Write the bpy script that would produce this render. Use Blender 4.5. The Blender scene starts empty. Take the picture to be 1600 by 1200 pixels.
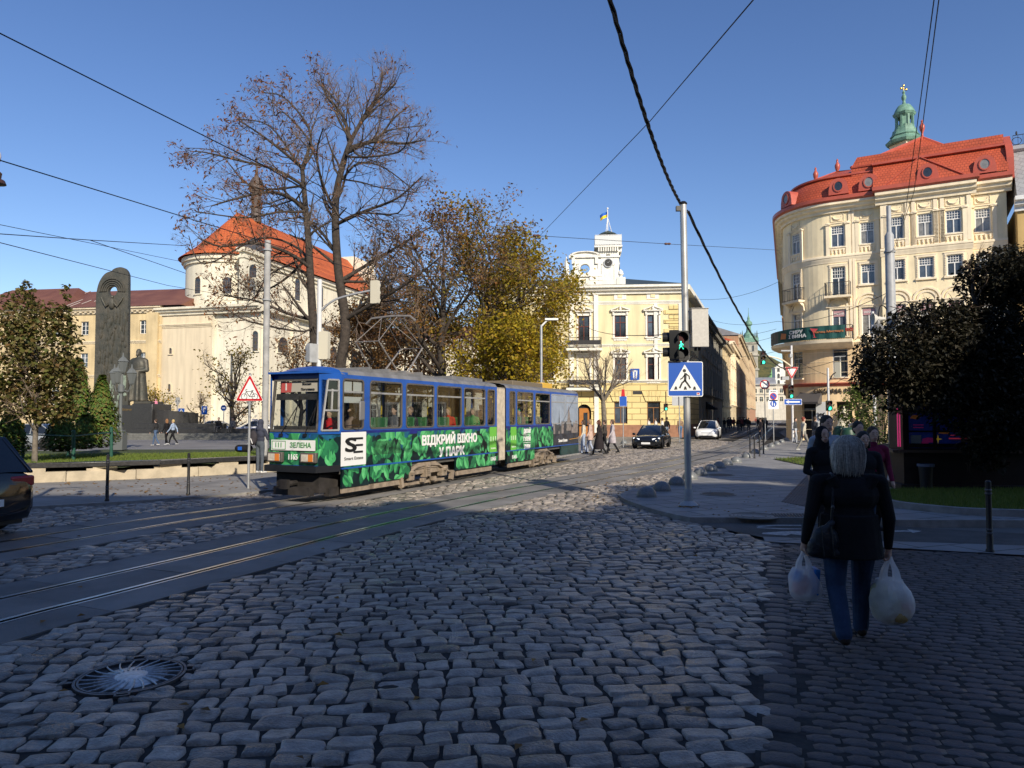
import bpy,bmesh,math,random
import numpy as np
from mathutils import Vector,Matrix
rnd=random.Random(7)
PI=math.pi
sc=bpy.context.scene
COL=sc.collection
F,CX,CY,H=1109.0,800.0,600.0,1.9
PITCH=math.atan(50/F)
cd=bpy.data.cameras.new('camera');cam=bpy.data.objects.new('camera',cd);COL.objects.link(cam)
cd.sensor_width=36;cd.lens=F/1600*36;cd.clip_end=5000;cd.clip_start=.05
cam.location=(0,0,H);cam.rotation_euler=(PI/2+PITCH,0,0);sc.camera=cam
def ray(px,py):
 u=(px-CX)/F;v=(CY-py)/F
 c,s=math.cos(PITCH),math.sin(PITCH)
 return(u,c-v*s,s+v*c)
def G(px,py,z=0.0):
 d=ray(px,py);t=(z-H)/d[2]
 return(d[0]*t,d[1]*t)
def at(px,py,Y):
 d=ray(px,py);t=Y/d[1]
 return(d[0]*t,Y,H+d[2]*t)
SUN_EL=math.radians(29);SAZ=(0.417,-0.909)
w=bpy.data.worlds.new('World');sc.world=w;w.use_nodes=True
nt=w.node_tree
sky=nt.nodes.new('ShaderNodeTexSky');sky.sky_type='NISHITA';sky.sun_disc=False
sky.sun_elevation=SUN_EL;sky.sun_rotation=math.atan2(SAZ[0],SAZ[1])
sky.altitude=300;sky.air_density=1.0;sky.dust_density=.3;sky.ozone_density=2.0
bg=nt.nodes['Background'];bg.inputs['Strength'].default_value=.118
hs_=nt.nodes.new('ShaderNodeHueSaturation');hs_.inputs['Saturation'].default_value=1.18;hs_.inputs['Hue'].default_value=.512
nt.links.new(sky.outputs[0],hs_.inputs['Color']);nt.links.new(hs_.outputs[0],bg.inputs['Color'])
sl=bpy.data.lights.new('sun','SUN');so=bpy.data.objects.new('sun',sl);COL.objects.link(so)
sl.energy=4.6;sl.angle=math.radians(.53);sl.color=(1,.90,.74)
sd=Vector((SAZ[0]*math.cos(SUN_EL),SAZ[1]*math.cos(SUN_EL),math.sin(SUN_EL)))
so.rotation_euler=sd.to_track_quat('Z','Y').to_euler();so.location=(20,-40,60)
vs=sc.view_settings;vs.view_transform='Standard';vs.look='None';vs.exposure=.28;vs.gamma=1
sc.cycles.max_bounces=6;sc.cycles.transparent_max_bounces=12
sc.cycles.use_adaptive_sampling=True
try:sc.cycles.use_denoising=True
except Exception:pass
MATS={}
def mat(name,col,rough=.8,var=.0,scale=4.,bump=0.,bscale=None,metal=0.,spec=.4,island=0.,col2=None,emit=0.,detail=4.):
 if name in MATS:return MATS[name]
 m=bpy.data.materials.new(name);m.use_nodes=True;MATS[name]=m
 n=m.node_tree.nodes;L=m.node_tree.links;b=n['Principled BSDF']
 b.inputs['Roughness'].default_value=rough;b.inputs['Metallic'].default_value=metal
 b.inputs['Specular IOR Level'].default_value=spec
 c4=(*col,1)
 b.inputs['Base Color'].default_value=c4
 out=None
 if var or bump or col2:
  tc=n.new('ShaderNodeTexCoord')
  nz=n.new('ShaderNodeTexNoise');nz.inputs['Scale'].default_value=scale;nz.inputs['Detail'].default_value=detail
  nz.inputs['Roughness'].default_value=.62
  L.new(tc.outputs['Object'],nz.inputs['Vector'])
  r=n.new('ShaderNodeValToRGB')
  lo=col2 if col2 else tuple(c*(1-var)for c in col)
  hi=col if col2 else tuple(min(1,c*(1+var))for c in col)
  r.color_ramp.elements[0].position=.35;r.color_ramp.elements[0].color=(*lo,1)
  r.color_ramp.elements[1].position=.66;r.color_ramp.elements[1].color=(*hi,1)
  L.new(nz.outputs['Fac'],r.inputs['Fac']);out=r.outputs['Color']
  if bump:
   nb=n.new('ShaderNodeTexNoise');nb.inputs['Scale'].default_value=bscale or scale*6;nb.inputs['Detail'].default_value=5
   L.new(tc.outputs['Object'],nb.inputs['Vector'])
   bp=n.new('ShaderNodeBump');bp.inputs['Strength'].default_value=bump;bp.inputs['Distance'].default_value=.03
   L.new(nb.outputs['Fac'],bp.inputs['Height']);L.new(bp.outputs[0],b.inputs['Normal'])
 if island:
  g=n.new('ShaderNodeNewGeometry');mr=n.new('ShaderNodeMapRange')
  mr.inputs['To Min'].default_value=1-island;mr.inputs['To Max'].default_value=1+island
  L.new(g.outputs['Random Per Island'],mr.inputs['Value'])
  mx=n.new('ShaderNodeVectorMath');mx.operation='SCALE'
  if out is not None:L.new(out,mx.inputs[0])
  else:mx.inputs[0].default_value=col
  L.new(mr.outputs[0],mx.inputs['Scale']);out=mx.outputs[0]
 if out is not None:L.new(out,b.inputs['Base Color'])
 if emit:
  b.inputs['Emission Color'].default_value=c4;b.inputs['Emission Strength'].default_value=emit
 return m
def brickmat(name,c1,c2,mortar,bw,bh,ms=.01,rough=.85,bump=.4,off=.5,rot=None,var=.25,nscale=.8,plane='XZ'):
 """masonry courses / paving: brick texture on object coordinates"""
 if name in MATS:return MATS[name]
 m=bpy.data.materials.new(name);m.use_nodes=True;MATS[name]=m
 n=m.node_tree.nodes;L=m.node_tree.links;b=n['Principled BSDF']
 b.inputs['Roughness'].default_value=rough;b.inputs['Specular IOR Level'].default_value=.35
 tc=n.new('ShaderNodeTexCoord');sx=n.new('ShaderNodeSeparateXYZ');cx=n.new('ShaderNodeCombineXYZ')
 L.new(tc.outputs['Object'],sx.inputs[0])
 if plane=='XZ':L.new(sx.outputs[0],cx.inputs[0]);L.new(sx.outputs[2],cx.inputs[1])
 elif plane=='YZ':L.new(sx.outputs[1],cx.inputs[0]);L.new(sx.outputs[2],cx.inputs[1])
 else:L.new(sx.outputs[0],cx.inputs[0]);L.new(sx.outputs[1],cx.inputs[1])
 mp=n.new('ShaderNodeMapping')
 if rot:mp.inputs['Rotation'].default_value=(0,0,rot)
 L.new(cx.outputs[0],mp.inputs['Vector'])
 br=n.new('ShaderNodeTexBrick');L.new(mp.outputs[0],br.inputs['Vector'])
 br.inputs['Color1'].default_value=(*c1,1);br.inputs['Color2'].default_value=(*c2,1);br.inputs['Mortar'].default_value=(*mortar,1)
 br.inputs['Scale'].default_value=1;br.inputs['Brick Width'].default_value=bw;br.inputs['Row Height'].default_value=bh
 br.inputs['Mortar Size'].default_value=ms;br.offset=off;br.inputs['Bias'].default_value=0
 nz=n.new('ShaderNodeTexNoise');nz.inputs['Scale'].default_value=nscale;nz.inputs['Detail'].default_value=6
 L.new(tc.outputs['Object'],nz.inputs['Vector'])
 mr=n.new('ShaderNodeMapRange');mr.inputs['From Min'].default_value=.3;mr.inputs['From Max'].default_value=.7
 mr.inputs['To Min'].default_value=1-var;mr.inputs['To Max'].default_value=1+var
 L.new(nz.outputs['Fac'],mr.inputs['Value'])
 vm=n.new('ShaderNodeVectorMath');vm.operation='SCALE'
 L.new(br.outputs['Color'],vm.inputs[0]);L.new(mr.outputs[0],vm.inputs['Scale']);L.new(vm.outputs[0],b.inputs['Base Color'])
 iv=n.new('ShaderNodeMath');iv.operation='SUBTRACT';iv.inputs[0].default_value=1;L.new(br.outputs['Fac'],iv.inputs[1])
 bp=n.new('ShaderNodeBump');bp.inputs['Strength'].default_value=bump;bp.inputs['Distance'].default_value=.02
 L.new(iv.outputs[0],bp.inputs['Height']);L.new(bp.outputs[0],b.inputs['Normal'])
 return m
def glassmat(name,tint=(.75,.8,.82),refl=.12,rough=.02):
 if name in MATS:return MATS[name]
 m=bpy.data.materials.new(name);m.use_nodes=True;MATS[name]=m
 n=m.node_tree.nodes;L=m.node_tree.links;n.clear()
 o=n.new('ShaderNodeOutputMaterial');mx=n.new('ShaderNodeMixShader')
 t=n.new('ShaderNodeBsdfTransparent');t.inputs[0].default_value=(*tint,1)
 g=n.new('ShaderNodeBsdfGlossy');g.inputs['Roughness'].default_value=rough;g.inputs['Color'].default_value=(.95,.95,.95,1)
 lw=n.new('ShaderNodeLayerWeight');lw.inputs[0].default_value=.5;fr=n.new('ShaderNodeMath');fr.operation='POWER';fr.inputs[1].default_value=4.5;L.new(lw.outputs['Facing'],fr.inputs[0])
 ad=n.new('ShaderNodeMath');ad.operation='ADD';ad.inputs[1].default_value=refl;ad.use_clamp=True
 L.new(fr.outputs[0],ad.inputs[0]);L.new(ad.outputs[0],mx.inputs[0]);L.new(t.outputs[0],mx.inputs[1]);L.new(g.outputs[0],mx.inputs[2]);L.new(mx.outputs[0],o.inputs[0])
 return m
def leafmat(name,cols,rough=.55,trans=.35):
 """leaves: every leaf takes its own colour out of a ramp"""
 if name in MATS:return MATS[name]
 m=bpy.data.materials.new(name);m.use_nodes=True;MATS[name]=m
 n=m.node_tree.nodes;L=m.node_tree.links;b=n['Principled BSDF'];o=n['Material Output']
 g=n.new('ShaderNodeNewGeometry');r=n.new('ShaderNodeValToRGB')
 e=r.color_ramp.elements
 for i,c in enumerate(cols):
  p=i/max(1,len(cols)-1)
  if i==0:e[0].position=0;e[0].color=(*c,1)
  elif i==len(cols)-1:e[len(e)-1].position=1;e[len(e)-1].color=(*c,1)
  else:q=e.new(p);q.color=(*c,1)
 L.new(g.outputs['Random Per Island'],r.inputs['Fac']);L.new(r.outputs[0],b.inputs['Base Color'])
 b.inputs['Roughness'].default_value=rough;b.inputs['Specular IOR Level'].default_value=.3
 t=n.new('ShaderNodeBsdfTranslucent');L.new(r.outputs[0],t.inputs[0])
 mx=n.new('ShaderNodeMixShader');mx.inputs[0].default_value=trans
 L.new(b.outputs[0],mx.inputs[1]);L.new(t.outputs[0],mx.inputs[2]);L.new(mx.outputs[0],o.inputs[0])
 return m
class MB:
 def __init__(s):s.v=[];s.f=[];s.m=[]
 def add(s,vs,fs,mi=0,M=None):
  o=len(s.v)
  if M is not None:vs=[tuple(M@Vector(p))for p in vs]
  s.v.extend(vs)
  for f in fs:s.f.append(tuple(i+o for i in f));s.m.append(mi)
  return s
 def quad(s,a,b,c,d,mi=0):return s.add([a,b,c,d],[(0,1,2,3)],mi)
 def box(s,x0,x1,y0,y1,z0,z1,mi=0,M=None):
  v=[(x,y,z)for z in(z0,z1)for y in(y0,y1)for x in(x0,x1)]
  return s.add(v,[(0,2,3,1),(4,5,7,6),(0,1,5,4),(2,6,7,3),(0,4,6,2),(1,3,7,5)],mi,M)
 def cbox(s,c,d,rz=0,mi=0,rx=0,ry=0):
  M=Matrix.Translation(c)@Matrix.Rotation(rz,4,'Z')@Matrix.Rotation(ry,4,'Y')@Matrix.Rotation(rx,4,'X')
  return s.box(-d[0]/2,d[0]/2,-d[1]/2,d[1]/2,-d[2]/2,d[2]/2,mi,M)
 def lathe(s,prof,n=16,c=(0,0,0),mi=0,M=None,sx=1,sy=1,caps=True):
  v=[];f=[]
  for r,z in prof:
   for k in range(n):
    a=2*PI*k/n;v.append((c[0]+r*sx*math.cos(a),c[1]+r*sy*math.sin(a),c[2]+z))
  for i in range(len(prof)-1):
   for k in range(n):f.append((i*n+k,i*n+(k+1)%n,(i+1)*n+(k+1)%n,(i+1)*n+k))
  if caps:
   f.append(tuple(range(n-1,-1,-1)));f.append(tuple(range((len(prof)-1)*n,len(prof)*n)))
  return s.add(v,f,mi,M)
 def tube(s,pts,r,n=8,mi=0,caps=True):
  pts=[Vector(p)for p in pts];N=len(pts)
  rs=r if isinstance(r,(list,tuple))else[r]*N
  v=[];f=[];ref=None
  for i,p in enumerate(pts):
   t=(pts[min(i+1,N-1)]-pts[max(i-1,0)])
   t=t.normalized()if t.length>1e-9 else Vector((0,0,1))
   if ref is None:ref=Vector((1,0,0))if abs(t.x)<.8 else Vector((0,1,0))
   a=t.cross(ref).normalized();b=t.cross(a);ref=-b if False else a.cross(t)
   for k in range(n):
    an=2*PI*k/n;q=p+(a*math.cos(an)+b*math.sin(an))*rs[i];v.append(tuple(q))
  for i in range(N-1):
   for k in range(n):f.append((i*n+k,i*n+(k+1)%n,(i+1)*n+(k+1)%n,(i+1)*n+k))
  if caps:
   f.append(tuple(range(n-1,-1,-1)));f.append(tuple(range((N-1)*n,N*n)))
  return s.add(v,f,mi)
 def prism(s,poly,a0,a1,plane='XZ',mi=0,M=None):
  """2-D outline extruded: plane XZ -> along y, XY -> along z, YZ -> along x"""
  n=len(poly)
  def P(p,a):return(p[0],a,p[1])if plane=='XZ' else((p[0],p[1],a)if plane=='XY' else(a,p[0],p[1]))
  v=[P(p,a0)for p in poly]+[P(p,a1)for p in poly]
  f=[tuple(range(n-1,-1,-1)),tuple(range(n,2*n))]+[(i,(i+1)%n,n+(i+1)%n,n+i)for i in range(n)]
  return s.add(v,f,mi,M)
 def ell(s,c,r,n=12,m=8,mi=0,zlo=-1.0,M=None):
  prof=[]
  for i in range(m+1):
   a=math.asin(zlo)+(PI/2-math.asin(zlo))*i/m
   prof.append((max(1e-4,math.cos(a)),math.sin(a)))
  v=[];f=[]
  for q,z in prof:
   for k in range(n):
    an=2*PI*k/n;v.append((c[0]+r[0]*q*math.cos(an),c[1]+r[1]*q*math.sin(an),c[2]+r[2]*z))
  for i in range(m):
   for k in range(n):f.append((i*n+k,i*n+(k+1)%n,(i+1)*n+(k+1)%n,(i+1)*n+k))
  f.append(tuple(range(n-1,-1,-1)));f.append(tuple(range(m*n,(m+1)*n)))
  return s.add(v,f,mi,M)
 def xf(s,fn):s.v=[fn(p)for p in s.v];return s
 def mesh(s,name,mats,smooth=35):
  me=bpy.data.meshes.new(name);me.from_pydata(s.v,[],s.f)
  for m in(mats if isinstance(mats,(list,tuple))else[mats]):me.materials.append(m)
  me.polygons.foreach_set('material_index',s.m)
  if smooth:
   me.shade_smooth();me.set_sharp_from_angle(angle=math.radians(smooth))
  me.update();return me
def link(name,me,parent=None,loc=None,rz=0):
 o=bpy.data.objects.new(name,me);COL.objects.link(o)
 if parent:o.parent=parent
 if loc:o.location=loc
 if rz:o.rotation_euler=(0,0,rz)
 return o
def part(name,mb,mats,parent=None,bevel=0,smooth=35,loc=None,rz=0,label=None,recalc=False):
 me=mb.mesh(name,mats,smooth)if isinstance(mb,MB)else mb
 if recalc:
  bm=bmesh.new();bm.from_mesh(me);bmesh.ops.recalc_face_normals(bm,faces=bm.faces);bm.to_mesh(me);bm.free()
 o=link(name,me,parent,loc,rz)
 if bevel:
  b=o.modifiers.new('bevel','BEVEL');b.width=bevel;b.segments=2;b.limit_method='ANGLE';b.angle_limit=math.radians(40)
 if label:o['label']=label
 return o
def tag(o,label,cat,group=None):
 o['label']=label;o['category']=cat
 if group:o['group']=group
 return o
def thing(name,label,cat,loc=(0,0,0),rz=0,group=None):
 o=bpy.data.objects.new(name,None);COL.objects.link(o);o.empty_display_size=.2
 o.location=loc;o.rotation_euler=(0,0,rz)
 return tag(o,label,cat,group)
def struct(name,mb,mats,smooth=35,kind='structure',loc=None,rz=0):
 o=part(name,mb,mats,None,smooth=smooth,loc=loc,rz=rz);o['kind']=kind;return o
def dup(root,loc,rz=None,label=None,group=None,scale=None):
 r=root.copy();COL.objects.link(r);r.location=loc
 if rz is not None:r.rotation_euler=(0,0,rz)
 if label:r['label']=label
 if group:r['group']=group
 if scale:r.scale=scale
 for ch in list(root.children):
  c=ch.copy();COL.objects.link(c);c.parent=r
  for g in list(ch.children):
   d=g.copy();COL.objects.link(d);d.parent=c
 return r
def text_mb(s,size=1.,depth=.004,bold=0.,align='CENTER',M=None,mi=0,sx=1.,space=1.):
 """lettering as mesh in the XZ plane, facing -y"""
 cu=bpy.data.curves.new('t','FONT');cu.body=s;cu.size=size;cu.extrude=depth/2;cu.offset=0
 cu.align_x=align;cu.align_y='CENTER';cu.resolution_u=3;cu.space_character=space
 o=bpy.data.objects.new('t',cu);COL.objects.link(o)
 dg=bpy.context.evaluated_depsgraph_get();me=bpy.data.meshes.new_from_object(o.evaluated_get(dg))
 mb=MB();v=[(p.co.x*sx,-p.co.z,p.co.y)for p in me.vertices]
 fs=[tuple(p.vertices)for p in me.polygons]
 for i,(a,b)in enumerate(((0,0),(1,0),(-1,0),(0,1),(0,-1),(.7,.7),(-.7,.7),(.7,-.7),(-.7,-.7))if bold else((0,0),)):
  mb.add([(p[0]+a*bold,p[1]-.0006*i,p[2]+b*bold)for p in v],fs,mi,M)
 bpy.data.objects.remove(o);bpy.data.curves.remove(cu);bpy.data.meshes.remove(me)
 return mb
def join(mb,other,mi=None,off=(0,0,0)):
 o=len(mb.v);mb.v+=[(p[0]+off[0],p[1]+off[1],p[2]+off[2])for p in other.v]
 for f,m in zip(other.f,other.m):mb.f.append(tuple(i+o for i in f));mb.m.append(m if mi is None else mi)
 return mb
class Fr:
 """a vertical facade plane: origin (x,y), angle; photo pixel -> (s, z) on the plane"""
 def __init__(s,x,y,dx,dy):
  l=math.hypot(dx,dy);s.o=(x,y);s.d=(dx/l,dy/l);s.rz=math.atan2(dy,dx)
 def s_at(s,px):
  r=(px-CX)/F;d=s.d;o=s.o
  return s.sz(px,600)[0]
 def sz(s,px,py):
  R=ray(px,py);n=(-s.d[1],s.d[0])
  t=(s.o[0]*n[0]+s.o[1]*n[1])/(R[0]*n[0]+R[1]*n[1])
  x,y=R[0]*t-s.o[0],R[1]*t-s.o[1]
  return(x*s.d[0]+y*s.d[1],H+R[2]*t)
 def W(s,q,y,z=0):
  return(s.o[0]+s.d[0]*q-s.d[1]*y,s.o[1]+s.d[1]*q+s.d[0]*y,z)
def lerp(a,b,t):return a+(b-a)*t
def interp(pts,x):
 for(x0,y0),(x1,y1)in zip(pts,pts[1:]):
  if x<=x1:return lerp(y0,y1,(x-x0)/(x1-x0))if x>x0 else y0
 return pts[-1][1]
def spline(P,n=8):
 """catmull-rom through 2-D/3-D points"""
 out=[]
 for i in range(len(P)-1):
  p0,p1,p2,p3=P[max(0,i-1)],P[i],P[i+1],P[min(len(P)-1,i+2)]
  for k in range(n):
   t=k/n
   out.append(tuple(.5*(2*b+(c-a)*t+(2*a-5*b+4*c-d)*t*t+(3*b-a-3*c+d)*t**3)for a,b,c,d in zip(p0,p1,p2,p3)))
 out.append(tuple(P[-1]));return out
def offset(P,d):
 out=[]
 for i in range(len(P)):
  a=P[max(0,i-1)];b=P[min(len(P)-1,i+1)];l=math.hypot(b[0]-a[0],b[1]-a[1])or 1
  out.append((P[i][0]-(b[1]-a[1])/l*d,P[i][1]+(b[0]-a[0])/l*d))
 return out
def inpoly(x,y,P):
 c=False;j=len(P)-1
 for i in range(len(P)):
  if(P[i][1]>y)!=(P[j][1]>y)and x<(P[j][0]-P[i][0])*(y-P[i][1])/(P[j][1]-P[i][1])+P[i][0]:c=not c
  j=i
 return c
def hash2(a,b):
 v=math.sin(a*127.1+b*311.7)*43758.5453
 return v-math.floor(v)
M_white=mat('white_paint',(.78,.77,.74),.5,.06,3)
M_black=mat('black_metal',(.012,.012,.014),.45,spec=.5)
M_galv=mat('galvanised_steel',(.42,.43,.44),.45,.12,6,metal=.55)
M_greypole=mat('grey_painted_steel',(.36,.37,.38),.5,.15,3,spec=.4)
M_rubber=mat('rubber',(.012,.012,.012),.85)
M_glassdark=mat('dark_window_glass',(.028,.033,.04),.06,.5,.9,spec=.6)
M_lensgreen=mat('green_lit_lens',(.05,1.,.55),.3,emit=1.6)
M_signblue=mat('sign_blue',(.01,.085,.42),.4)
M_signred=mat('sign_red',(.5,.012,.018),.4)
M_signwhite=mat('sign_white',(.78,.78,.76),.4)
M_signback=mat('sign_back_grey',(.4,.41,.42),.5,metal=.4)
R1PX=[(-260,1045),(0,971),(200,921),(400,870),(600,819),(800,775),(955,746),(1067,724)]
R1=[G(*p)for p in R1PX]+[(14.0,43.0),(22.5,64),(34,94),(71,190),(110,290)]
R1=spline(R1,10)
TA=(-3.82,15.9);TD=(.418,.908);TW=1.72;TL=15.86
tn=(-TD[1],TD[0])
FC=[p for p in offset(R1,3.95)if p[1]<13.2]
for t in(-.4,2,5,8,11,14,17):FC.append((TA[0]+TD[0]*t+tn[0]*TW/2,TA[1]+TD[1]*t+tn[1]*TW/2))
FC+=[(6.0,42),(13.2,54),(20.5,67),(32,97),(69,193),(107,290)]
FC=spline(FC,6)
NC=offset(R1,.43)
def sdist(P,x,y):
 """signed distance (left positive) of arrays x,y to polyline"""
 best=np.full(x.shape,1e9);sg=np.zeros(x.shape)
 for(ax,ay),(bx,by)in zip(P,P[1:]):
  dx,dy=bx-ax,by-ay;l2=dx*dx+dy*dy
  if l2<1e-9:continue
  t=np.clip(((x-ax)*dx+(y-ay)*dy)/l2,0,1)
  ex=x-ax-t*dx;ey=y-ay-t*dy;d=np.hypot(ex,ey)
  k=d<best;best=np.where(k,d,best);sg=np.where(k,np.sign(dx*ey-dy*ex),sg)
 return best*sg
M_soil=mat('joint_dirt',(.030,.028,.026),.95,.4,3,.3)
M_ground=mat('ground_asphalt',(.13,.125,.115),.9,.25,.35,.2,20)
gm=MB();gm.quad((-1500,-1500,-.05),(1500,-1500,-.05),(1500,2500,-.05),(-1500,2500,-.05))
struct('ground',gm,M_ground)
LK=[G(-320,815),G(150,790),G(300,780),G(420,769)]
LEFTEDGE=spline(LK+[(-1.8,24.5),(3.2,35),G(965,698),G(1000,690),G(1062,685.5)],6)
RK=[G(1078,815.5),G(1035,806),G(1000,795),G(975,785),G(969,778),G(983,771)]
RIGHTEDGE=spline(RK,5)+[G(1040,757.5),G(1097,736),G(1152,716),G(1197,697),G(1228,685)]
BORD0,BORD1=G(1195,846),G(1178,1215)
roadpoly=[(-16,-4),(-16,15.5)]+LEFTEDGE+[(24.5,66)]+RIGHTEDGE[::-1]+[BORD0,BORD1,(BORD1[0]-2.2,-4)]
rb=MB();rb.add([(p[0],p[1],-.017)for p in roadpoly],[tuple(range(len(roadpoly)))[::-1]])
struct('road',rb,M_soil)
def stones(name,C,tmpl,mats,seed,amp=.1,kind='structure'):
 """C: array of rows cx, cy, hx, hy, rot, z, shear, tiltx, tilty -> one mesh of separate stones"""
 tv,tf=tmpl;rg=np.random.default_rng(seed);n=len(C)
 X=tv[None,:,0]*np.ones((n,1));Y=tv[None,:,1]*np.ones((n,1));Z=tv[None,:,2]*np.ones((n,1))
 ph=rg.uniform(0,6.28,(n,6));a=rg.uniform(.3,1,(n,6))*amp
 dx=a[:,0:1]*np.sin(1.7*Y+ph[:,0:1])+a[:,1:2]*np.sin(3.1*Y+ph[:,1:2])*.5
 dy=a[:,2:3]*np.sin(1.5*X+ph[:,2:3])+a[:,3:4]*np.sin(2.9*X+ph[:,3:4])*.5
 dz=a[:,4:5]*.05*np.sin(2.3*X+ph[:,4:5])+a[:,5:6]*.05*np.sin(2.7*Y+ph[:,5:6])
 lx=(X+dx)*C[:,2:3];ly=(Y+dy)*C[:,3:4];lx=lx+C[:,6:7]*ly
 c,s=np.cos(C[:,4:5]),np.sin(C[:,4:5])
 wx=C[:,0:1]+lx*c-ly*s;wy=C[:,1:2]+lx*s+ly*c
 wz=Z+C[:,5:6]+np.where(Z>-.012,dz,0)+C[:,7:8]*lx+C[:,8:9]*ly
 V=np.stack([wx,wy,wz],-1).reshape(-1,3)
 m=len(tv);tf=np.array(tf)
 Fq=(tf[None]+(np.arange(n)*m)[:,None,None]).reshape(-1,4)
 me=bpy.data.meshes.new(name)
 me.vertices.add(len(V));me.vertices.foreach_set('co',V.ravel().astype(np.float32))
 me.loops.add(len(Fq)*4);me.loops.foreach_set('vertex_index',Fq.ravel().astype(np.int32))
 me.polygons.add(len(Fq));me.polygons.foreach_set('loop_start',np.arange(0,len(Fq)*4,4,dtype=np.int32))
 me.materials.append(mats);me.update(calc_edges=True);me.shade_smooth()
 o=link(name,me);o['kind']=kind;return o
def tmpl(nx,ny,crown=.004,rim=.0065,pw=10,pos=None):
 xs=ys=np.array(pos)if pos else None
 if not pos:xs=np.sin(np.linspace(-1,1,nx)*PI/2);ys=np.sin(np.linspace(-1,1,ny)*PI/2)
 v=[]
 for y in ys:
  for x in xs:
   e=(1-min(1,abs(x))**pw)*(1-min(1,abs(y))**pw)
   z=-.028+(.028-rim)*min(1,e*6)+rim*math.sqrt(max(0,e))+crown*(1-x*x)*(1-y*y)
   v.append((x*(1-.10*y**4),y*(1-.10*x**4),z))
 f=[(j*nx+i,j*nx+i+1,(j+1)*nx+i+1,(j+1)*nx+i)for j in range(ny-1)for i in range(nx-1)]
 return np.array(v),f
def stonemat(name,c0,c1,rough,bump,isl):
 m=mat(name,c0,rough,0,9,bump,55,spec=.5,col2=c1,island=isl)
 n=m.node_tree.nodes;L=m.node_tree.links
 nz=n.new('ShaderNodeTexNoise');nz.inputs['Scale'].default_value=1.3;nz.inputs['Detail'].default_value=3
 tc=n.new('ShaderNodeTexCoord');L.new(tc.outputs['Object'],nz.inputs['Vector'])
 mr=n.new('ShaderNodeMapRange');mr.inputs['From Min'].default_value=.35;mr.inputs['From Max'].default_value=.65
 mr.inputs['To Min'].default_value=rough-.12;mr.inputs['To Max'].default_value=rough+.12
 L.new(nz.outputs['Fac'],mr.inputs['Value']);L.new(mr.outputs[0],n['Principled BSDF'].inputs['Roughness'])
 return m
M_cobble=stonemat('cobble_granite',(.35,.305,.26),(.19,.165,.14),.36,.55,.45)
rr=np.random.default_rng(3)
rows=[]
y=2.0
while y<58:
 hy=rr.uniform(.072,.092)
 x0=-15.5+rr.uniform(0,.3);lim=15
 x=x0
 while x<min(16,.36*y+6):
  if x<-.8*y-2.5:x+=.24;continue
  hx=rr.uniform(.072,.138)
  cy=y+.10*math.sin(x*.42+y*.05)+.05*math.sin(x*1.3+y*.4)+.03*x
  rows.append((x+hx,cy,hx,hy,.07*math.cos(x*.42)+.03+rr.normal(0,.035),rr.normal(0,.004),rr.normal(-.05,.10),rr.normal(0,.03),rr.normal(.01,.035)))
  x+=2*hx+rr.uniform(.010,.026)
 y+=2*hy+rr.uniform(.010,.020)
C=np.array(rows)
RP=[(p[0],p[1])for p in roadpoly]
keep=np.array([inpoly(a,b,RP)or inpoly(a-.045,b,RP)for a,b in zip(C[:,0],C[:,1])])
C=C[keep]
s1=sdist(R1,C[:,0],C[:,1]);s2=sdist(FC,C[:,0],C[:,1])
MAN=G(205,1056)
ring=np.hypot(C[:,0]-MAN[0],C[:,1]-MAN[1])
near=C[:,1]<34
ok=~(((s1>-.70)&(s1<1.55))|((np.abs(s2)<1.16)&near)|((np.abs(s2)<.55)&~near))&(ring>.44)
C=C[ok]
for k in range(22):
 a=2*PI*k/22;q=.425+.05*(k%2);C=np.vstack([C,[[MAN[0]+q*math.cos(a),MAN[1]+q*math.sin(a),.05,.055,a,-.004,0,0,0]]])
stones('cobbled_road',C[C[:,1]<9.5],tmpl(10,8),M_cobble,1,.13)
stones('cobbled_road',C[(C[:,1]>=9.5)&(C[:,1]<22)],tmpl(7,6,.010),M_cobble,2,.13)
stones('cobbled_road',C[C[:,1]>=22],tmpl(5,5,.012,.014,6),M_cobble,3,.13)
M_slab=mat('track_slab_asphalt',(.19,.18,.168),.72,.22,1.1,.35,60,spec=.45,island=.24)
M_rail=mat('polished_rail',(.50,.49,.48),.24,.12,2,metal=.9)
M_groove=mat('rail_groove',(.012,.012,.013),.8)
def strip(mb,P,a,b,z,mi=0,step=None,gap=.0,skip=None):
 A=offset(P,a);B=offset(P,b)
 for i in range(len(P)-1):
  q=[A[i],A[i+1],B[i+1],B[i]]
  if skip and skip(q[0]):continue
  mb.add([(p[0],p[1],z)for p in q],[(3,2,1,0)if b<a else(0,1,2,3)[::-1]],mi)
def resample(P,d):
 out=[P[0]];acc=0
 for a,b in zip(P,P[1:]):
  l=math.hypot(b[0]-a[0],b[1]-a[1]);t=d-acc
  while t<=l:out.append((lerp(a[0],b[0],t/l),lerp(a[1],b[1],t/l)));t+=d
  acc=l-(t-d)
 return out
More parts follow.
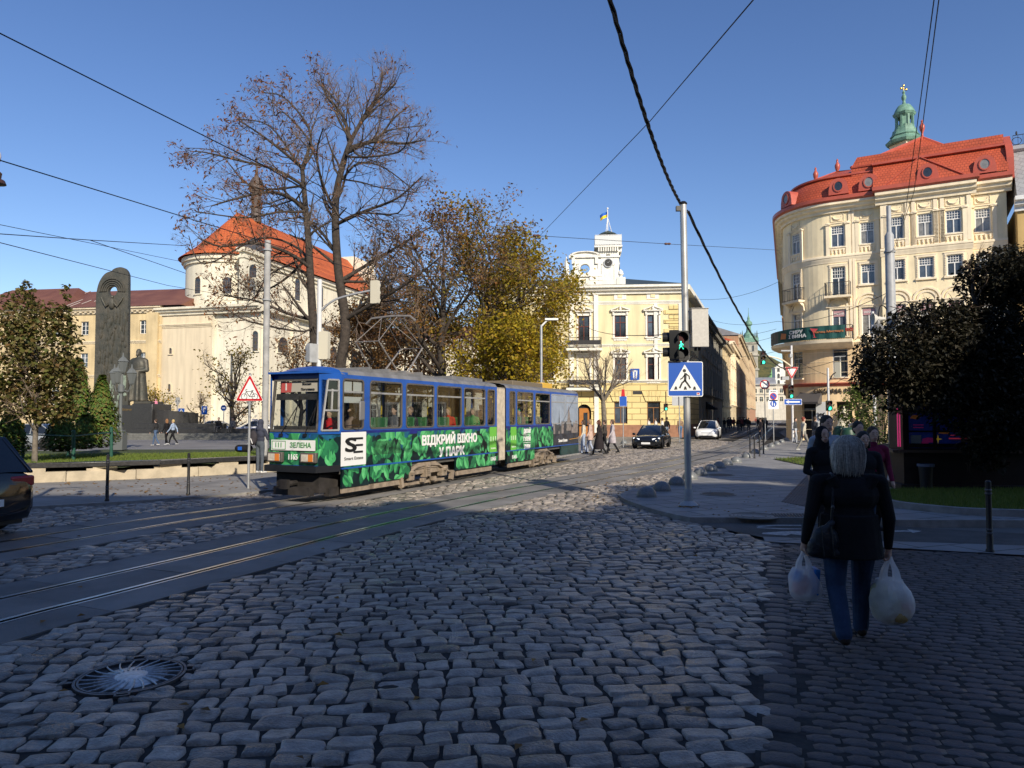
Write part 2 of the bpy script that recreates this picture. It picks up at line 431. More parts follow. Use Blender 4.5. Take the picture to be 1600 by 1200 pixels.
def slabs(P,lanes,jseed):
 mb=MB();rg=random.Random(jseed)
 Q=resample(P,.5)
 for a,b in lanes:
  i=rg.randrange(0,3)
  while i<len(Q)-7:
   k=rg.choice((3,4,4,5));seg=Q[i:i+k+1]
   A=offset(seg,a);B=offset(seg,b);n=len(seg);z=rg.uniform(-.004,.003)
   sh=.016
   def tr(p,q):l=math.hypot(q[0]-p[0],q[1]-p[1]);return(p[0]+(q[0]-p[0])/l*sh,p[1]+(q[1]-p[1])/l*sh)
   A[0]=tr(A[0],A[1]);B[0]=tr(B[0],B[1])
   V=[(*p,z)for p in A]+[(*p,z)for p in B]+[(*p,-.05)for p in A]+[(*p,-.05)for p in B]
   f=[(j+n,j+n+1,j+1,j)for j in range(n-1)]
   f+=[(j,j+1,2*n+j+1,2*n+j)for j in range(n-1)]+[(n+j+1,n+j,3*n+j,3*n+j+1)for j in range(n-1)]
   f+=[(n,0,2*n,3*n),(n-1,2*n-1,4*n-1,3*n-1)]
   mb.add(V,f);i+=k
 return mb
nearP=[p for p in NC]
mb=slabs(nearP,[(-1.08,-.50),(-.36,.36),(.50,1.10)],4)
join(mb,slabs(FC,[(-1.10,-.50),(-.36,.36),(.50,1.14)],5))
struct('tram_track_slabs',mb,M_slab,smooth=20)
rl=MB()
for P in(NC,FC):
 for o in(-.43,.43):
  Pd=resample(P,.6)
  for a,b,z,mi in((-.069,.069,-.012,1),(.012,.066,.003,0),(-.066,-.040,.0,0)):
   A=offset(Pd,o+a);B=offset(Pd,o+b);n=len(A)
   rl.add([(*p,z)for p in A]+[(*p,z)for p in B],[(j+n,j+n+1,j+1,j)for j in range(n-1)],mi)
struct('tram_rails',rl,[M_rail,M_groove])
M_granite=brickmat('granite_flags',(.27,.265,.26),(.235,.23,.225),(.10,.10,.10),1.15,.58,.02,.7,.4,.5,math.radians(-21),.16,1.2,'XY')
M_kerb=mat('granite_kerb',(.27,.26,.245),.75,.22,3,.4,40)
M_asph=mat('asphalt_lane',(.085,.083,.08),.85,.25,1.5,.5,90)
M_grass_g=mat('lawn_soil',(.045,.06,.018),.95,.4,3,.5,30)
def slab_poly(mb,poly,z0,z1,mi=0):return mb.prism(poly,z0,z1,'XY',mi)
edge=RIGHTEDGE
side=edge+[(30,80),(60,150),(110,150),(70,40),(40,10),G(2300,816)[0:2],G(1383,819.6),G(1250,816)]
mb=MB();n=len(side)
mb.add([(*p,.075)for p in side],[tuple(range(n))]);
struct('right_sidewalk',mb,M_granite,0)
kb=MB();ke=edge+[(30,80)];ke=[G(2300,822),G(1383,819.6),G(1250,816)]+edge;ke2=offset(ke,.14 if False else-.13);n=len(ke)
kb.add([(*p,.082)for p in ke]+[(*p,.082)for p in ke2]+[(*p,-.05)for p in ke],[(i,i+1,n+i+1,n+i)for i in range(n-1)]+[(i+1,i,2*n+i,2*n+i+1)for i in range(n-1)])
struct('kerb',kb,M_kerb,smooth=0)
ln=MB();lane=[G(1083,817),G(1250,817),G(1383,820.6),G(1600,833),G(2200,868),G(2200,900),G(1600,853),G(1386,846),G(1192,839)]
ln.add([(*p,-.006)for p in lane],[tuple(range(len(lane)))[::-1]]);struct('cycle_lane',ln,M_asph)
fl=MB();flp=[G(1192,839),G(1386,846),G(1600,853),G(2200,900),G(2200,925),G(1600,868),G(1386,856),G(1195,847)]
fl.add([(*p,.006)for p in flp],[tuple(range(len(flp)))[::-1]]);struct('flagstone_strip',fl,M_granite)
mk=MB()
def poly_px(mb,pts,z,mi=0):mb.add([(*G(*p),z)for p in pts],[tuple(range(len(pts)))],mi)
M_mark=mat('worn_road_paint',(.42,.42,.41),.8,.35,14)
poly_px(mk,[(1398,830.5),(1398,828.6),(1421,828.6),(1417,826.4),(1440,829.6),(1426,832.4),(1423,830.5)][::-1],-.002)
poly_px(mk,[(1181,821.5),(1215,819.8),(1252,820),(1252,821.2),(1215,821.2),(1186,823)][::-1],-.002)
poly_px(mk,[(1181,823),(1190,824),(1226,825.4),(1252,825.6),(1252,826.6),(1220,826.6),(1184,824.6)][::-1],-.002)
poly_px(mk,[(1192,832),(1224,830),(1252,829.5),(1252,836),(1236,834),(1228,836.5),(1190,834)][::-1],-.002)
struct('lane_markings',mk,M_mark)
M_paver=stonemat('concrete_paver',(.098,.084,.080),(.072,.062,.06),.6,.4,.22)  # base colour lowered to stand in for the deeper shade at the right
bd=Vector((BORD0[0]-BORD1[0],BORD0[1]-BORD1[1])).normalized()
un=Vector((.97,-.243));vn=Vector((.243,.97))
rows=[];ang=math.atan2(un.y,un.x)
o=Vector(BORD1)
for j in range(-8,95):
 off=rr.uniform(0,.2);i=-3.0
 while i<8.5:
  hx=rr.choice([.082,.095,.105,.08]);hy=.0545
  p=o+un*(i+off)+vn*(j*.1155+.010*math.sin(i*1.1))
  i+=2*hx+.006
  side_=bd.x*(p.y-BORD1[1])-bd.y*(p.x-BORD1[0])
  if side_>-.262:continue
  yl=interp([(-10,G(1195,847)[1]),(G(1195,847)[0],G(1195,847)[1]),(G(1386,856)[0],G(1386,856)[1]),(G(1600,868)[0],G(1600,868)[1]),(9,9.5)],p.x)
  if p.y>yl-.05 or p.y<2.2:continue
  rows.append((p.x,p.y,hx-.001,hy,ang+rr.normal(0,.012),-.004+rr.normal(0,.0012),0,rr.normal(0,.005),rr.normal(0,.005)))
L_=math.hypot(BORD0[0]-BORD1[0],BORD0[1]-BORD1[1]);k=0
q=-.2
while q<L_-.1:
 hy=rr.uniform(.07,.12);p=o+bd*(q+hy)+Vector((bd.y,-bd.x))*.145
 rows.append((p.x,p.y,.115+rr.uniform(-.01,.012),hy-.006,math.atan2(bd.y,bd.x)-PI/2+rr.normal(0,.02),rr.normal(0,.004),0,rr.normal(0,.015),rr.normal(0,.015)));q+=2*hy
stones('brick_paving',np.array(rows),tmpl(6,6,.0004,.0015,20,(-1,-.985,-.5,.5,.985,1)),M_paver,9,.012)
pbp=[BORD1,BORD0,G(1386,857),G(1600,869),G(2200,930),(9,0),(1,0)]
pb=MB();pb.add([(*p,-.0075)for p in pbp],[tuple(range(len(pbp)))[::-1]]);struct('paving_bed',pb,M_soil)
M_tact=mat('tactile_tile',(.12,.105,.10),.8,.2,6)
tp=MB();A,B,C_,D=[Vector((*G(*p,.08),.079))for p in((1221,784),(1268,735),(1345,741),(1330,806))]
for k in range(22):
 t0,t1=k/22,(k+.62)/22
 a,b=A.lerp(D,t0),A.lerp(D,t1);c,d=B.lerp(C_,t1),B.lerp(C_,t0)
 up=Vector((0,0,.008))
 tp.add([tuple(a+up),tuple(b+up),tuple(c+up),tuple(d+up),tuple(a),tuple(b),tuple(c),tuple(d)],[(0,1,2,3),(0,4,5,1),(1,5,6,2),(2,6,7,3),(3,7,4,0)])
tp.add([tuple(A),tuple(D),tuple(C_),tuple(B)],[(0,1,2,3)])
struct('tactile_paving',tp,M_tact,smooth=0)
M_flagL=brickmat('old_flagstones',(.25,.24,.225),(.225,.215,.20),(.12,.115,.11),1.0,.7,.01,.8,.2,.5,math.radians(24),.2,.9,'XY')
lp=[(p[0],p[1])for p in LEFTEDGE]
LWALL=[(-32,8.3),(-22,14.0),G(30,758),G(250,750),G(400,741),(-3.2,27.6),(1.5,35)]
poly=[(-60,5)]+lp+[(16,68),(-4,68)]+[(p[0],p[1]+.3)for p in LWALL[::-1]]+[(-60,8)]
mb=MB();mb.add([(*p,.05)for p in poly],[tuple(range(len(poly)))[::-1]]);struct('left_sidewalk',mb,M_flagL,smooth=0)
kb=MB();ke=lp;ke2=offset(ke,.14);n=len(ke)
kb.add([(*p,.056)for p in ke]+[(*p,.056)for p in ke2]+[(*p,-.05)for p in ke],[(n+i,n+i+1,i+1,i)for i in range(n-1)]+[(i,i+1,2*n+i+1,2*n+i)for i in range(n-1)])
struct('kerb',kb,M_kerb,smooth=0)
M_blade=leafmat('grass_blades',[(.09,.15,.02),(.14,.20,.03),(.18,.21,.045),(.10,.16,.025)],.6,.3)
def grass(name,polyfn,n,hmin,hmax,seed,zfn,wid=.012):
 rg=np.random.default_rng(seed);V=[];Fc=[]
 pts=polyfn(rg,n);m=len(pts)
 h=rg.uniform(hmin,hmax,m);a=rg.uniform(0,6.28,m);le=rg.uniform(0,.6,m);la=rg.uniform(0,6.28,m)
 z=np.array([zfn(x,y)for x,y in pts])
 px,py=pts[:,0],pts[:,1]
 wx,wy=np.cos(a)*wid,np.sin(a)*wid
 v0=np.stack([px-wx,py-wy,z],-1);v1=np.stack([px+wx,py+wy,z],-1)
 v2=np.stack([px+np.cos(la)*le*h,py+np.sin(la)*le*h,z+h],-1)
 V=np.stack([v0,v1,v2],1).reshape(-1,3)
 me=bpy.data.meshes.new(name);me.vertices.add(len(V));me.vertices.foreach_set('co',V.ravel().astype(np.float32))
 me.loops.add(len(V));me.loops.foreach_set('vertex_index',np.arange(len(V),dtype=np.int32))
 me.polygons.add(m);me.polygons.foreach_set('loop_start',np.arange(0,3*m,3,dtype=np.int32))
 me.materials.append(M_blade);me.update(calc_edges=True)
 o=link(name,me);o['kind']='stuff';o['label']='short green grass of the lawn';o['category']='grass';return o
def insample(poly):
 xs=[p[0]for p in poly];ys=[p[1]for p in poly]
 def fn(rg,n):
  P=np.stack([rg.uniform(min(xs),max(xs),n),rg.uniform(min(ys),max(ys),n)],-1)
  return P[[inpoly(a,b,poly)for a,b in P]]
 return fn
lw=[(p[0]-.25,p[1]+.42)for p in LWALL]
LAWN=lw+[(-1.0,46),(-8,44),(-14,40),(-34,36),(-45,20)]
def zl(x,y):
 d=float(sdist(LWALL,np.array([x]),np.array([y]))[0]);return .42-.36*min(1,max(0,d-2)/12)
mb=MB();N=26
xs=np.linspace(-45,2,N);ys=np.linspace(8,47,N)
gv=[(x,y,zl(x,y))for y in ys for x in xs]
gf=[(j*N+i,j*N+i+1,(j+1)*N+i+1,(j+1)*N+i)for j in range(N-1)for i in range(N-1)if inpoly((xs[i]+xs[i+1])/2,(ys[j]+ys[j+1])/2,LAWN)]
mb.add(gv,gf)
mb.add([(*p,zl(*p))for p in offset(lw,0)]+[(*p,zl(*p))for p in offset(lw,3.2)],[(i,i+1,len(lw)+i+1,len(lw)+i)for i in range(len(lw)-1)])
struct('lawn_soil',mb,M_grass_g)
grass('lawn_grass',insample([(p[0],p[1])for p in lw[1:]]+[(-3.5,39),(-12,36),(-29,33),(-30,14)]),90000,.04,.10,5,zl,.014)
GK=spline([G(1345,768,.1),G(1352,778,.1),G(1375,786,.1),G(1410,793,.1),G(1500,802,.1),G(1600,806,.1),G(1800,812,.1),G(2100,818,.1)],5)
kb=MB();k2=offset(GK,.16);n=len(GK)
kb.add([(*p,.20)for p in GK]+[(*p,.20)for p in k2]+[(*p,.0)for p in GK],[(n+i,n+i+1,i+1,i)[::1]for i in range(n-1)]+[(i,i+1,2*n+i+1,2*n+i)for i in range(n-1)])
struct('lawn_kerb',kb,M_kerb,smooth=0)
back=[G(2000,766,.1),G(1600,768,.1),G(1400,769,.1)]
LR=[(p[0],p[1])for p in k2]+back
mb=MB();mb.add([(*p,.15)for p in LR],[tuple(range(len(LR)))]);struct('lawn_soil',mb,M_grass_g)
grass('lawn_grass',insample(LR),45000,.05,.11,6,lambda x,y:.15,.009)
LB=[(10.6,24.6),(11.0,30),(20,36),(34,30),(26,19),(16.5,19.5),(15.5,23)]
mb=MB();mb.add([(*p,.10)for p in LB],[tuple(range(len(LB)))[::-1]]);struct('lawn_soil',mb,M_grass_g)
grass('lawn_grass',insample(LB),50000,.05,.11,7,lambda x,y:.10,.012)
M_plaza=brickmat('plaza_paving',(.20,.195,.195),(.18,.175,.175),(.11,.11,.11),1.2,.8,.012,.75,.2,.5,0,.15,.5,'XY')
mb=MB();pz=[(-80,34),(-34,33),(-12,36),(-3,38),(6,60),(4,96),(-90,100)]
mb.add([(*p,.03)for p in pz],[tuple(range(len(pz)))]);struct('monument_square',mb,M_plaza)
hb=MB();N=60
for j in range(8):
 for i in range(N):
  x=150+700*i/(N-1);yv=1000+45*j
  z=135*math.exp(-((x-385)/150)**2)*math.sin(PI*min(1,j/7+.02)/2)+2.5*hash2(i,j)
  hb.v.append((x,yv,z if j else-5))
for j in range(7):
 for i in range(N-1):hb.f.append((j*N+i,j*N+i+1,(j+1)*N+i+1,(j+1)*N+i));hb.m.append(0)
M_hill=mat('wooded_hill',(.13,.11,.035),.95,0,.11,1.,.2,col2=(.035,.05,.022),detail=9)
struct('hills',hb,M_hill)
rg=random.Random(11);lf=MB()
def leaflet(x,y,z,s):
 a=rg.uniform(0,6.28);c,n_=math.cos(a)*s,math.sin(a)*s
 lf.add([(x+c,y+n_,z),(x-n_*.6,y+c*.6,z+s*rg.uniform(.1,.5)),(x-c,y-n_,z),(x+n_*.6,y-c*.6,z+s*rg.uniform(.1,.5))],[(0,1,2),(0,2,3)])
for _ in range(240):
 px,py=rg.uniform(20,430),rg.uniform(742,776);leaflet(*G(px,py,.05),.056,rg.uniform(.03,.06))
for _ in range(60):leaflet(*G(rg.uniform(900,1000),rg.uniform(745,790)),.02,rg.uniform(.03,.06))
for _ in range(60):leaflet(*G(rg.uniform(1060,1092),rg.gauss(791,1.5),.08),.085,rg.uniform(.02,.04))
for _ in range(50):leaflet(*G(rg.uniform(1080,1250),rg.uniform(760,810),.08),.08,rg.uniform(.02,.035))
for _ in range(25):leaflet(*G(rg.uniform(50,1100),rg.uniform(820,1190)),.015,rg.uniform(.03,.05))
o=part('fallen_leaves',lf,leafmat('dry_leaves',[(.25,.12,.03),(.35,.2,.05),(.15,.08,.03)]),smooth=0);o['kind']='stuff';o['label']='dry fallen leaves scattered on the pavement';o['category']='leaves'
t=thing('manhole_cover','polished round manhole cover with curved spokes set in the dark cobbles','manhole cover',(MAN[0],MAN[1],0),0.0);t.scale=(.86,.86,1)
M_iron=mat('worn_cast_iron',(.13,.13,.135),.5,.3,12,metal=.8)
M_polish=mat('wheel_polished_iron',(.50,.49,.48),.38,.25,20,metal=.8)
M_irond=mat('rusty_iron_recess',(.05,.046,.045),.7,.3,9,metal=.3)
mb=MB();mb.lathe([(.0,-.05),(.425,-.05),(.425,-.012),(.0,-.012)][1:3]and[(.425,-.05),(.425,-.014),(.30,-.010),(.001,-.008)],48);part('plate',mb,M_irond,t)
mb=MB();mb.lathe([(.30,-.013),(.24,-.004),(.10,.007),(.001,.008)],40)
part('hub',mb,M_polish,t)
mb=MB()
for r0,r1 in((.385,.402),(.41,.432)):mb.lathe([(r0,-.03),(r0,.006),(r1,.006),(r1,-.03)],56,caps=False)
part('ring',mb,M_iron,t,recalc=True)
for k in range(4):
 a=k*PI/2+.35;mb=MB()
 for dx in(-.05,.05):mb.cbox((.455*math.cos(a)-dx*math.sin(a),.455*math.sin(a)+dx*math.cos(a),.0),(.06,.014,.022),a)
 mb.cbox((.485*math.cos(a),.485*math.sin(a),.0),(.014,.11,.022),a);part('lug',mb,M_iron,t)
for k in range(22):
 a=2*PI*k/22;mb=MB();pts=[(r*math.cos(a+.9*(.385-r)),r*math.sin(a+.9*(.385-r)),.0)for r in(.13,.2,.27,.34,.386)]
 mb.tube(pts,[.012,.010,.008,.007,.007],6);part('spoke',mb,M_polish,t)
for(px,py,r,lab)in((1125,742,.42,'farther dark round manhole cover in the grey pavement beside the dome bollards'),(1122,772,.40,'nearer round manhole cover in the grey pavement, behind the traffic light pole')):
 x,y=G(px,py,.08);t=thing('manhole_cover',lab,'manhole cover',(x,y,.078),0,'manhole covers in the grey pavement')
 mb=MB();mb.lathe([(r,-.01),(r,.004),(r*.9,.006),(.001,.006)],32);part('plate',mb,M_irond,t)
 mb=MB();mb.lathe([(r*.92,-.01),(r*.92,.008),(r*1.04,.008),(r*1.04,-.01)],32,caps=False);part('ring',mb,M_iron,t,recalc=True)
x,y=G(1178,806,.08)
t=thing('manhole_cover','large pale ringed manhole cover in the grey pavement, left of the drain grate','manhole cover',(x,y,.078))
mb=MB();mb.lathe([(.40,-.01),(.40,.003),(.001,.003)],40);part('plate',mb,M_kerb,t)
for r in(.43,.36,.29,.22):
 mb=MB();mb.lathe([(r-.012,0),(r-.012,.007),(r+.012,.007),(r+.012,0)],40,caps=False);part('ring',mb,M_iron,t,recalc=True)
a0,a1,b0,b1=[G(p,q,.08)for p,q in((1205,802.5),(1262,802.5),(1266,808),(1211,808))]
mb=MB()
for k in range(12):
 p=[(lerp(a0[0],a1[0],(k+e)/12),lerp(a0[1],a1[1],(k+e)/12))for e in(0,.55)];q=[(lerp(b1[0],b0[0],(k+e)/12),lerp(b1[1],b0[1],(k+e)/12))for e in(0,.55)]
 mb.prism([p[0],q[0],q[1],p[1]],.076,.088,'XY')
tag(part('drain_grate',mb,M_irond,smooth=0,recalc=True),'dark slotted drain grate in the grey pavement near the walking woman','drain grate')
def proj(x,y,z):
 c,s=math.cos(PITCH),math.sin(PITCH);d=y*c+(z-H)*s;v=-y*s+(z-H)*c
 return(CX+F*x/d,CY-F*v/d)
def stucco(name,col,var=.09,scale=.7,bump=.15):
 """plaster: broad tone changes plus rain streaks that run down the wall"""
 if name in MATS:return MATS[name]
 m=mat(name,col,.88,var,scale,bump,25,spec=.2,detail=8)
 n=m.node_tree.nodes;L=m.node_tree.links;b=n['Principled BSDF']
 src=b.inputs['Base Color'].links[0].from_socket
 tc=n.new('ShaderNodeTexCoord');mp=n.new('ShaderNodeMapping');mp.inputs['Scale'].default_value=(1.7,1.7,.16)
 nz=n.new('ShaderNodeTexNoise');nz.inputs['Scale'].default_value=1.2;nz.inputs['Detail'].default_value=6
 L.new(tc.outputs['Object'],mp.inputs[0]);L.new(mp.outputs[0],nz.inputs['Vector'])
 mr=n.new('ShaderNodeMapRange');mr.inputs['From Min'].default_value=.38;mr.inputs['From Max'].default_value=.58;mr.inputs['To Min'].default_value=.89;mr.inputs['To Max'].default_value=1.03
 L.new(nz.outputs['Fac'],mr.inputs['Value'])
 vm=n.new('ShaderNodeVectorMath');vm.operation='SCALE';L.new(src,vm.inputs[0]);L.new(mr.outputs[0],vm.inputs['Scale']);L.new(vm.outputs[0],b.inputs['Base Color'])
 return m
def wall(mb,s0,s1,z0,z1,holes=(),y=0,dep=.25,mi=0,cuts=(),rmi=None):
 xs=sorted(set([s0,s1]+[c for c in cuts if s0<c<s1]+[h[k]for h in holes for k in(0,1)if s0<h[k]<s1]))
 zs=sorted(set([z0,z1]+[h[k]for h in holes for k in(2,3)if z0<h[k]<z1]))
 for a,b in zip(xs,xs[1:]):
  for c,d in zip(zs,zs[1:]):
   m,n=(a+b)/2,(c+d)/2
   if any(h[0]<m<h[1]and h[2]<n<h[3]for h in holes):continue
   mb.quad((a,y,c),(b,y,c),(b,y,d),(a,y,d),mi)
 r=mi if rmi is None else rmi
 for a,b,c,d in[h[:4]for h in holes]:
  e=y+dep
  mb.quad((a,y,c),(a,y,d),(a,e,d),(a,e,c),r);mb.quad((b,y,d),(b,y,c),(b,e,c),(b,e,d),r)
  mb.quad((a,y,d),(b,y,d),(b,e,d),(a,e,d),r);mb.quad((b,y,c),(a,y,c),(a,e,c),(b,e,c),r)
def sweep(mb,prof,S,mi=0,fn=None,caps=True):
 """profile of (y,z) carried along the list S of s values"""
 n=len(prof);v=[(s,p[0],p[1])for s in S for p in prof]
 f=[(i*n+k,(i+1)*n+k,(i+1)*n+k+1,i*n+k+1)for i in range(len(S)-1)for k in range(n-1)]
 if caps:f+=[tuple(range(n)),tuple(range((len(S)-1)*n+n-1,(len(S)-1)*n-1,-1))]
 mb.add(v,f,mi)
def cornice(mb,S,z,h,d,mi=0,y=0):
 sweep(mb,[(y+.02,z),(y-.25*d,z),(y-.3*d,z+.25*h),(y-.65*d,z+.4*h),(y-.7*d,z+.62*h),(y-d,z+.7*h),(y-d,z+.95*h),(y-.9*d,z+h),(y+.02,z+h)],S,mi)
GL=[mat('pane_dark',(.03,.035,.042),.07,.5,1.3,spec=.8),mat('pane_curtained',(.24,.235,.22),.12,.35,1.6,spec=.8),mat('pane_blue',(.075,.095,.125),.06,.4,.8,spec=.9)]
WC={}
def window(parent,w,h,loc,rz=0,fm=M_white,sm=None,style='cross',sur=None,pane=0,lab=None,rec=.13):
 """frame (+ surround) as 'window', its glass as the sub-part 'pane'; loc = middle of the sill line on the wall face"""
 k=(round(w,2),round(h,2),fm.name,sm.name if sm else '',style,sur,rec)
 if k not in WC:
  mb=MB();a=w/2;t=min(.07,w*.09)
  def bar(x0,x1,z0,z1,y0=rec-.04,y1=rec+.03):mb.box(x0,x1,y0,y1,z0,z1)
  bar(-a,-a+t,0,h);bar(a-t,a,0,h);bar(-a+t,a-t,0,t);bar(-a+t,a-t,h-t,h)
  tz=h*(.66 if style!='grid' else .60)
  if style in('cross','grid'):
   bar(-a+t,a-t,tz,tz+t);bar(-t/2,t/2,t,tz)
  if style=='cross':bar(-t/2,t/2,tz+t,h-t)
  if style=='grid':
   q=t*.45
   for i in range(1,5):x=-a+t+(w-2*t)*i/5;bar(x-q/2,x+q/2,tz+t,h-t)
   for i in(1,2):z=tz+t+(h-tz-2*t)*i/3;bar(-a+t,a-t,z-q/2,z+q/2,rec-.035,rec+.025)
  if style=='T':bar(-a+t,a-t,h*.72,h*.72+t);bar(-t/2,t/2,t,h*.72)
  if style=='six':
   bar(-t/2,t/2,t,h-t)
   for q in(.33,.66):bar(-a+t,a-t,h*q,h*q+t*.6,rec-.035,rec+.025)
  mi=1
  if sur in('plain','pediment','flat','arch','greek'):
   b=.16 if sur!='greek' else .13
   def sb(x0,x1,z0,z1,p):mb.box(x0,x1,-p,.01,z0,z1,mi)
   sb(-a-b,-a,-.02,h,.05);sb(a,a+b,-.02,h,.05);sb(-a-b,a+b,h,h+b,.055)
   sb(-a-b-.06,a+b+.06,-.14,-.02,.12)
   if sur=='greek':
    for i in range(int(h/.16)):
     z=.08+i*.16
     for x in(-a-b+.03,a+.03):mb.box(x,x+.06,-.075,-.05,z,z+.09,mi)
    sb(-a-b-.05,-a-b,-.3,h+b,.03);sb(a+b,a+b+.05,-.3,h+b,.03);sb(-a-b-.05,a+b+.05,h+b,h+b+.05,.07)
   if sur=='pediment':
    z=h+.34;sb(-a-.1,a+.1,h+b,z,.03);sb(-a-.34,a+.34,z,z+.10,.26)
    for sg in(-1,1):mb.prism([(sg*(a+.34),z+.10),(sg*.16,z+.34),(sg*.16,z+.44),(sg*(a+.38),z+.18)][::sg],-.26,.01,'XZ',mi)
    mb.lathe([(.02,0),(.11,.05),(.13,.16),(.07,.26),(.1,.32),(.03,.42)],8,(0,-.12,z+.10),mi)
    for x in(-a-.12,a+.12):sb(x-.07,x+.07,h+.02,z,.17)
    sb(-a-.1,a+.1,-.34,-.14,.05)
    for x in(-.3,-.1,.1,.3):sb(x-.05,x+.05,-.31,-.18,.09)
   if sur=='flat':sb(-a-.3,a+.3,h+.3,h+.42,.24);sb(-a-.2,a+.2,h+b,h+.3,.08)
   if sur=='arch':
    for r0,r1,p in((a+.02,a+.15,.06),(a+.26,a+.38,.09)):
     P=[(r1*math.cos(PI*i/14),h+.2+r1*math.sin(PI*i/14))for i in range(15)]+[(r0*math.cos(PI*i/14),h+.2+r0*math.sin(PI*i/14))for i in range(14,-1,-1)]
     for i in range(14):
      mb.prism([P[i],P[i+1],P[28-i],P[29-i]],-p,.01,'XZ',mi)
    sb(-a-.4,a+.4,h+.12,h+.2,.1)
  if sur=='sill':mb.box(-a-.08,a+.08,-.1,rec,-.08,0,mi)
  if sur=='brackets':
   mb.box(-a-.1,a+.1,-.1,rec,-.09,0,mi)
   for i in range(4):
    x=-a+.06+(w-.12)*i/3;mb.box(x-.05,x+.05,-.09,.01,-.42,-.2,mi);mb.ell((x,-.05,-.45),(.05,.05,.1),6,4,mi)
   mb.box(-a-.05,a+.05,-.05,.01,-.24,-.09,mi)
   for x in(-a-.2,a+.2):
    mb.box(x-.13,x+.13,-.08,.01,-.8,h+.06,mi);mb.box(x-.2,x+.2,-.15,.01,h+.06,h+.14,mi);mb.ell((x,-.1,h+.16),(.2,.08,.08),8,4,mi)
   mb.box(-a-.02,a+.02,-.05,.01,h+.16,h+.22,mi)
   P=[(a*.7*math.cos(PI+PI*i/8),h+.72+.28*math.sin(PI+PI*i/8))for i in range(9)]
   mb.tube([(p[0],-.03,p[1])for p in P],[.02,.04,.055,.065,.07,.065,.055,.04,.02],6,mi)
   for x in(-a*.95,a*.95):mb.box(x-.02,x+.02,-.04,.01,h+.3,h+.85,mi)
   mb.box(-a*.95,a*.95,-.04,.01,h+.83,h+.87,mi);mb.box(-a*.95,a*.95,-.04,.01,h+.3,h+.34,mi)
  fme=mb.mesh('window',[fm,sm or fm])
  g=MB();g.quad((-a,rec+.005,0),(a,rec+.005,0),(a,rec+.005,h),(-a,rec+.005,h));WC[k]=(fme,{});WC[k][1]['g']=g
 fme,d=WC[k]
 if pane not in d:d[pane]=d['g'].mesh('pane',GL[pane])
 o=link('window',fme,parent,loc,rz);link('pane',d[pane],o)
 return o
def archwin(parent,w,h,loc,rz=0,fm=None,pane=0,dep=.16):
 """round-headed window: dark glazing with lattice under a raised arched frame"""
 k=('arch',round(w,2),round(h,2),fm.name)
 if k not in WC:
  a=w/2;n=12;O=[(a+.12,0)]+[((a+.12)*math.cos(PI*i/n),h-a+(a+.12)*math.sin(PI*i/n))for i in range(n+1)]+[(-a-.12,0)]
  I=[(a,0)]+[(a*math.cos(PI*i/n),h-a+a*math.sin(PI*i/n))for i in range(n+1)]+[(-a,0)]
  mb=MB()
  for i in range(len(O)-1):mb.prism([O[i],O[i+1],I[i+1],I[i]],-.09,.03,'XZ')
  mb.box(-a-.16,a+.16,-.14,.03,-.12,0)
  fme=mb.mesh('window',[fm]);g=MB();g.prism(I,-.012,.02,'XZ',0)
  for i in range(1,4):g.box(-a+w*i/4-.02,-a+w*i/4+.02,-.03,-.012,0,h-a,1)
  z=.3
  while z<h-a:g.box(-a,a,-.03,-.012,z,z+.035,1);z+=.42
  WC[k]=(fme,g.mesh('pane',[GL[0],mat('lead_bars',(.16,.12,.10),.7)]))
 o=link('window',WC[k][0],parent,loc,rz);link('pane',WC[k][1],o);return o
def railing(mb,path,z,h,step=.12,mi=0):
 """iron balustrade along path of (x,y)"""
 mb.tube([(p[0],p[1],z+h)for p in path],.025,5,mi);mb.tube([(p[0],p[1],z+.08)for p in path],.018,5,mi)
 for p in resample(path,step):mb.tube([(p[0],p[1],z),(p[0],p[1],z+h)],.012,4,mi)
S1=at(1302,420,52.0);S2=at(1576,420,46.8)
fr=Fr(S1[0],S1[1],S2[0]-S1[0],S2[1]-S1[1]);RL=math.hypot(S2[0]-S1[0],S2[1]-S1[1])
RC=4.0;PM=math.radians(82);AL=RC*PM;ST=26.0
def cp(p):
 s,y,z=p
 if s>=0:return p
 ph=min(-s/RC,PM);x_,y_=-(RC-y)*math.sin(ph),RC-(RC-y)*math.cos(ph);ex=-s-AL
 if ex>0:x_-=math.cos(PM)*ex;y_+=math.sin(PM)*ex
 return(x_,y_,z)
def rz_at(s):return 0 if s>=0 else-(-min(-s/RC,PM))if False else(min(-s/RC,PM)*-1 if s<0 else 0)
def s_for(px,z=10):
 a,b=-AL,RL
 for _ in range(50):
  m=(a+b)/2;q=cp((m,0,z));W_=fr.W(q[0],q[1],z)
  if proj(*W_)[0]<px:a=m
  else:b=m
 return(a+b)/2
def zr(py,px=1310):return fr.sz(px,py)[1]
M_cream=stucco('cream_stucco',(.92,.78,.52));M_ochre=stucco('ochre_stucco',(.82,.60,.35));M_trim=stucco('stone_trim',(.90,.77,.56),.08)
M_tile=brickmat('red_roof_tiles',(.50,.10,.045),(.44,.083,.037),(.27,.05,.024),.21,.20,.018,.5,.5,.5,None,.16,1,'XZ')
M_redmetal=mat('red_sheet_metal',(.44,.095,.06),.38,.10,2)
B=thing('corner_building','cream four-storey corner building with rounded corner and red mansard roof','building',(S1[0],S1[1],0),fr.rz)
CUT=[-i*.36 for i in range(1,18)]+[-AL]
SS=[-AL-ST,-AL]+sorted([c for c in CUT if c>-AL])+[0,RL]
zc=17.2
bay0,bay1=s_for(1379),s_for(1521)
cols={1244:s_for(1245),1310:s_for(1311),1357:s_for(1357.5)}
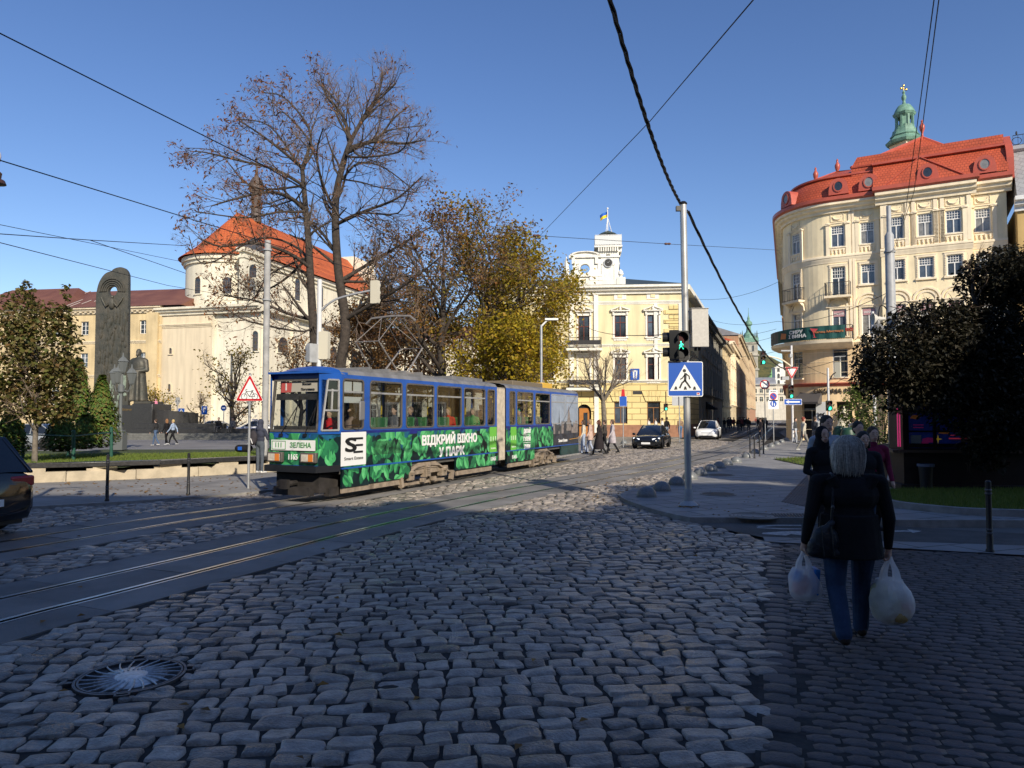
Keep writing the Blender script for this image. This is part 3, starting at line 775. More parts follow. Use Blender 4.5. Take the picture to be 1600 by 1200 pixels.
bays=[fr.sz(p,420)[0]-.12 for p in(1405,1450,1494.5)]+[fr.sz(1538,420)[0]]
rowz=[('top',14.36,15.95,.92),('mid',11.45,12.9,.92),('second',7.75,9.75,.96),('mezzanine',4.75,6.8,1.0)]
holes=[];wins=[]
alls=[(cols[1244],0),(cols[1310],0),(cols[1357],0)]+[(b,-.5)for b in bays[:3]]+[(bays[3],0)]
for s,y in alls:
 for nm,z0,z1,w_ in rowz:
  if nm=='mid' and s<cols[1310]+.1:z0-=.75
  holes.append((s-w_/2,s+w_/2,z0,z1));wins.append((s,y,nm,z0,z1,w_))
for k in range(6):
 s=-AL-2.4-4*k
 for nm,z0,z1,w_ in rowz:holes.append((s-w_/2,s+w_/2,z0,z1));wins.append((s,0,nm,z0,z1,w_))
door=(s_for(1252)-.1,s_for(1279),.06,3.05);dress=(s_for(1304),s_for(1328),.75,2.95)
holes+=[door,dress]
mb=MB()
A0=-AL-ST
wall(mb,A0,bay0,7.1,zc,[h for h in holes if h[1]<bay0 and h[2]>7.1],cuts=CUT)
wall(mb,bay1,RL,7.1,zc,[h for h in holes if h[0]>bay1 and h[2]>7.1])
wall(mb,bay0,bay1,7.1,zc,[h for h in holes if bay0<h[0]<bay1 and h[2]>7.1],y=-.5)
for s in(bay0,bay1):mb.quad((s,-.5,0),(s,0,0),(s,0,zc),(s,-.5,zc))
wall(mb,A0,bay0,0,7.1,[h for h in holes if h[1]<bay0 and h[3]<7.1],cuts=CUT,mi=1)
wall(mb,bay1,RL,0,7.1,[h for h in holes if h[0]>bay1 and h[3]<7.1],mi=1)
wall(mb,bay0,bay1,0,7.1,[h for h in holes if bay0<h[0]<bay1 and h[3]<7.1],y=-.5,mi=1)
for z in(.9,1.6,2.3,3.0,5.1,5.9,6.6):sweep(mb,[(.0,z-.015),(-.02,z),(.0,z+.015)],[s for s in SS if s<=bay0]+[bay0],2,caps=False)
cornice(mb,[s for s in SS if s<bay0]+[bay0],3.95+.15,.25,.22,3);cornice(mb,[bay0,bay1],4.1,.25,.22,3,-.5)
cornice(mb,[s for s in SS if s<bay0]+[bay0],7.02,.3,.25,2);cornice(mb,[bay0-.1,bay1+.1],7.02,.3,.25,2,-.5)
for z,h,d in((13.2,.55,.14),(10.35-5,.01,.01)):
 if h>.1:
  cornice(mb,[s for s in SS if s<bay0]+[bay0],z,h,d,2);cornice(mb,[bay0-.05,bay1+.05],z,h,d,2,-.5);cornice(mb,[bay1,RL],z,h,d,2)
cornice(mb,[s for s in SS if s<bay0]+[bay0],16.9,.72,.62,2);cornice(mb,[bay0-.3,bay1+.3],16.9,.85,.62,2,-.5);cornice(mb,[bay1,RL+.3],16.9,.8,.62,2)
for s in[bay0+.12,bay0+.35]+[(bays[i]+bays[i+1])/2+d for i in(0,1)for d in(-.2,.2)]+[bay1-.15]:
 mb.box(s-.12,s+.12,-.58,-.49,13.8,16.9,2)
for s in(cols[1310]+.82,cols[1310]+1.05):mb.box(s-.09,s+.09,-.07,.01,7.3,16.9,2)
wall(mb,0,RL,0,zc,y=9,cuts=());mb.quad((RL,0,0),(RL,14,0),(RL,14,zc+1.2),(RL,0,zc+1.2))
mb.quad((RL,0,zc),(RL,1.2,zc+3.3),(RL,14,zc+3.3),(RL,14,zc))
mb.xf(cp);part('wall',mb,[M_cream,M_ochre,M_trim,M_redmetal],B,smooth=30)
for i,(s,y,nm,z0,z1,w_)in enumerate(wins):
 q=cp((s,y,0));r=min(-s/RC,PM)*-1 if s<0 else 0
 window(B,w_,z1-z0,(q[0],q[1],z0),r,M_white if nm!='mezzanine' else M_greypole,M_trim,'grid' if nm in('top','mid')else 'T',{'top':'brackets','mid':'greek','second':'arch','mezzanine':'sill'}[nm],(1,2,0,2,1,2)[(i*5+i//4)%6]if nm!='mezzanine' else 0)
M_hostel=mat('pink_window_film',(.45,.25,.27),.6);M_dark=mat('dark_interior',(.012,.012,.013),.8)
for s,y in alls[1:6]:
 q=cp((s,y,0));mb=MB();mb.box(-.38,.38,.06,.075,0,.42);join(mb,text_mb('HOSTEL',.19,.012,.004),1,(0,.055,.2));part('window_sign',mb,[M_hostel,M_signwhite],B,loc=(q[0],q[1],9.2),smooth=0)
mb=MB()
left=[s for s in SS if s<bay0]+[bay0-.4]
def mans(S,y0,zb):
 sweep(mb,[(y0-.62,zb),(y0-.78,zb+.12),(y0-.78,zb+.38),(y0-.5,zb+.46),(y0-.3,zb+.48)],S,1,caps=True)
mans(left,0,17.58);mans([bay0-.45,bay1+.45],-.5,17.7);mans([bay1+.4,RL+.3],0,17.66)
sweep(mb,[(-.3,18.0),(-.12,18.6),(.25,19.25),(.75,19.75)],left,0);sweep(mb,[(.75,19.72),(.55,19.78),(.55,19.9),(.85,19.95)],left,1)
sweep(mb,[(.85,19.93),(4.2,21.3),(9,21.3)],left,0)
sweep(mb,[(-.8,18.1),(-.5,19.0),(.1,19.75),(.5,20.1)],[bay0-.42,RL+.1],0);sweep(mb,[(.5,20.08),(.25,20.14),(.25,20.28),(.6,20.32)],[bay0-.5,RL+.1],1)
hl=s_for(1334);ap=(fr.sz(1437,218)[0]+.3,6.5,23.7)
base=[(hl,.6,20.3),(RL,.6,20.3),(RL,13,20.3),(hl,13,20.3)];rr_=(RL-.2,6.5,20.9)
mb.quad((hl,.6,19.2),(hl,.6,20.3),(hl,9,20.3),(hl,9,19.2),1);mb.quad((hl,.6,19.2),(bay0,.6,19.2),(bay0,.6,20.3),(hl,.6,20.3),0);mb.add(base+[ap,rr_],[(0,1,5,4),(1,2,5),(2,3,4,5),(3,0,4)],0)
mb.add([base[0],base[1],(RL,.6,21.0),(hl+.4,.6,21.0)],[(0,1,2,3)],0)
mb.tube([base[0],ap,rr_],.13,6,1);mb.tube([base[0],(RL,.5,20.35)],.1,5,1)
for s in(hl-.2,-1.8):q0,q1=(s,.9,19.95),(s+.2,4.2,21.3);mb.tube([q0,q1],.09,5,1)
g0,g1=bay0+.25,bay1-.25;mb.add([(g0,-.85,18.12),(g1,-.85,18.12),((g0+g1)/2-.2,-.42,19.95)],[(0,1,2)],0);mb.tube([(g0,-.9,18.12),((g0+g1)/2-.2,-.46,19.98),(g1,-.9,18.12)],.05,5,1)
mb.box(RL+.02,RL+.42,-.6,9,17.6,19.0,1);mb.prism([(-.6,19.0),(-.2,19.8),(1.2,21.0),(2.4,21.2),(9,21.2),(9,19)],RL+.02,RL+.42,'YZ',1)
mb.xf(cp);part('roof',mb,[M_tile,M_redmetal],B,smooth=30)
dm=MB();P=[(-.52,0),(.52,0)]+[(.52-.02+0*i,.35)for i in range(1)]+[(.46*math.cos(PI*i/12),.5+.46*math.sin(PI*i/12))for i in range(13)]+[(-.5,.35)]
dm.prism(P,-.12,1.1,'XZ')
for i in range(16):
 a,b=2*PI*i/16,2*PI*(i+1)/16
 dm.prism([(.27*math.cos(a),.47+.34*math.sin(a)),(.27*math.cos(b),.47+.34*math.sin(b)),(.21*math.cos(b),.47+.27*math.sin(b)),(.21*math.cos(a),.47+.27*math.sin(a))],-.17,-.12,'XZ')
dme=dm.mesh('dormer',M_redmetal);pm_=MB();pm_.prism([(.22*math.cos(2*PI*i/20),.47+.28*math.sin(2*PI*i/20))for i in range(20)],-.135,-.1,'XZ')
pme=[pm_.mesh('pane',GL[1]),pm_.mesh('pane',GL[0])]
for i,px in enumerate((1238,1311,1358,1449,1537)):
 s=s_for(px,18.5);y=-.62 if bay0-.5<s else-.35;q=cp((s,y-.05,0));d=link('dormer',dme,B,(q[0],q[1],18.12),min(-s/RC,PM)*-1 if s<0 else 0);link('pane',pme[i%2],d);d.scale=(1.3,1.3,1.25)
for s,y,z in((-4.3,2.4,20.2),(-2.2,4.2,20.9),(ap[0],ap[1],ap[2])):
 q=cp((s,y,z));f_=MB();f_.lathe([(a_*.75,b_*.72)for a_,b_ in[(.22,0),(.12,.15),(.10,.5),(.24,.9),(.27,1.25),(.13,1.55),(.09,1.65),(.12,1.8),(.02,2.0)]],10);part('finial',f_,M_redmetal,B,loc=q)
M_iron2=mat('balcony_iron',(.03,.03,.033),.6)
def balcony(s,w_,z,dpt=.75):
 mb=MB();mb.box(s-w_/2,s+w_/2,-dpt,0,z-.16,z)
 for x in(s-w_/2+.15,s+w_/2-.15):mb.prism([(0,z-.16),(-dpt*.8,z-.16),(0,z-.55)],x-.07,x+.07,'YZ')
 mb.v=[cp(p)for p in mb.v];b=part('balcony',mb,M_trim,B)
 r=MB();railing(r,[(s-w_/2+.04,0),(s-w_/2+.04,-dpt+.04),(s+w_/2-.04,-dpt+.04),(s+w_/2-.04,0)],z,.95,.13);r.v=[cp(p)for p in r.v];part('railing',r,M_iron2,b)
balcony(cols[1310],1.7,10.68);balcony(cols[1244],1.6,10.68,.7)
mb=MB();SB=sorted([s for s in CUT if s>-AL+.2]+[-AL+.2,0,cols[1310]+.9])
sweep(mb,[(0,6.85),(-.5,6.95),(-1.0,7.22),(-1.05,7.45),(0,7.45)],SB);mb.xf(cp);bal=part('balcony',mb,M_trim,B)
r=MB();pth=[(s,-.98)for s in SB]+[(SB[-1],0)];railing(r,[cp((p[0],p[1],0))[:2]for p in pth],7.45,1.0,.14);part('railing',r,M_iron2,bal)
fl_=MB();
for k in range(7):fl_.ell((cols[1310]+.35+.09*k,-.9,8.15+.03*(k%2)),(.06,.06,.06),6,4,0)
fl_.box(cols[1310]+.3,cols[1310]+.95,-.97,-.83,7.98,8.1,1);fl_.xf(cp);part('flower_box',fl_,[M_signred,M_tile],bal)
mb=MB();mb.box(door[0],door[1],.22,.26,.06,3.05);mb.box((door[0]+door[1])/2-.03,(door[0]+door[1])/2+.03,.17,.23,.06,2.4,1);mb.box(door[0],door[1],.17,.23,2.38,2.46,1);mb.xf(cp);part('door',mb,[M_dark,M_greypole],B)
mb=MB();a0,a1=door[0]-.15,door[1]+.12;mb.prism([(0,3.7),(-.85,2.95),(-.85,2.8),(0,2.8)],a0,a1,'YZ');mb.xf(cp);part('awning',mb,mat('grey_awning',(.10,.09,.085),.8),B)
tx_=text_mb('OKSANA MUKHA',.50,.05,.004);so0=s_for(1272,3.8);wd=max(p[0]for p in tx_.v)-min(p[0]for p in tx_.v);mn=min(p[0]for p in tx_.v);k_=3.9/wd
tx_.v=[cp((so0+(p[0]-mn)*k_,p[1]-.07,p[2]+3.72))for p in tx_.v];part('shop_sign_letters',tx_,mat('dark_bronze_letters',(.035,.025,.018),.4),B,smooth=0)
mb=MB();p0,p1=s_for(1276,2),s_for(1292,2);mb.box(p0,p1,-.09,-.03,.95,2.95);pc=(p0+p1)/2
for sg in(-1,1):mb.tube([(pc+sg*.22*math.cos(t),-.1,1.85+.22*math.sin(t))for t in[PI*(-.5+i/8)for i in range(9)]],.035,5,1);mb.tube([(pc+sg*.24,-.1,2.15),(pc+sg*.08,-.1,1.9),(pc,-.1,2.05)],.035,5,1)
mb.xf(cp);part('poster',mb,[M_signwhite,M_black],B)
mb=MB();a,b,c,d=dress;mb.quad((a,1.2,c),(b,1.2,c),(b,1.2,d),(a,1.2,d));mb.quad((a,.2,c),(b,.2,c),(b,1.2,c),(a,1.2,c));mb.quad((a,.2,c),(a,1.2,c),(a,1.2,d),(a,.2,d));mb.quad((b,.2,c),(b,.2,d),(b,1.2,d),(b,1.2,c));mb.quad((a,.2,d),(a,1.2,d),(b,1.2,d),(b,.2,d));part('shop_window',mb,mat('shop_interior',(.16,.15,.14),.8),B,smooth=0)
dW=fr.W((dress[0]+dress[1])/2,-.35,.72);t=thing('wedding_dress','ivory wedding dress with a wide skirt displayed in the shop window','dress',(dW[0],dW[1],.72),fr.rz)
mb=MB();n_=36;prof=[(.66,0),(.60,.2),(.48,.6),(.33,.95),(.14,1.2),(.12,1.28)]
for r_,z in prof:
 for k in range(n_):a=2*PI*k/n_;q=r_*(1+.06*math.sin(9*a)*(r_/.66));mb.v.append((q*math.cos(a),q*.8*math.sin(a),z))
for i in range(len(prof)-1):
 for k in range(n_):mb.f.append((i*n_+k,i*n_+(k+1)%n_,(i+1)*n_+(k+1)%n_,(i+1)*n_+k));mb.m.append(0)
M_tulle=mat('ivory_tulle',(.72,.66,.50),.8,.06,6);part('skirt',mb,M_tulle,t)
mb=MB();mb.lathe([(.12,1.26),(.14,1.4),(.17,1.55),(.16,1.66),(.06,1.72),(.055,1.85),(.02,1.88)],14,sy=.7)
for sg in(-1,1):mb.tube([(sg*.16,0,1.62),(sg*.24,0,1.42),(sg*.2,-.05,1.2)],[.055,.045,.035],7)
part('bodice',mb,M_tulle,t)
BS0,BS1=-AL+.35,cols[1310]+.45
M_banner=mat('green_banner_cloth',(.012,.075,.068),.75,.15,2);M_bgrey=mat('grey_banner_end',(.10,.11,.105),.75)
mb=MB();N=44
for i in range(N+1):
 s=lerp(BS0,BS1,i/N)
 for j,z in enumerate((7.5,8.45)):mb.v.append(cp((s+(.5 if j and i==N else 0)*0,-1.06+.03*math.sin(i*1.3)*(i>8),z+(.0 if i<N-3 else-.0))))
for i in range(N):mb.f.append((2*i,2*i+2,2*i+3,2*i+1));mb.m.append(1 if i<11 else 0)
def bt(s_,txt,size,z,mi,bold=.004):
 x=text_mb(txt,size,.01,bold);x.v=[cp((s_+p[0],p[1]-1.11,z+p[2]))for p in x.v];join(mb,x,mi)
bm_=lerp(BS0,BS1,.52);bt(bm_,'СИРУ',.34,8.16,2,.012);bt(bm_+.08,'І ВИНА',.34,7.84,2,.012);bt(lerp(BS0,BS1,.10),'8-10',.22,8.0,4);bt(lerp(BS0,BS1,.84),'Палац Мистецтв',.22,8.02,3)
cs=lerp(BS0,BS1,.36);mb.add([cp((cs+a,-1.12,7.98+b))for a,b in((-.26,-.2),(.22,-.24),(.27,.16),(-.2,.26))],[(0,1,2,3)],3)
gs=lerp(BS0,BS1,.70);mb.add([cp((gs+a,-1.12,7.98+b))for a,b in((-.2,.36),(.26,.28),(.05,.0),(.09,-.3),(.2,-.34),(-.05,-.36),(.03,-.3),(-.01,.02))],[(0,7,2,1),(7,6,3,2),(5,4,3,6)],5)
for p in mb.v:pass
mb.xf(lambda p:fr.W(p[0],p[1],p[2]))
tag(part('balcony_banner',mb,[M_banner,M_bgrey,M_signwhite,mat('banner_orange',(.55,.20,.07),.7),mat('banner_pale',(.35,.36,.34),.7),mat('banner_coral',(.62,.08,.09),.7)],smooth=0),'long green festival banner with white lettering along the curved balcony','banner')
M_slate=brickmat('grey_slate_roof',(.34,.34,.34),(.30,.30,.31),(.2,.2,.2),.4,.3,.015,.5,.3,.5,math.radians(30),.1,1,'XZ')
q=fr.W(RL+.45,-1.0);NB=thing('neighbouring_building','pale building with grey slate mansard and roof cresting at the right edge','building',(q[0],q[1],0),fr.rz)
mb=MB();hs=[(a,a+1.1,z,z+2.0)for a in(1.0,3.4,5.8,8.2)for z in(1,5,9,12.4)]
wall(mb,0,12,0,15.6,hs);mb.quad((0,0,0),(0,0,15.6),(0,12,15.6),(0,12,0));cornice(mb,[-.15,12],15.2,.9,.7,1);part('wall',mb,[stucco('yellow_ochre_wall',(.55,.38,.16)),M_white],NB)
for h in hs:window(NB,1.1,2.0,((h[0]+h[1])/2,0,h[2]),0,M_white,M_white,'cross','plain',2)
mb=MB();sweep(mb,[(-.2,16.1),(1.0,18.6),(1.9,19.8)],[0,12],0);mb.quad((0,-.2,16.1),(0,1.9,19.8),(0,10,19.8),(0,10,16.1));sweep(mb,[(1.8,19.7),(1.6,19.85),(1.6,20.1),(10,20.1)],[-.1,12],1);part('roof',mb,[M_slate,M_signback],NB)
mb=MB();railing(mb,[(0.1,1.8),(12,1.8)],20.1,.75,.28)
for k in range(12):mb.ell((.3+k,1.8,20.98),(.06,.05,.16),6,4);mb.tube([(.3+k+.28*math.cos(t),1.8,20.45+.25*math.sin(t))for t in[2*PI*i/10 for i in range(11)]],.02,4)
part('roof_cresting',mb,M_iron2,NB)
CT=at(1416,300,78);t=thing('lantern_tower','green copper lantern tower with golden cross rising behind the red roof','tower',(CT[0],CT[1],0),.35);t.scale=(.84,.84,1)
M_copper=mat('green_copper',(.20,.36,.27),.6,.3,1.6,.3,12,col2=(.10,.20,.15));M_gold=mat('gilded_metal',(.8,.52,.12),.25,metal=1)
zc_=lambda py:at(1416,py,78)[2]
mb=MB();mb.box(-1.3,1.3,-1.3,1.3,0,zc_(224));part('shaft',mb,M_trim,t)
mb=MB();mb.lathe([(2.2,zc_(226)),(2.35,zc_(222)),(1.7,zc_(215)),(1.45,zc_(206)),(1.45,zc_(204))],8);mb.lathe([(1.75,zc_(214)),(1.8,zc_(213)),(1.25,zc_(206)),(1.2,zc_(200))],8);part('skirt_roof',mb,M_copper,t,smooth=20)
mb=MB();z0,z1=zc_(203),zc_(180)
for k in range(8):
 a=2*PI*(k+.5)/8;mb.cbox((1.0*math.cos(a),1.0*math.sin(a),(z0+z1)/2),(.26,.26,z1-z0),a)
 b=2*PI*k/8
 if k%2:mb.cbox((.92*math.cos(b),.92*math.sin(b),(z0+z1)/2),(.08,.6,z1-z0),b)
mb.lathe([(1.15,z0-.1),(1.15,z0+.4),(.98,z0+.5)],8);mb.lathe([(1.0,z1-.35),(1.3,z1-.1),(1.42,z1+.15),(1.0,z1+.3)],8);part('lantern',mb,M_copper,t,smooth=20)
mb=MB();mb.ell((0,0,zc_(196)),(.22,.22,.45),10,6);part('bell',mb,M_dark,t)
mb=MB();mb.lathe([(1.35,z1+.1),(1.1,z1+.6),(.75,z1+1.05),(.25,z1+1.25),(.16,z1+1.6),(.3,z1+1.9),(.3,z1+2.1),(.12,z1+2.4),(.2,z1+2.6),(.05,z1+2.85)],12);part('dome',mb,M_copper,t)
mb=MB();zt=zc_(150);mb.tube([(0,0,zt),(0,0,zc_(134))],.05,6);mb.tube([(-.4,0,zc_(139)),(.4,0,zc_(139))],.05,6)
for p in((-.45,0,zc_(139)),(.45,0,zc_(139)),(0,0,zc_(134)),(0,0,zc_(150))):mb.ell(p,(.15,.15,.15),8,6)
part('cross',mb,M_gold,t)
c0=G(1068,683.5);yd=Vector((1,-.10)).normalized();YL=18.0
fy=Fr(c0[0]-yd.x*YL,c0[1]-yd.y*YL,yd.x,yd.y)
M_yel=stucco('pale_yellow_stucco',(.74,.65,.41),.05);M_yel2=brickmat('yellow_rustication',(.72,.58,.28),(.70,.56,.26),(.36,.28,.13),1.5,.52,.035,.85,.8,.5,None,.08,.5,'XZ')
M_wtrim=stucco('white_stucco_trim',(.80,.775,.70),.05);M_redbrown=mat('redbrown_joinery',(.13,.03,.018),.5,.15,4);M_plinth=mat('red_stone_plinth',(.30,.15,.09),.7,.2,2,.2,20)
M_droof=mat('dark_green_sheet_roof',(.05,.065,.055),.5,.2,.8)
Y=thing('clock_tower_building','pale yellow corner building with white trim and small clock tower','building',(fy.o[0],fy.o[1],0),fy.rz)
def Q(px,py):return fy.sz(px,py)
zt=Q(1050,449)[1];zl_=Q(1030,596)[1];zp=Q(1030,664)[1];zf=Q(1030,475)[1]
xs_=[sum(Q(a,560)[0]for a in ab)/2 for ab in((858,866),(904,921),(961,978),(1012,1029.5))];xs_=[xs_[1]-2*(xs_[2]-xs_[1]),xs_[1]-(xs_[2]-xs_[1])]+xs_[1:]
W_=1.0;up=(Q(1020,526)[1],Q(1020,492)[1]);mdl=(Q(1020,593)[1],Q(1020,558)[1]);gr_=(Q(1020,662)[1],Q(1020,628)[1])
hs=[]
for i,s in enumerate(xs_):
 fren=i==2
 hs+=[(s-W_/2,s+W_/2,up[0]-(1.0 if fren else 0),up[1]),(s-W_/2,s+W_/2,mdl[0]-(.7 if fren else 0),mdl[1])]
 if i!=2:hs.append((s-.58,s+.58,gr_[0],gr_[1]))
 else:hs.append((s-.62,s+.62,.1,gr_[1]-.2))
mb=MB();wall(mb,0,YL,zl_,zt,[h for h in hs if h[2]>zl_-.1]);wall(mb,0,YL,zp,zl_,[h for h in hs if h[3]<zl_ and h[2]>zp-.5],mi=1)if False else wall(mb,0,YL,zp,zl_,[(h[0],h[1],max(h[2],zp),h[3])for h in hs if h[3]<zl_],mi=1)
wall(mb,-.0,YL,0,zp,[(h[0],h[1],h[2],zp)for h in hs if h[2]<zp-.5],y=-.06,mi=3,dep=.3)
DS=14.0;sd_=Vector((.37,1)).normalized();nx_=Vector((fy.d[0],fy.d[1]));ny_=Vector((-fy.d[1],fy.d[0]));sx_,sy_=sd_.dot(nx_),sd_.dot(ny_)
def side(k,out,z):return(YL+sx_*k+sy_*out,sy_*k-sx_*out,z)
def sq(k0,k1,z0,z1,out,mi):mb.quad(side(k0,out,z0),side(k1,out,z0),side(k1,out,z1),side(k0,out,z1),mi)
sq(0,DS,zl_,zt,0,0);sq(0,DS,zp,zl_,0,1);sq(0,DS,0,zp,.06,3)
mb.quad((0,0,0),(0,0,zt),(0,12,zt),(0,12,0))
for z,h,d in((zl_-.1,.22,.2),(Q(1000,541)[1],.2,.14),(zf,.3,.12),(zf+1.3,.18,.1)):cornice(mb,[0,YL+.1],z,h,d,2)
cornice(mb,[-.3,YL+.3],zt-.55,.75,.75,2);mb.box(0,YL,-.03,.01,zf+1.5,zt-.5,2)
def sidebox(k0,k1,o0,o1,z0,z1,mi):
 v=[side(k,o,z)for z in(z0,z1)for o in(o0,o1)for k in(k0,k1)];mb.add(v,[(0,1,3,2),(4,6,7,5),(0,4,5,1),(2,3,7,6),(0,2,6,4),(1,5,7,3)],mi)
sidebox(-.2,DS,0,.7,zt-.25,zt+.2,2);sidebox(0,DS,0,.15,zl_-.1,zl_+.12,2);sidebox(0,DS,0,.12,zf,zf+.3,2)
z=Q(1050,527)[1];i=0
while z<zf-.3:
 wq=1.25 if i%2 else .8;mb.box(YL-.35-wq,YL-.35,-.09,.01,z,z+.34,1);z+=.42;i+=1
mb.box(YL-2.5,YL-2.2,-.12,.01,zl_,zf,2);mb.box(YL-.32,YL+.02,-.1,.01,zl_,zf,2)
for s in(xs_[2]-1.1,xs_[2]+1.1):mb.box(s-.2,s+.2,-.16,.01,0.4,zt-.5,2)
for s in xs_:mb.box(s-.55,s+.55,-.05,.01,zf+.45,zf+1.2,2);mb.box(s-.2,s+.2,-.1,.0,zf+.6,zf+1.0,0)
for s in xs_:
 if s!=xs_[2]:
  for k in range(-2,3):
   c_=k*.28;mb.prism([(s+c_-.13,gr_[1]+.06),(s+c_+.13,gr_[1]+.06),(s+c_*1.5+.2,gr_[1]+.95),(s+c_*1.5-.2,gr_[1]+.95)],-.1,.01,'XZ',1)
part('wall',mb,[M_yel,M_yel2,M_wtrim,M_plinth],Y)
for i,s in enumerate(xs_):
 f=i==2
 h=up[1]-up[0]+(1.0 if f else 0);window(Y,W_,h,(s,0,up[0]-(1.0 if f else 0)),0,M_redbrown,M_wtrim,'cross','pediment',(0,2,0,0,2)[i])
 h=mdl[1]-mdl[0]+(.7 if f else 0);window(Y,W_,h,(s,0,mdl[0]-(.7 if f else 0)),0,M_redbrown,M_wtrim,'cross','pediment',(2,0,0,2,0)[i])
 if not f:window(Y,1.16,gr_[1]-gr_[0],(s,0,gr_[0]),0,mat('orange_joinery',(.22,.10,.035),.5),M_yel2,'T',None,(1,0,0,2,0)[i],rec=.2)
for z in(up[0]-1.05,mdl[0]-.75):
 mb=MB();mb.box(xs_[2]-1.6,xs_[2]+1.6,-1.0,0,z-.22,z)
 for x in(-1.3,1.3):mb.prism([(0,z-.22),(-.85,z-.22),(-.6,z-.5),(0,z-.9)],xs_[2]+x-.12,xs_[2]+x+.12,'YZ')
 b=part('balcony',mb,M_wtrim,Y);r=MB();railing(r,[(xs_[2]-1.55,0),(xs_[2]-1.55,-.95),(xs_[2]+1.55,-.95),(xs_[2]+1.55,0)],z,.95,.12)
 r.box(xs_[2]-1.5,xs_[2]+1.5,-.955,-.945,z+.3,z+.7);part('railing',r,M_iron2,b)
mb=MB();P=[(xs_[2]-.62,.1),(xs_[2]+.62,.1)]+[(xs_[2]+.62*math.cos(PI*i/12),gr_[1]-.82+.62*math.sin(PI*i/12))for i in range(13)]
mb.box(xs_[2]-.45,xs_[2]+.45,.16,.2,.1,2.6);mb.box(xs_[2]-.06,xs_[2]+.3,.13,.16,1.0,2.2,1);d_=part('door',mb,[mat('orange_wood_door',(.42,.16,.03),.5),M_glassdark],Y)
mb=MB();mb.prism(P,.2,.24,'XZ');part('door_recess',mb,M_dark,Y)
mb=MB();n=14
for i in range(n):
 a,b=PI*i/n,PI*(i+1)/n;mb.prism([(xs_[2]+r*math.cos(t),gr_[1]-.82+r*math.sin(t))for r,t in((.62,a),(1.0,a),(1.0,b),(.62,b))][::-1],-.12,.02,'XZ')
part('door_arch',mb,M_yel2,Y)
s=Q(992,590)[0];mb=MB();mb.box(s-.4,s+.4,-.16,-.12,zl_+.15,zl_+1.15);mb.add([(s+a,-.17,zl_+.65+b)for a,b in((-.2,.35),(-.05,.35),(-.05,-.4),(-.16,-.4))],[(3,2,1,0)],1);mb.add([(s+a,-.17,zl_+.65+b)for a,b in((.08,.35),(.22,.35),(.16,-.4),(.05,-.4))],[(3,2,1,0)],1)
mb.add([(s+a,-.17,zl_+.65+b)for a,b in((-.2,.35),(.22,.35),(.22,.25),(-.2,.22))],[(3,2,1,0)],1);part('wall_sign',mb,[M_signblue,M_signwhite],Y,smooth=0)
mb=MB();s=Q(996,614)[0];mb.box(s-.4,s+.4,-.03,.02,4.0 if False else Q(996,616)[1],Q(996,611)[1]);part('vent_grille',mb,M_iron2,Y)
mb=MB();e=.7;R0,R1_=(1.5,5.5,zt+1.9),(YL-4.5,5.5,zt+1.9)
cs_=side(DS,.5,zt+.2);v=[(-.3,-e,zt+.2),(YL+.4,-e,zt+.2),cs_,(-.3,12,zt+.2),R0,R1_]
mb.add(v,[(0,1,5,4),(1,2,5),(2,3,4,5),(3,0,4)]);part('roof',mb,M_droof,Y)
mb=MB();a0,a1=Q(884,440)[0],Q(976,440)[0];zb=zt+.2;zm=Q(930,430)[1];yo=-.3
mb.box(a0,a1,yo,yo+.5,zb-.1,zb+.55);mb.box(a0,Q(941,440)[0],yo-.06,yo+.56,zm-.18,zm)
for px in(889,899,925,933,938):s=Q(px,440)[0];mb.box(s-.22,s+.22,yo-.03,yo+.53,zb+.5,zm)
mb.box(Q(903,440)[0],Q(921,440)[0],yo+.1,yo+.35,zb+.5,zm-.1)
for px in(893,896,929,931):mb.lathe([(.1,0),(.16,.25),(.07,.6),(.12,.8)],8,(Q(px,440)[0],yo+.25,zb+.5))
cx_=Q(914,420)[0];zo=Q(914,421)[1];ztop=Q(914,394)[1];zs=Q(914,402)[1];hw=1.25
ring_o=[];n=24;ro=.44
outl=lambda t:None
O=[]
for i in range(n):
 a=2*PI*i/n;c,s_=math.cos(a),math.sin(a);k=1/max(abs(c)/1.0,abs(s_)/1.0);z_=s_*k;x_=c*k
 wz=1.1+.32*(abs(z_)if z_<0 else .25*z_);O.append((cx_+x_*wz,zo+(z_*(zs-zo)if z_>0 else z_*(zo-zm))))
I=[(cx_+ro*math.cos(2*PI*i/n),zo+ro*math.sin(2*PI*i/n))for i in range(n)]
for i in range(n):mb.prism([O[i],O[(i+1)%n],I[(i+1)%n],I[i]],yo+.02,yo+.48,'XZ')
for i in range(n):
 a,b=2*PI*i/n,2*PI*(i+1)/n;mb.prism([(cx_+r*math.cos(t),zo+r*math.sin(t))for r,t in((ro,a),(ro+.14,a),(ro+.14,b),(ro,b))][::-1],yo-.06,yo+.03,'XZ')
mb.box(cx_-1.45,cx_+1.45,yo-.15,yo+.6,zs-.12,zs+.12)
n=14
for r0,r1,p in((.0,1.28,0),(1.1,1.36,-.2)):
 for i in range(n):
  a,b=PI*i/n,PI*(i+1)/n;f=(ztop-zs-.1)/1.36
  mb.prism([(cx_+r*math.cos(t),zs+.1+r*f*math.sin(t))for r,t in((r0+.001,a),(r1,a),(r1,b),(r0+.001,b))][::-1],yo+p,yo+.5,'XZ')
for sg in(-1,1):mb.box(cx_+sg*1.05-.14,cx_+sg*1.05+.14,yo-.14,yo,zs-.7,zs-.12)
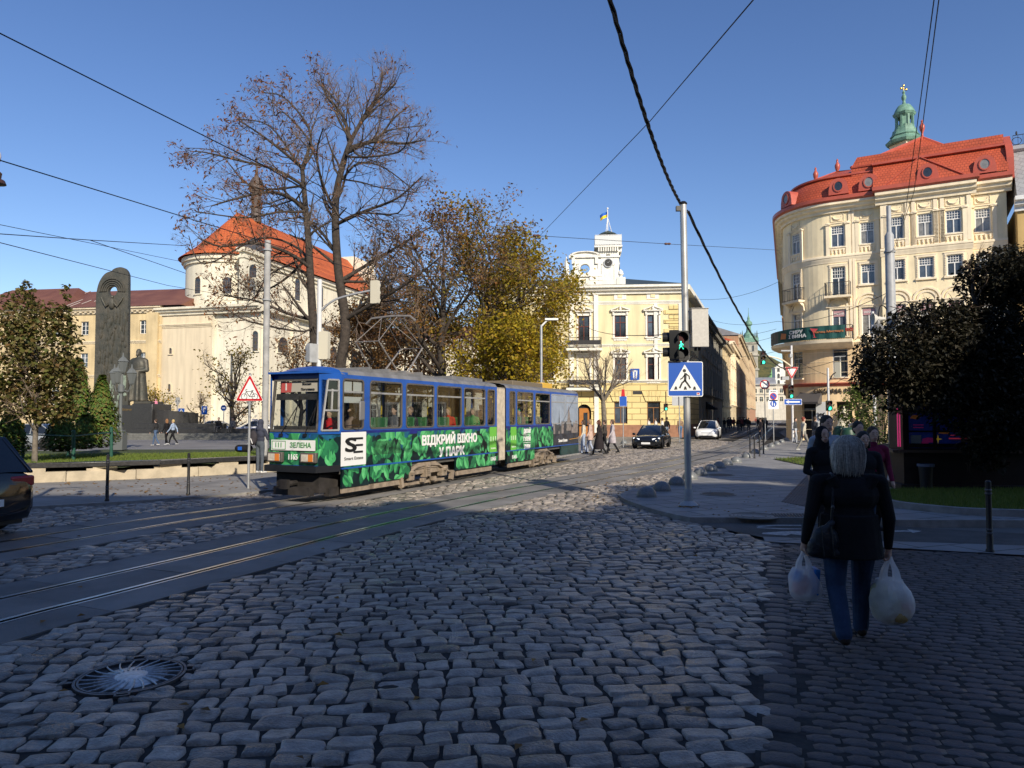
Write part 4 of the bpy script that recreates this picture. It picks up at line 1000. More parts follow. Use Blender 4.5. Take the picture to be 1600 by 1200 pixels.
s=Q(885,420)[0];mb.box(s-.3,s+.3,yo,yo+.5,zb,zm+.05);mb.lathe([(.26,zm),(.2,zm+.35),(.27,zm+.42),(.15,zm+1.3),(.02,zm+1.75)],4,(s,yo+.25,0))
s0,s1=Q(945,440)[0],Q(963,440)[0]
mb.prism([(s0,zb),(s1,zb),(s1,zb+.35),(lerp(s0,s1,.6),zb+.5),(lerp(s0,s1,.3),zb+1.0),(s0,zb+1.25)],yo+.05,yo+.45,'XZ');s=Q(970,440)[0];mb.box(s-.4,s+.4,yo-.05,yo+.5,zb,zb+.75);mb.lathe([(.25,zb+.75),(.12,zb+.85),(.26,zb+1.05),(.2,zb+1.3),(.03,zb+1.5)],10,(s,yo+.22,0))
part('attic',mb,M_wtrim,Y)
ty=3.2;f2=Fr(*fy.W(0,ty)[:2],fy.d[0],fy.d[1]);q2=lambda a,b:f2.sz(a,b)
t0,t1=q2(934,420)[0],q2(967,420)[0];tw_=t1-t0;zA,zB,zC=zt,q2(950,386)[1],q2(950,368)[1]
mb=MB();mb.box(t0,t1,ty,ty+tw_,zA,zB);mb.box(t0-.12,t1+.12,ty-.12,ty+tw_+.12,zB-1.0,zB-.85);
for k in range(9):
 x=lerp(t0,t1,(k+.5)/9);mb.box(x-.06,x+.06,ty-.28,ty,zB-.45,zB-.05);mb.box(t1,t1+.28,ty+tw_*(k+.5)/9-.06,ty+tw_*(k+.5)/9+.06,zB-.45,zB-.05)
mb.box(t0-.32,t1+.32,ty-.32,ty+tw_+.32,zB-.06,zB+.1)
for(x0,x1,z0,z1)in((t0+.35,t1-.35,zB-3.6,zB-3.45),(t0+.35,t1-.35,zB-1.75,zB-1.6),(t0+.35,t0+.45,zB-3.6,zB-1.6),(t1-.45,t1-.35,zB-3.6,zB-1.6)):mb.box(x0,x1,ty-.06,ty,z0,z1)
tw=part('tower',mb,M_wtrim,Y)
for M_ in(Matrix.Identity(4),Matrix.Translation((t1,ty+tw_/2,0))@Matrix.Rotation(PI/2,4,'Z')@Matrix.Translation((-(t0+t1)/2,-ty,0))):
 mb=MB();cz=q2(951,411)[1];cxx=(t0+t1)/2;mb.prism([(cxx+.36*math.cos(2*PI*i/24),cz+.36*math.sin(2*PI*i/24))for i in range(24)],ty-.09,ty-.02,'XZ',0,M_)
 for i in range(24):
  a,b=2*PI*i/24,2*PI*(i+1)/24;mb.prism([(cxx+r*math.cos(t),cz+r*math.sin(t))for r,t in((.36,a),(.44,a),(.44,b),(.36,b))][::-1],ty-.13,ty-.01,'XZ',1,M_)
 for a,l in((1.0,.26),(2.6,.2)):mb.prism([(cxx-.02,cz),(cxx+.02,cz),(cxx+l*math.cos(a)+.01,cz+l*math.sin(a)),(cxx+l*math.cos(a)-.01,cz+l*math.sin(a))],ty-.105,ty-.095,'XZ',1,M_)
 mb.box(cxx-.2,cxx+.2,ty-.02,ty+.01,zB-1.5+.75-.1,zB-.6-.1,0,M_);part('clock',mb,[mat('clock_face_dark',(.03,.028,.026),.5),M_signback],tw)
mb=MB();P=[(t0-.26,ty-.26),(t1+.26,ty-.26),(t1+.26,ty+tw_+.26),(t0-.26,ty+tw_+.26),(t0-.26,ty-.26)]
railing(mb,P,zB+.1,zC-zB-.1,.16);mbp=MB()
for(a,b),(c,d)in zip(P,P[1:]):mbp.cbox(((a+c)/2,(b+d)/2,(zB+.15+zC)/2),(math.hypot(c-a,d-b),.03,zC-zB-.25),math.atan2(d-b,c-a))
rl_=part('railing',mbp,mat('white_railing_panel',(.62,.63,.62),.6),tw);part('balusters',mb,M_white,tw)
mb=MB();cy_=ty+tw_/2;mb.lathe([(.75,zB+.1),(.75,zC+.15),(1.05,zC+.2),(.9,zC+.35),(.3,zC+.62),(.1,zC+.7)],8,(cxx,cy_,0));part('cupola',mb,M_droof,tw)
zfl=q2(953,321)[1];mb=MB();mb.tube([(cxx,cy_,zC+.6),(cxx,cy_,zfl)],.045,6);mb.ell((cxx,cy_,zfl),(.1,.1,.1),8,6)
for a in range(3):mb.tube([(cxx+.4*math.cos(a*2.1),cy_+.4*math.sin(a*2.1),zC+.5),(cxx,cy_,zC+2.0)],.03,4)
part('flagpole',mb,M_white,tw)
mb=MB();N=8
for i in range(N+1):
 for j in range(5):mb.v.append((cxx-.75*i/N*(1-.1*j/4),cy_+.12*math.sin(i*.9),zfl-.25-.55*j/4-.4*(i/N)**1.2))
for i in range(N):
 for j in range(4):mb.f.append((i*5+j,i*5+j+1,(i+1)*5+j+1,(i+1)*5+j));mb.m.append(0 if j<2 else 1)
part('flag',mb,[mat('flag_blue',(.02,.12,.5),.7),mat('flag_yellow',(.85,.58,.02),.7)],tw)
def lineX(Yv):return c0[0]+.37*(Yv-c0[1])
def row_building(name,label,Y0,Y1,h,wm,tm,roofm,nwin,floors,depth=12,fm=M_white,rh=2.5,sur='plain',gf=None):
 a,b=(lineX(Y0),Y0),(lineX(Y1),Y1);L_=math.hypot(b[0]-a[0],b[1]-a[1]);f_=Fr(a[0],a[1],b[0]-a[0],b[1]-a[1])
 t=thing(name,label,'building',(a[0],a[1],0),f_.rz);mb=MB();hs=[];ww=min(1.15,L_/nwin*.5);fh=h/floors
 for i in range(nwin):
  for j in range(floors):s=L_*(i+.5)/nwin;z=fh*j+(fh*.28 if j else .8);hs.append((s-ww/2,s+ww/2,z,z+fh*.52))
 wall(mb,0,L_,0,h,hs);mb.quad((0,0,0),(0,0,h),(0,depth,h),(0,depth,0));mb.quad((L_,0,0),(L_,depth,0),(L_,depth,h),(L_,0,h))
 cornice(mb,[-.1,L_+.1],h-.5,.7,.9,1);cornice(mb,[0,L_],fh-.2,.35,.3,1)
 for j in range(2,floors):cornice(mb,[0,L_],fh*j-.1,.2,.14,1)
 for i in range(nwin+1):s=min(L_-.2,max(.2,L_*i/nwin));mb.box(s-.18,s+.18,-.12,.01,fh,h-.5,1)
 for i in range(int(L_/.8)):mb.box(.2+i*.8,.45+i*.8,-.65,0,h-.42,h-.2,1)
 part('wall',mb,[wm,tm],t)
 for k,hh in enumerate(hs):window(t,ww,hh[3]-hh[2],((hh[0]+hh[1])/2,0,hh[2]),0,fm,tm,'cross',sur if hh[2]>fh else None,(0,0,2)[k%3])
 mb=MB();mb.add([(-.1,-.9,h+.2),(L_+.1,-.9,h+.2),(L_+.1,depth,h+.2),(-.1,depth,h+.2),(.3,depth*.45,h+rh),(L_-.3,depth*.45,h+rh)],[(0,1,5,4),(1,2,5),(2,3,4,5),(3,0,4)]);r=part('roof',mb,roofm,t)
 for k in range(2):mb=MB();s=L_*(.3+.4*k);mb.box(s-.5,s+.5,depth*.4,depth*.4+.8,h+rh*.5,h+rh+1.2);mb.box(s-.6,s+.6,depth*.4-.1,depth*.4+.9,h+rh+1.2,h+rh+1.4);part('chimney',mb,M_trim,r)
 return t
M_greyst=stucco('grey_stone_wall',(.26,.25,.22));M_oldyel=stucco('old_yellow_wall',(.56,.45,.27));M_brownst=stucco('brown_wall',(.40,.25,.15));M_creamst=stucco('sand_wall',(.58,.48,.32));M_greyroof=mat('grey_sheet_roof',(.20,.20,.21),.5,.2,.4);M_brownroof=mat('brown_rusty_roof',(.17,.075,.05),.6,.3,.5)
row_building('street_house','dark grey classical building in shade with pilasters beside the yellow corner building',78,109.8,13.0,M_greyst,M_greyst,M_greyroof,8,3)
row_building('street_house','sand coloured house lit by sun just beyond the dark grey building',110,129.8,13.4,M_oldyel,M_creamst,M_brownroof,5,4)
row_building('street_house','yellowish house farther down the street with orange roof',130,163.8,15.5,M_creamst,M_trim,M_tile,7,4)
row_building('street_house','tall brown house with dark cornice far down the street',164,230,20.5,M_brownst,M_creamst,M_greyroof,10,5)
row_building('street_house','reddish brown house at the far end of the narrow street',231,300,22.5,stucco('reddish_wall',(.44,.24,.15)),M_creamst,M_greyroof,9,5)
mb=MB();mb.prism([(0,0),(-1.1,-.75),(-1.1,-.95),(0,-.9)],0,3.2,'YZ');q=(lineX(84),84)
fs_=Fr(q[0],q[1],.37,1);tag(part('shop_awning',mb,M_dark,loc=(q[0],q[1],3.6),rz=fs_.rz),'black shop awning on the shaded grey facade','awning')
def right_line(k):q=cp((-AL-k,0,0));return fr.W(q[0],q[1])
for k0,k1,h,m_,lab in((ST+.3,ST+30,17.5,M_oldyel,'house behind the rounded corner building on the street side'),(ST+60,ST+110,21,M_brownst,'tall house on the right side of the far street')):
 a,b=right_line(k1),right_line(k0);f_=Fr(a[0],a[1],b[0]-a[0],b[1]-a[1]);L_=math.hypot(b[0]-a[0],b[1]-a[1]);t=thing('street_house',lab,'building',(a[0],a[1],0),f_.rz)
 mb=MB();hs=[(L_*(i+.5)/8-.6,L_*(i+.5)/8+.6,z,z+2)for i in range(8)for z in(1,5,9,13)];wall(mb,0,L_,0,h,hs);mb.quad((L_,0,0),(L_,10,0),(L_,10,h),(L_,0,h));mb.quad((0,0,0),(0,0,h),(0,10,h),(0,10,0));cornice(mb,[0,L_],h-.5,.7,.7,0);part('wall',mb,m_,t)
 for hh in hs:window(t,1.2,2,((hh[0]+hh[1])/2,0,hh[2]),0,M_white,M_trim,'cross','plain',0)
 mb=MB();sweep(mb,[(-.7,h+.2),(4,h+2.2),(10,h+.2)],[0,L_]);part('roof',mb,M_brownroof,t)
a,b=at(1172,660,335),at(1240,660,331);f_=Fr(a[0],a[1],b[0]-a[0],b[1]-a[1]);L_=math.hypot(b[0]-a[0],b[1]-a[1])
t=thing('far_house','pale stone house with grey mansard closing the end of the street','building',(a[0],a[1],0),f_.rz);zh=lambda py:f_.sz(1195,py)[1]
mb=MB();hs=[(s-.8,s+.8,zh(pb_),zh(pt))for s in(2.5,5.2,8.2,11.2,14.2,17.2)for pt,pb_ in((607,614),(620,627.5))];wall(mb,0,L_,-2,zh(602),hs);cornice(mb,[0,L_],zh(603),.9,.8);cornice(mb,[0,L_],zh(617),.5,.4);part('wall',mb,stucco('pale_stone_wall',(.60,.55,.46)),t)
for hh in hs:window(t,1.6,hh[3]-hh[2],((hh[0]+hh[1])/2,0,hh[2]),0,M_white,M_trim,'cross','plain',0)
mb=MB();sweep(mb,[(-.8,zh(602)),(1.5,zh(594)),(5,zh(589)),(12,zh(602))],[0,L_*.62]);part('roof',mb,mat('slate_blue_roof',(.24,.25,.27),.5,.2,.5),t)
Yk=430;kz=lambda py:at(1172,py,Yk)[2];c_=at(1172,660,Yk)
t=thing('church_tower','tall grey stone bell tower with green copper crown at the end of the street','tower',(c_[0],c_[1],0),-.2)
hw=4.5;mb=MB();mb.box(-hw,hw,-hw,hw,-2,kz(537));M_tst=stucco('tower_stone',(.40,.37,.31),.2,.3)
for py,o in((537,.6),(556,.7),(578,.6)):mb.box(-hw-o,hw+o,-hw-o,hw+o,kz(py)-.5,kz(py)+.5)
part('shaft',mb,M_tst,t)
for py in(541,561,585):
 for x in(-1.8,1.8):
  o=archwin(t,1.3,3.6,(x,-hw-.02,kz(py+9)),0,M_tst)
mb=MB();mb.box(-hw-.5,hw+.5,-hw-.5,hw+.5,kz(536),kz(529));mb.lathe([(3.6,kz(530)),(3.5,kz(526)),(2.6,kz(521)),(1.7,kz(519)),(1.55,kz(517))],8)
mb.lathe([(1.5,kz(518)),(1.3,kz(512)),(1.3,kz(509)),(1.9,kz(508.5)),(2.2,kz(506)),(1.9,kz(503)),(.9,kz(501)),(.7,kz(499)),(.8,kz(497)),(.3,kz(494)),(.12,kz(488)),(.1,kz(481))],10);part('crown',mb,M_copper,t)
for sx in(-1,1):
 for sy in(-1,1):mb=MB();mb.lathe([(.7,kz(530)),(.5,kz(526)),(.25,kz(521)),(.05,kz(517))],6,(sx*4.2,sy*4.2,0));part('spire',mb,mat('dark_copper',(.10,.13,.10),.6),t)
a=at(1207,660,400);t=thing('far_church','small church with bright green copper roof and dome beyond the street end','church',(a[0],a[1],0),-.3);az=lambda py:at(1207,py,400)[2]
mb=MB();mb.box(-6,9,0,20,-2,az(612));mb.box(-2.2,2.2,-1,3.4,az(612),az(593));part('wall',mb,M_wtrim,t)
mb=MB();mb.add([(-6.5,-.5,az(612)),(9.5,-.5,az(612)),(9.5,20,az(612)),(-6.5,20,az(612)),(.5,-.5,az(595)),(.5,20,az(595))],[(0,1,4),(1,2,5,4),(2,3,5),(3,0,4,5)]);mb.lathe([(2.6,az(593)),(2.3,az(590)),(1.2,az(587)),(.8,az(586)),(1.0,az(584)),(.2,az(581)),(.1,az(576))],10,(0,1.2,0));part('roof',mb,mat('bright_copper',(.22,.42,.18),.6,.2,.4),t)
a=at(1221,660,360);t=thing('far_house','narrow white sunlit building beside the far green church','building',(a[0],a[1],0),-.2);az=lambda py:at(1221,py,360)[2]
mb=MB();mb.box(-2.6,8,0,10,-2,az(575));mb.box(-2.9,8.2,-.3,10,az(575),az(573.5));mb.prism([(-2,az(573)),(3,az(573)),(1.6,az(568)),(-.6,az(568))],.5,5,'XZ');part('wall',mb,M_wtrim,t)
for z in(578,588,598):archwin(t,1.2,2.4,(-1,-.02,az(z+3)),0,M_wtrim)
M_chw=stucco('church_cream_plaster',(.74,.68,.54),.06,.25);M_chy=stucco('church_yellow_plaster',(.68,.575,.41),.05,.2);M_orange=brickmat('orange_roof_tiles',(.52,.125,.035),(.45,.10,.03),(.2,.04,.02),.35,.3,.02,.7,.5,.5,None,.18,.4,'XZ')
M_leadroof=mat('dark_lead_roof',(.07,.07,.075),.55,.2,.5)
O_=at(245,680,84.6);E_=at(400,680,81.0);fc=Fr(O_[0],O_[1],E_[0]-O_[0],E_[1]-O_[1]);CL=math.hypot(E_[0]-O_[0],E_[1]-O_[1])
T=thing('church','cream baroque church with rounded apse and steep orange tile roof','church',(O_[0],O_[1],0),fc.rz)
qc=lambda a,b:fc.sz(a,b)
zl0=qc(320,479)[1];NL=37
mb=MB();blank=qc(331,560)[0]
mb.quad((0,0,0),(blank,0,0),(blank,0,zl0),(0,0,zl0),1);mb.quad((blank,0,0),(blank,.5,0),(blank,.5,zl0),(blank,0,zl0),0);wall(mb,blank,CL,0,zl0,y=.5)
mb.quad((CL,.5,0),(CL,NL,0),(CL,NL,zl0),(CL,.5,zl0));mb.quad((0,0,0),(0,0,zl0),(0,20,zl0),(0,20,0));mb.quad((0,0,zl0),(CL,0,zl0),(CL,NL,zl0),(0,NL,zl0),2)
cornice(mb,[-.2,CL+.5],zl0-.9,.9,.8,2);cornice(mb,[0,blank],zl0-2.4,.45,.25,1)
for k in range(6):mb.box(CL,CL+.3,.8+k*6,2.0+k*6,0,zl0-.9);
mb.box(CL-.05,CL+.75,.3,NL,zl0-.75,zl0-.1)
z2=qc(300,390)[1]-.3;uc,ur,uy=4.8,5.6,7.2;n=20
ap_=[(uc+ur*math.cos(PI+PI*i/n),uy+ur*math.sin(PI+PI*i/n))for i in range(n+1)];pts=[(uc-ur,NL)]+ap_+[(uc+ur,NL)]
def ringwall(o,z0,z1,mi):
 P=[]
 for p in pts:d=math.hypot(p[0]-uc,min(0,p[1]-uy))or 1;P.append((uc+(p[0]-uc)*(d+o)/d,p[1]if p[1]>uy else uy+(p[1]-uy)*(d+o)/d))
 mb.add([(*p,z0)for p in P]+[(*p,z1)for p in P],[(i,i+1,len(P)+i+1,len(P)+i)for i in range(len(P)-1)],mi)
 return P
ringwall(0,zl0,z2,0)
for o,z0,z1 in((.25,z2-.9,z2-.5),(.5,z2-.5,z2)):
 P=ringwall(o,z0,z1,0);mb.add([(*p,z0)for p in P]+[(*p,z0)for p in pts],[(i+1,i,len(P)+i,len(P)+i+1)for i in range(len(P)-1)],0)
b0,b1=qc(366,420)[0],11.4;zb_=qc(410,381)[1]
mb.box(b0,b1-.4,.9,5,zl0,zb_);mb.box(b0-.3,b1-.1,.6,5,zb_-.5,zb_);mb.box(b0-.15,b1-.25,.75,5,zb_-1.2,zb_-.9)
part('wall',mb,[M_chw,M_chy,M_chw],T,smooth=30)
mb=MB();zr_=qc(360,322)[1]+1.8;e=.9
P=[]
for p in pts:d=math.hypot(p[0]-uc,min(0,p[1]-uy))or 1;P.append((uc+(p[0]-uc)*(d+e)/d,p[1]if p[1]>uy else uy+(p[1]-uy)*(d+e)/d))
mid=[(lerp(p[0],uc,.28),lerp(p[1],max(p[1],uy),.28 if p[1]<uy else 0))for p in P]
lay=[[(*p,z2+.05)for p in P],[(*p,lerp(z2,zr_,.22))for p in mid],[(uc,max(p[1],uy+.6),zr_)for p in P]]
for A,B_ in zip(lay,lay[1:]):mb.add(A+B_,[(i,i+1,len(A)+i+1,len(A)+i)for i in range(len(A)-1)])
rf=part('roof',mb,M_orange,T,smooth=50)
mb=MB();bx=(b0+b1-.4)/2;mb.add([(b0-.3,.6,zb_),(b1-.1,.6,zb_),(b1-.1,5,zb_),(b0-.3,5,zb_),(bx,3.4,zb_+1.9)],[(0,1,4),(1,2,4),(2,3,4),(3,0,4)]);part('block_roof',mb,M_leadroof,T,smooth=0)
mb=MB();zf_=zr_-.3;mb.lathe([(.9,zf_),(.8,zf_+1.8),(1.1,zf_+2.0),(.75,zf_+2.4),(.75,zf_+4.0),(1.15,zf_+4.2),(1.3,zf_+5.0),(.9,zf_+5.8),(.3,zf_+6.4),(.12,zf_+8.2),(.05,zf_+9.4)],10,(uc,uy+4.5,0),0,None,.8,.8);part('ridge_turret',mb,mat('brown_copper_turret',(.09,.065,.055),.6,.2,2),T)
mb=MB();G0=[(uc-6.6,zl0),(uc+6.6,zl0),(uc+6.6,z2+1),(uc+5.4,z2+2.4),(uc+4.6,z2+4.6),(uc+3.2,zr_-1.2),(uc+2.9,zr_-.2),(uc+1.2,zr_+.6),(uc-1.2,zr_+.6),(uc-2.9,zr_-.2),(uc-3.2,zr_-1.2),(uc-4.6,z2+4.6),(uc-5.4,z2+2.4),(uc-6.6,z2+1)]
mb.prism(G0,NL,NL+1.2,'XZ')
for x,z in((uc+6.2,z2+1),(uc+4.2,z2+4.6),(uc-6.2,z2+1)):mb.lathe([(.55,z),(.4,z+.5),(.6,z+.8),(.25,z+2.2),(.05,z+3)],6,(x,NL+.6,0))
part('gable',mb,M_chw,T)
def apsew(px,py):
 best=min(range(0,181),key=lambda d:abs(proj(*fc.W(uc+ur*math.cos(PI+math.radians(d)),uy+ur*math.sin(PI+math.radians(d)),17))[0]-px)+(0 if d<150 else 500))
 a=PI+math.radians(best);return(uc+(ur+.02)*math.cos(a),uy+(ur+.02)*math.sin(a)),a+PI/2
for px in(309.5,354.5):
 p,r=apsew(px,440);z0=lambda py:at(px,py,fc.W(*p)[1])[2]
 archwin(T,.95,z0(433)-z0(459),(p[0],p[1],z0(459)),r,M_chw)
for(px,py0,py1,w_)in((388,432,411,1.0),(433.5,547,515,.75)):
 s=qc(px,py0)[0];archwin(T,w_,qc(px,py1)[1]-qc(px,py0)[1],(min(s,CL-.6),.48 if py0>480 else .88,qc(px,py0)[1]),0,M_chw)
for k in range(5):archwin(T,2.2,1.9,(CL+.02,5.0+6*k,zl0-5.2),PI/2,M_chw);archwin(T,1.3,3.0,(uc+ur+.02,13+6*k,zl0+2.6),PI/2,M_chw)
for px,py,h in((267,553,.7),(265,612,.9),(303,652,.6)):
 s=qc(px,py)[0];z=qc(px,py)[1];archwin(T,.38,h,(s,-.01,z),0,M_chy)
a,b=at(-260,690,92),at(249,690,84.3);fm_=Fr(a[0],a[1],b[0]-a[0],b[1]-a[1]);ML=math.hypot(b[0]-a[0],b[1]-a[1]);qm=lambda p,q_:fm_.sz(p,q_)
M_mon=stucco('weathered_cream_wall',(.60,.47,.27),.16,.35);T2=thing('monastery_wing','long weathered cream monastery wing with rusty brown metal roof','building',(a[0],a[1],0),fm_.rz)
ze=qm(190,481)[1];hs=[]
for px in(-190,-130,-68,-8,44,88,132,178,224):
 s=qm(px,520)[0]
 for p0,p1 in((522,501),(573,551),(632,603)):hs.append((s-.55,s+.55,qm(190,p0)[1],qm(190,p1)[1]))
mb=MB();wall(mb,0,ML,0,ze,hs,dep=.35);cornice(mb,[0,ML+.2],ze-.7,.8,.7,1);
for i in range(int(ML/.7)):mb.box(i*.7,i*.7+.3,-.4,0,ze-.55,ze-.3,1)
for z in(qm(190,537)[1],qm(190,590)[1]):cornice(mb,[0,ML],z,.35,.2,1)
s=qm(240,520)[0];mb.box(s-.75,s+.75,-.35,.01,0,ze-.7);part('wall',mb,[M_mon,M_chy],T2)
for i,h in enumerate(hs):window(T2,1.1,h[3]-h[2],((h[0]+h[1])/2,.1,h[2]),0,M_white,M_chy,'six','sill',i%2*2)
mb=MB();zr2=qm(150,452)[1]+1.0;sweep(mb,[(-.8,ze+.05),(6.5,zr2),(14,ze)],[0,ML+3]);rf=part('roof',mb,mat('rusty_sheet_roof',(.20,.085,.055),.6,.25,.35,col2=(.13,.05,.035)),T2)
mb=MB()
for i in range(46):x=.8*i+rnd.uniform(0,.2);t0=rnd.uniform(0,.5);t1=min(1,t0+rnd.uniform(.2,.7));mb.tube([(x,lerp(-.8,6.5,t0),lerp(ze,zr2,t0)+.09),(x,lerp(-.8,6.5,t1),lerp(ze,zr2,t1)+.09)],.05,4)
part('roof_seams',mb,mat('pale_worn_seam',(.42,.36,.33),.6),rf)
mb=MB();s=qm(30,460)[0];mb.add([(s-9,-.9,ze),(s+7,-.9,ze),(s+4,5,zr2+.25),(s-6,5,zr2+.25),(s-9,12,ze),(s+7,12,ze)],[(0,1,2,3),(1,5,2),(0,3,4),(3,2,5,4)]);part('roof_hip',mb,MATS['rusty_sheet_roof'],rf)
a,b=at(560,680,98),at(905,680,92);f_=Fr(a[0],a[1],b[0]-a[0],b[1]-a[1]);L_=math.hypot(b[0]-a[0],b[1]-a[1])
t=thing('square_house','cream house mostly hidden behind the autumn trees','building',(a[0],a[1],0),f_.rz);mb=MB();hs=[(1.5+3.1*i,2.6+3.1*i,z,z+1.9)for i in range(9)for z in(1.5,5.2,8.8)]
wall(mb,0,L_,0,12,hs);mb.quad((L_,0,0),(L_,10,0),(L_,10,12),(L_,0,12));cornice(mb,[0,L_],11.5,.7,.7,1);part('wall',mb,[M_chw,M_wtrim],t)
for i,h in enumerate(hs):window(t,1.1,1.9,((h[0]+h[1])/2,0,h[2]),0,M_white,M_wtrim,'cross','plain',i%3)
mb=MB();sweep(mb,[(-.7,12.1),(5,14.6),(11,12.1)],[0,L_]);part('roof',mb,M_brownroof,t)
mb=MB();yb=-15.0
prof=[(-60,19.4),(9.0,19.4),(9.0,18.4),(11.3,18.4),(11.3,18.9),(12.4,18.9),(12.4,17.9),(15.6,17.9),(15.6,18.5),(17.2,18.5),(17.2,19.9),(18.4,19.9),(18.4,21.1),(22.5,21.1),(22.5,20.7),(24.6,20.7),(24.6,21.4),(25.7,21.4),(25.7,24.2),(75,24.2)]
hs=[]
for i in range(38):
 for j in range(5):hs.append((-58+3.4*i,-56.8+3.4*i,1.2+3.6*j,3.2+3.6*j))
mw=MB();wall(mw,-60,75,0,17.9,hs,y=0,dep=.25);mw.v=[(p[0],yb-p[1],p[2])for p in mw.v];mw.f=[f[::-1]for f in mw.f]
t=thing('street_block','tall facade row behind the viewer, seen only by the shade it throws','building',(0,yb,0));mw.v=[(p[0],p[1]-yb,p[2])for p in mw.v]
part('wall',mw,stucco('block_wall',(.34,.29,.24)),t)
mb=MB();P=prof+[(75,17.5),(-60,17.5)];mb.prism(P,-9,-.02,'XZ');part('roof',mb,M_brownroof,t,smooth=0)
mb=MB()
for h in hs:mb.quad((h[0],-.24,h[2]),(h[1],-.24,h[2]),(h[1],-.24,h[3]),(h[0],-.24,h[3]))
part('glazing',mb,GL[0],t,smooth=0)
tf=Fr(TA[0],TA[1],TD[0],TD[1])
def T_(px,py):return tf.sz(px,py)
def tx(px):return tf.sz(px,640)[0]
M_tblue=mat('tram_blue',(.012,.082,.36),.32,.12,2,spec=.5)
M_tnavy=mat('tram_navy_print',(.010,.018,.16),.35,.4,1.5)
M_tdark=mat('tram_print_dark',(.004,.016,.018),.38,.6,2.2)
M_troof=mat('tram_dusty_roof',(.17,.17,.175),.7,.25,2,.2)
M_tgrime=mat('tram_grimy_steel',(.27,.215,.16),.8,.3,5,.4,40)
M_tunder=mat('tram_underframe',(.03,.026,.024),.8,.4,4)
M_tframe=mat('tram_window_rubber',(.10,.09,.08),.6,.2,6)
M_talu=mat('tram_aluminium',(.40,.40,.39),.45,.1,5,metal=.4)
M_tglass=glassmat('tram_glass',(.62,.66,.66),.07)
M_tfar=glassmat('tram_far_glass',(.50,.53,.53),.05);M_tin=mat('tram_interior',(.10,.095,.085),.7);M_tseat=mat('green_seat',(.05,.20,.07),.6);M_yelpole=mat('yellow_handrail',(.75,.5,.03),.4)
M_leaf=[mat('print_leaf_%s'%n,c,.36,.35,7,col2=c2)for n,c,c2 in(('light',(.13,.52,.20),(.08,.40,.14)),('mid',(.06,.36,.12),(.035,.24,.08)),('deep',(.022,.18,.07),(.012,.10,.045)),('blue',(.012,.12,.19),(.01,.07,.16)))]
tram=thing('tram','articulated blue tram with green leaf advertising wrap crossing the junction','tram',(TA[0],TA[1],0),tf.rz)
ZT,ZB,ZM,ZW0,ZW1=2.84,.30,.73,1.60,2.74
J0,J1=tx(776.5),tx(790.5)
FX,FY=-.56,.17
wl=[(578,628),(634.5,678),(682.8,721),(725,758),(761.6,773)];wr=[(796,805),(808,833),(836.6,859),(861.5,881.5),(883.5,902)]
WL=[(tx(a),tx(b))for a,b in wl];WR=[(tx(a),tx(b))for a,b in wr]
w1=(tx(535.5),tx(568))
def shell(name,x0,x1,wins,front,rear):
 """one body section: hollow, walls with real window openings on both sides"""
 mb=MB();hs=[(a,b,ZW0,ZW1)for a,b in wins]
 wall(mb,x0,x1,ZM,ZT,hs,y=0,dep=.05,mi=0)
 m2=MB();wall(m2,x0,x1,ZM,ZT,hs,y=0,dep=.05,mi=0);m2.v=[(p[0],TW-p[1],p[2])for p in m2.v];m2.f=[f[::-1]for f in m2.f];join(mb,m2)
 wall(mb,x0,x1,.6,ZT,hs,y=.05,mi=2,dep=.01);mb.quad((x0,.05,.62),(x1,.05,.62),(x1,TW-.05,.62),(x0,TW-.05,.62),2)
 m3=MB();wall(m3,x0,x1,.6,ZT,hs,y=TW-.055,mi=2,dep=.005);join(mb,m3)
 n=8;prof=[(TW/2-(TW/2)*math.cos(PI*i/n),ZT+.20*math.sin(PI*i/n)**.8)for i in range(n+1)]
 mb.add([(x,p[0],p[1])for x in(x0,x1)for p in prof],[(i,n+1+i,n+2+i,i+1)for i in range(n)],1)
 mb.add([(x,p[0],p[1]-.06)for x in(x0,x1)for p in prof],[(i,i+1,n+2+i,n+1+i)for i in range(n)],2)
 return mb,prof
mb,prof=shell('body',0,J0,[w1]+WL,True,False)
zf0,zf1,zfw0,zfw1=.80,2.80,1.58,2.70
FW0,FW1=FY,TW-FY
for(ya,yb,sgn)in((0,FY,1),(TW,TW-FY,-1)):
 A,B_=(0,ya),(FX,yb)
 def cw(t):return(lerp(A[0],B_[0],t),lerp(A[1],B_[1],t))
 for t0,t1,z0,z1 in((0,1,ZM,zfw0+.02),(0,1,zfw1,ZT),(0,.14,zfw0+.02,zfw1),(.86,1,zfw0+.02,zfw1)):
  p,q=cw(t0),cw(t1);f=[(*p,z0),(*q,z0),(*q,z1),(*p,z1)];mb.add(f,[(3,2,1,0)if sgn>0 else(0,1,2,3)],0)
lean=lambda z:FX+max(0,(z-zfw0))*.10-(.06 if z<zfw0 else 0)*0
def fq(y0,y1,z0,z1,mi=0):mb.add([(lean(z0),y0,z0),(lean(z0),y1,z0),(lean(z1),y1,z1),(lean(z1),y0,z1)],[(0,3,2,1)],mi)
fq(FW0,FW1,ZM,zfw0);fq(FW0,FW1,zfw1,ZT);fq(FW0,FW0+.05,zfw0,zfw1);fq(FW1-.05,FW1,zfw0,zfw1)
mb.add([(0,p[0],p[1])for p in prof]+[(FX+.02,lerp(FW0,FW1,i/8),ZT+.06*math.sin(PI*i/8))for i in range(9)],[(i,i+1,10+i,9+i)for i in range(8)],0)
mb.add([(0,0,ZT),(FX,FW0,ZT),(FX+.02,FW0,ZT)],[(0,1,2)],0)
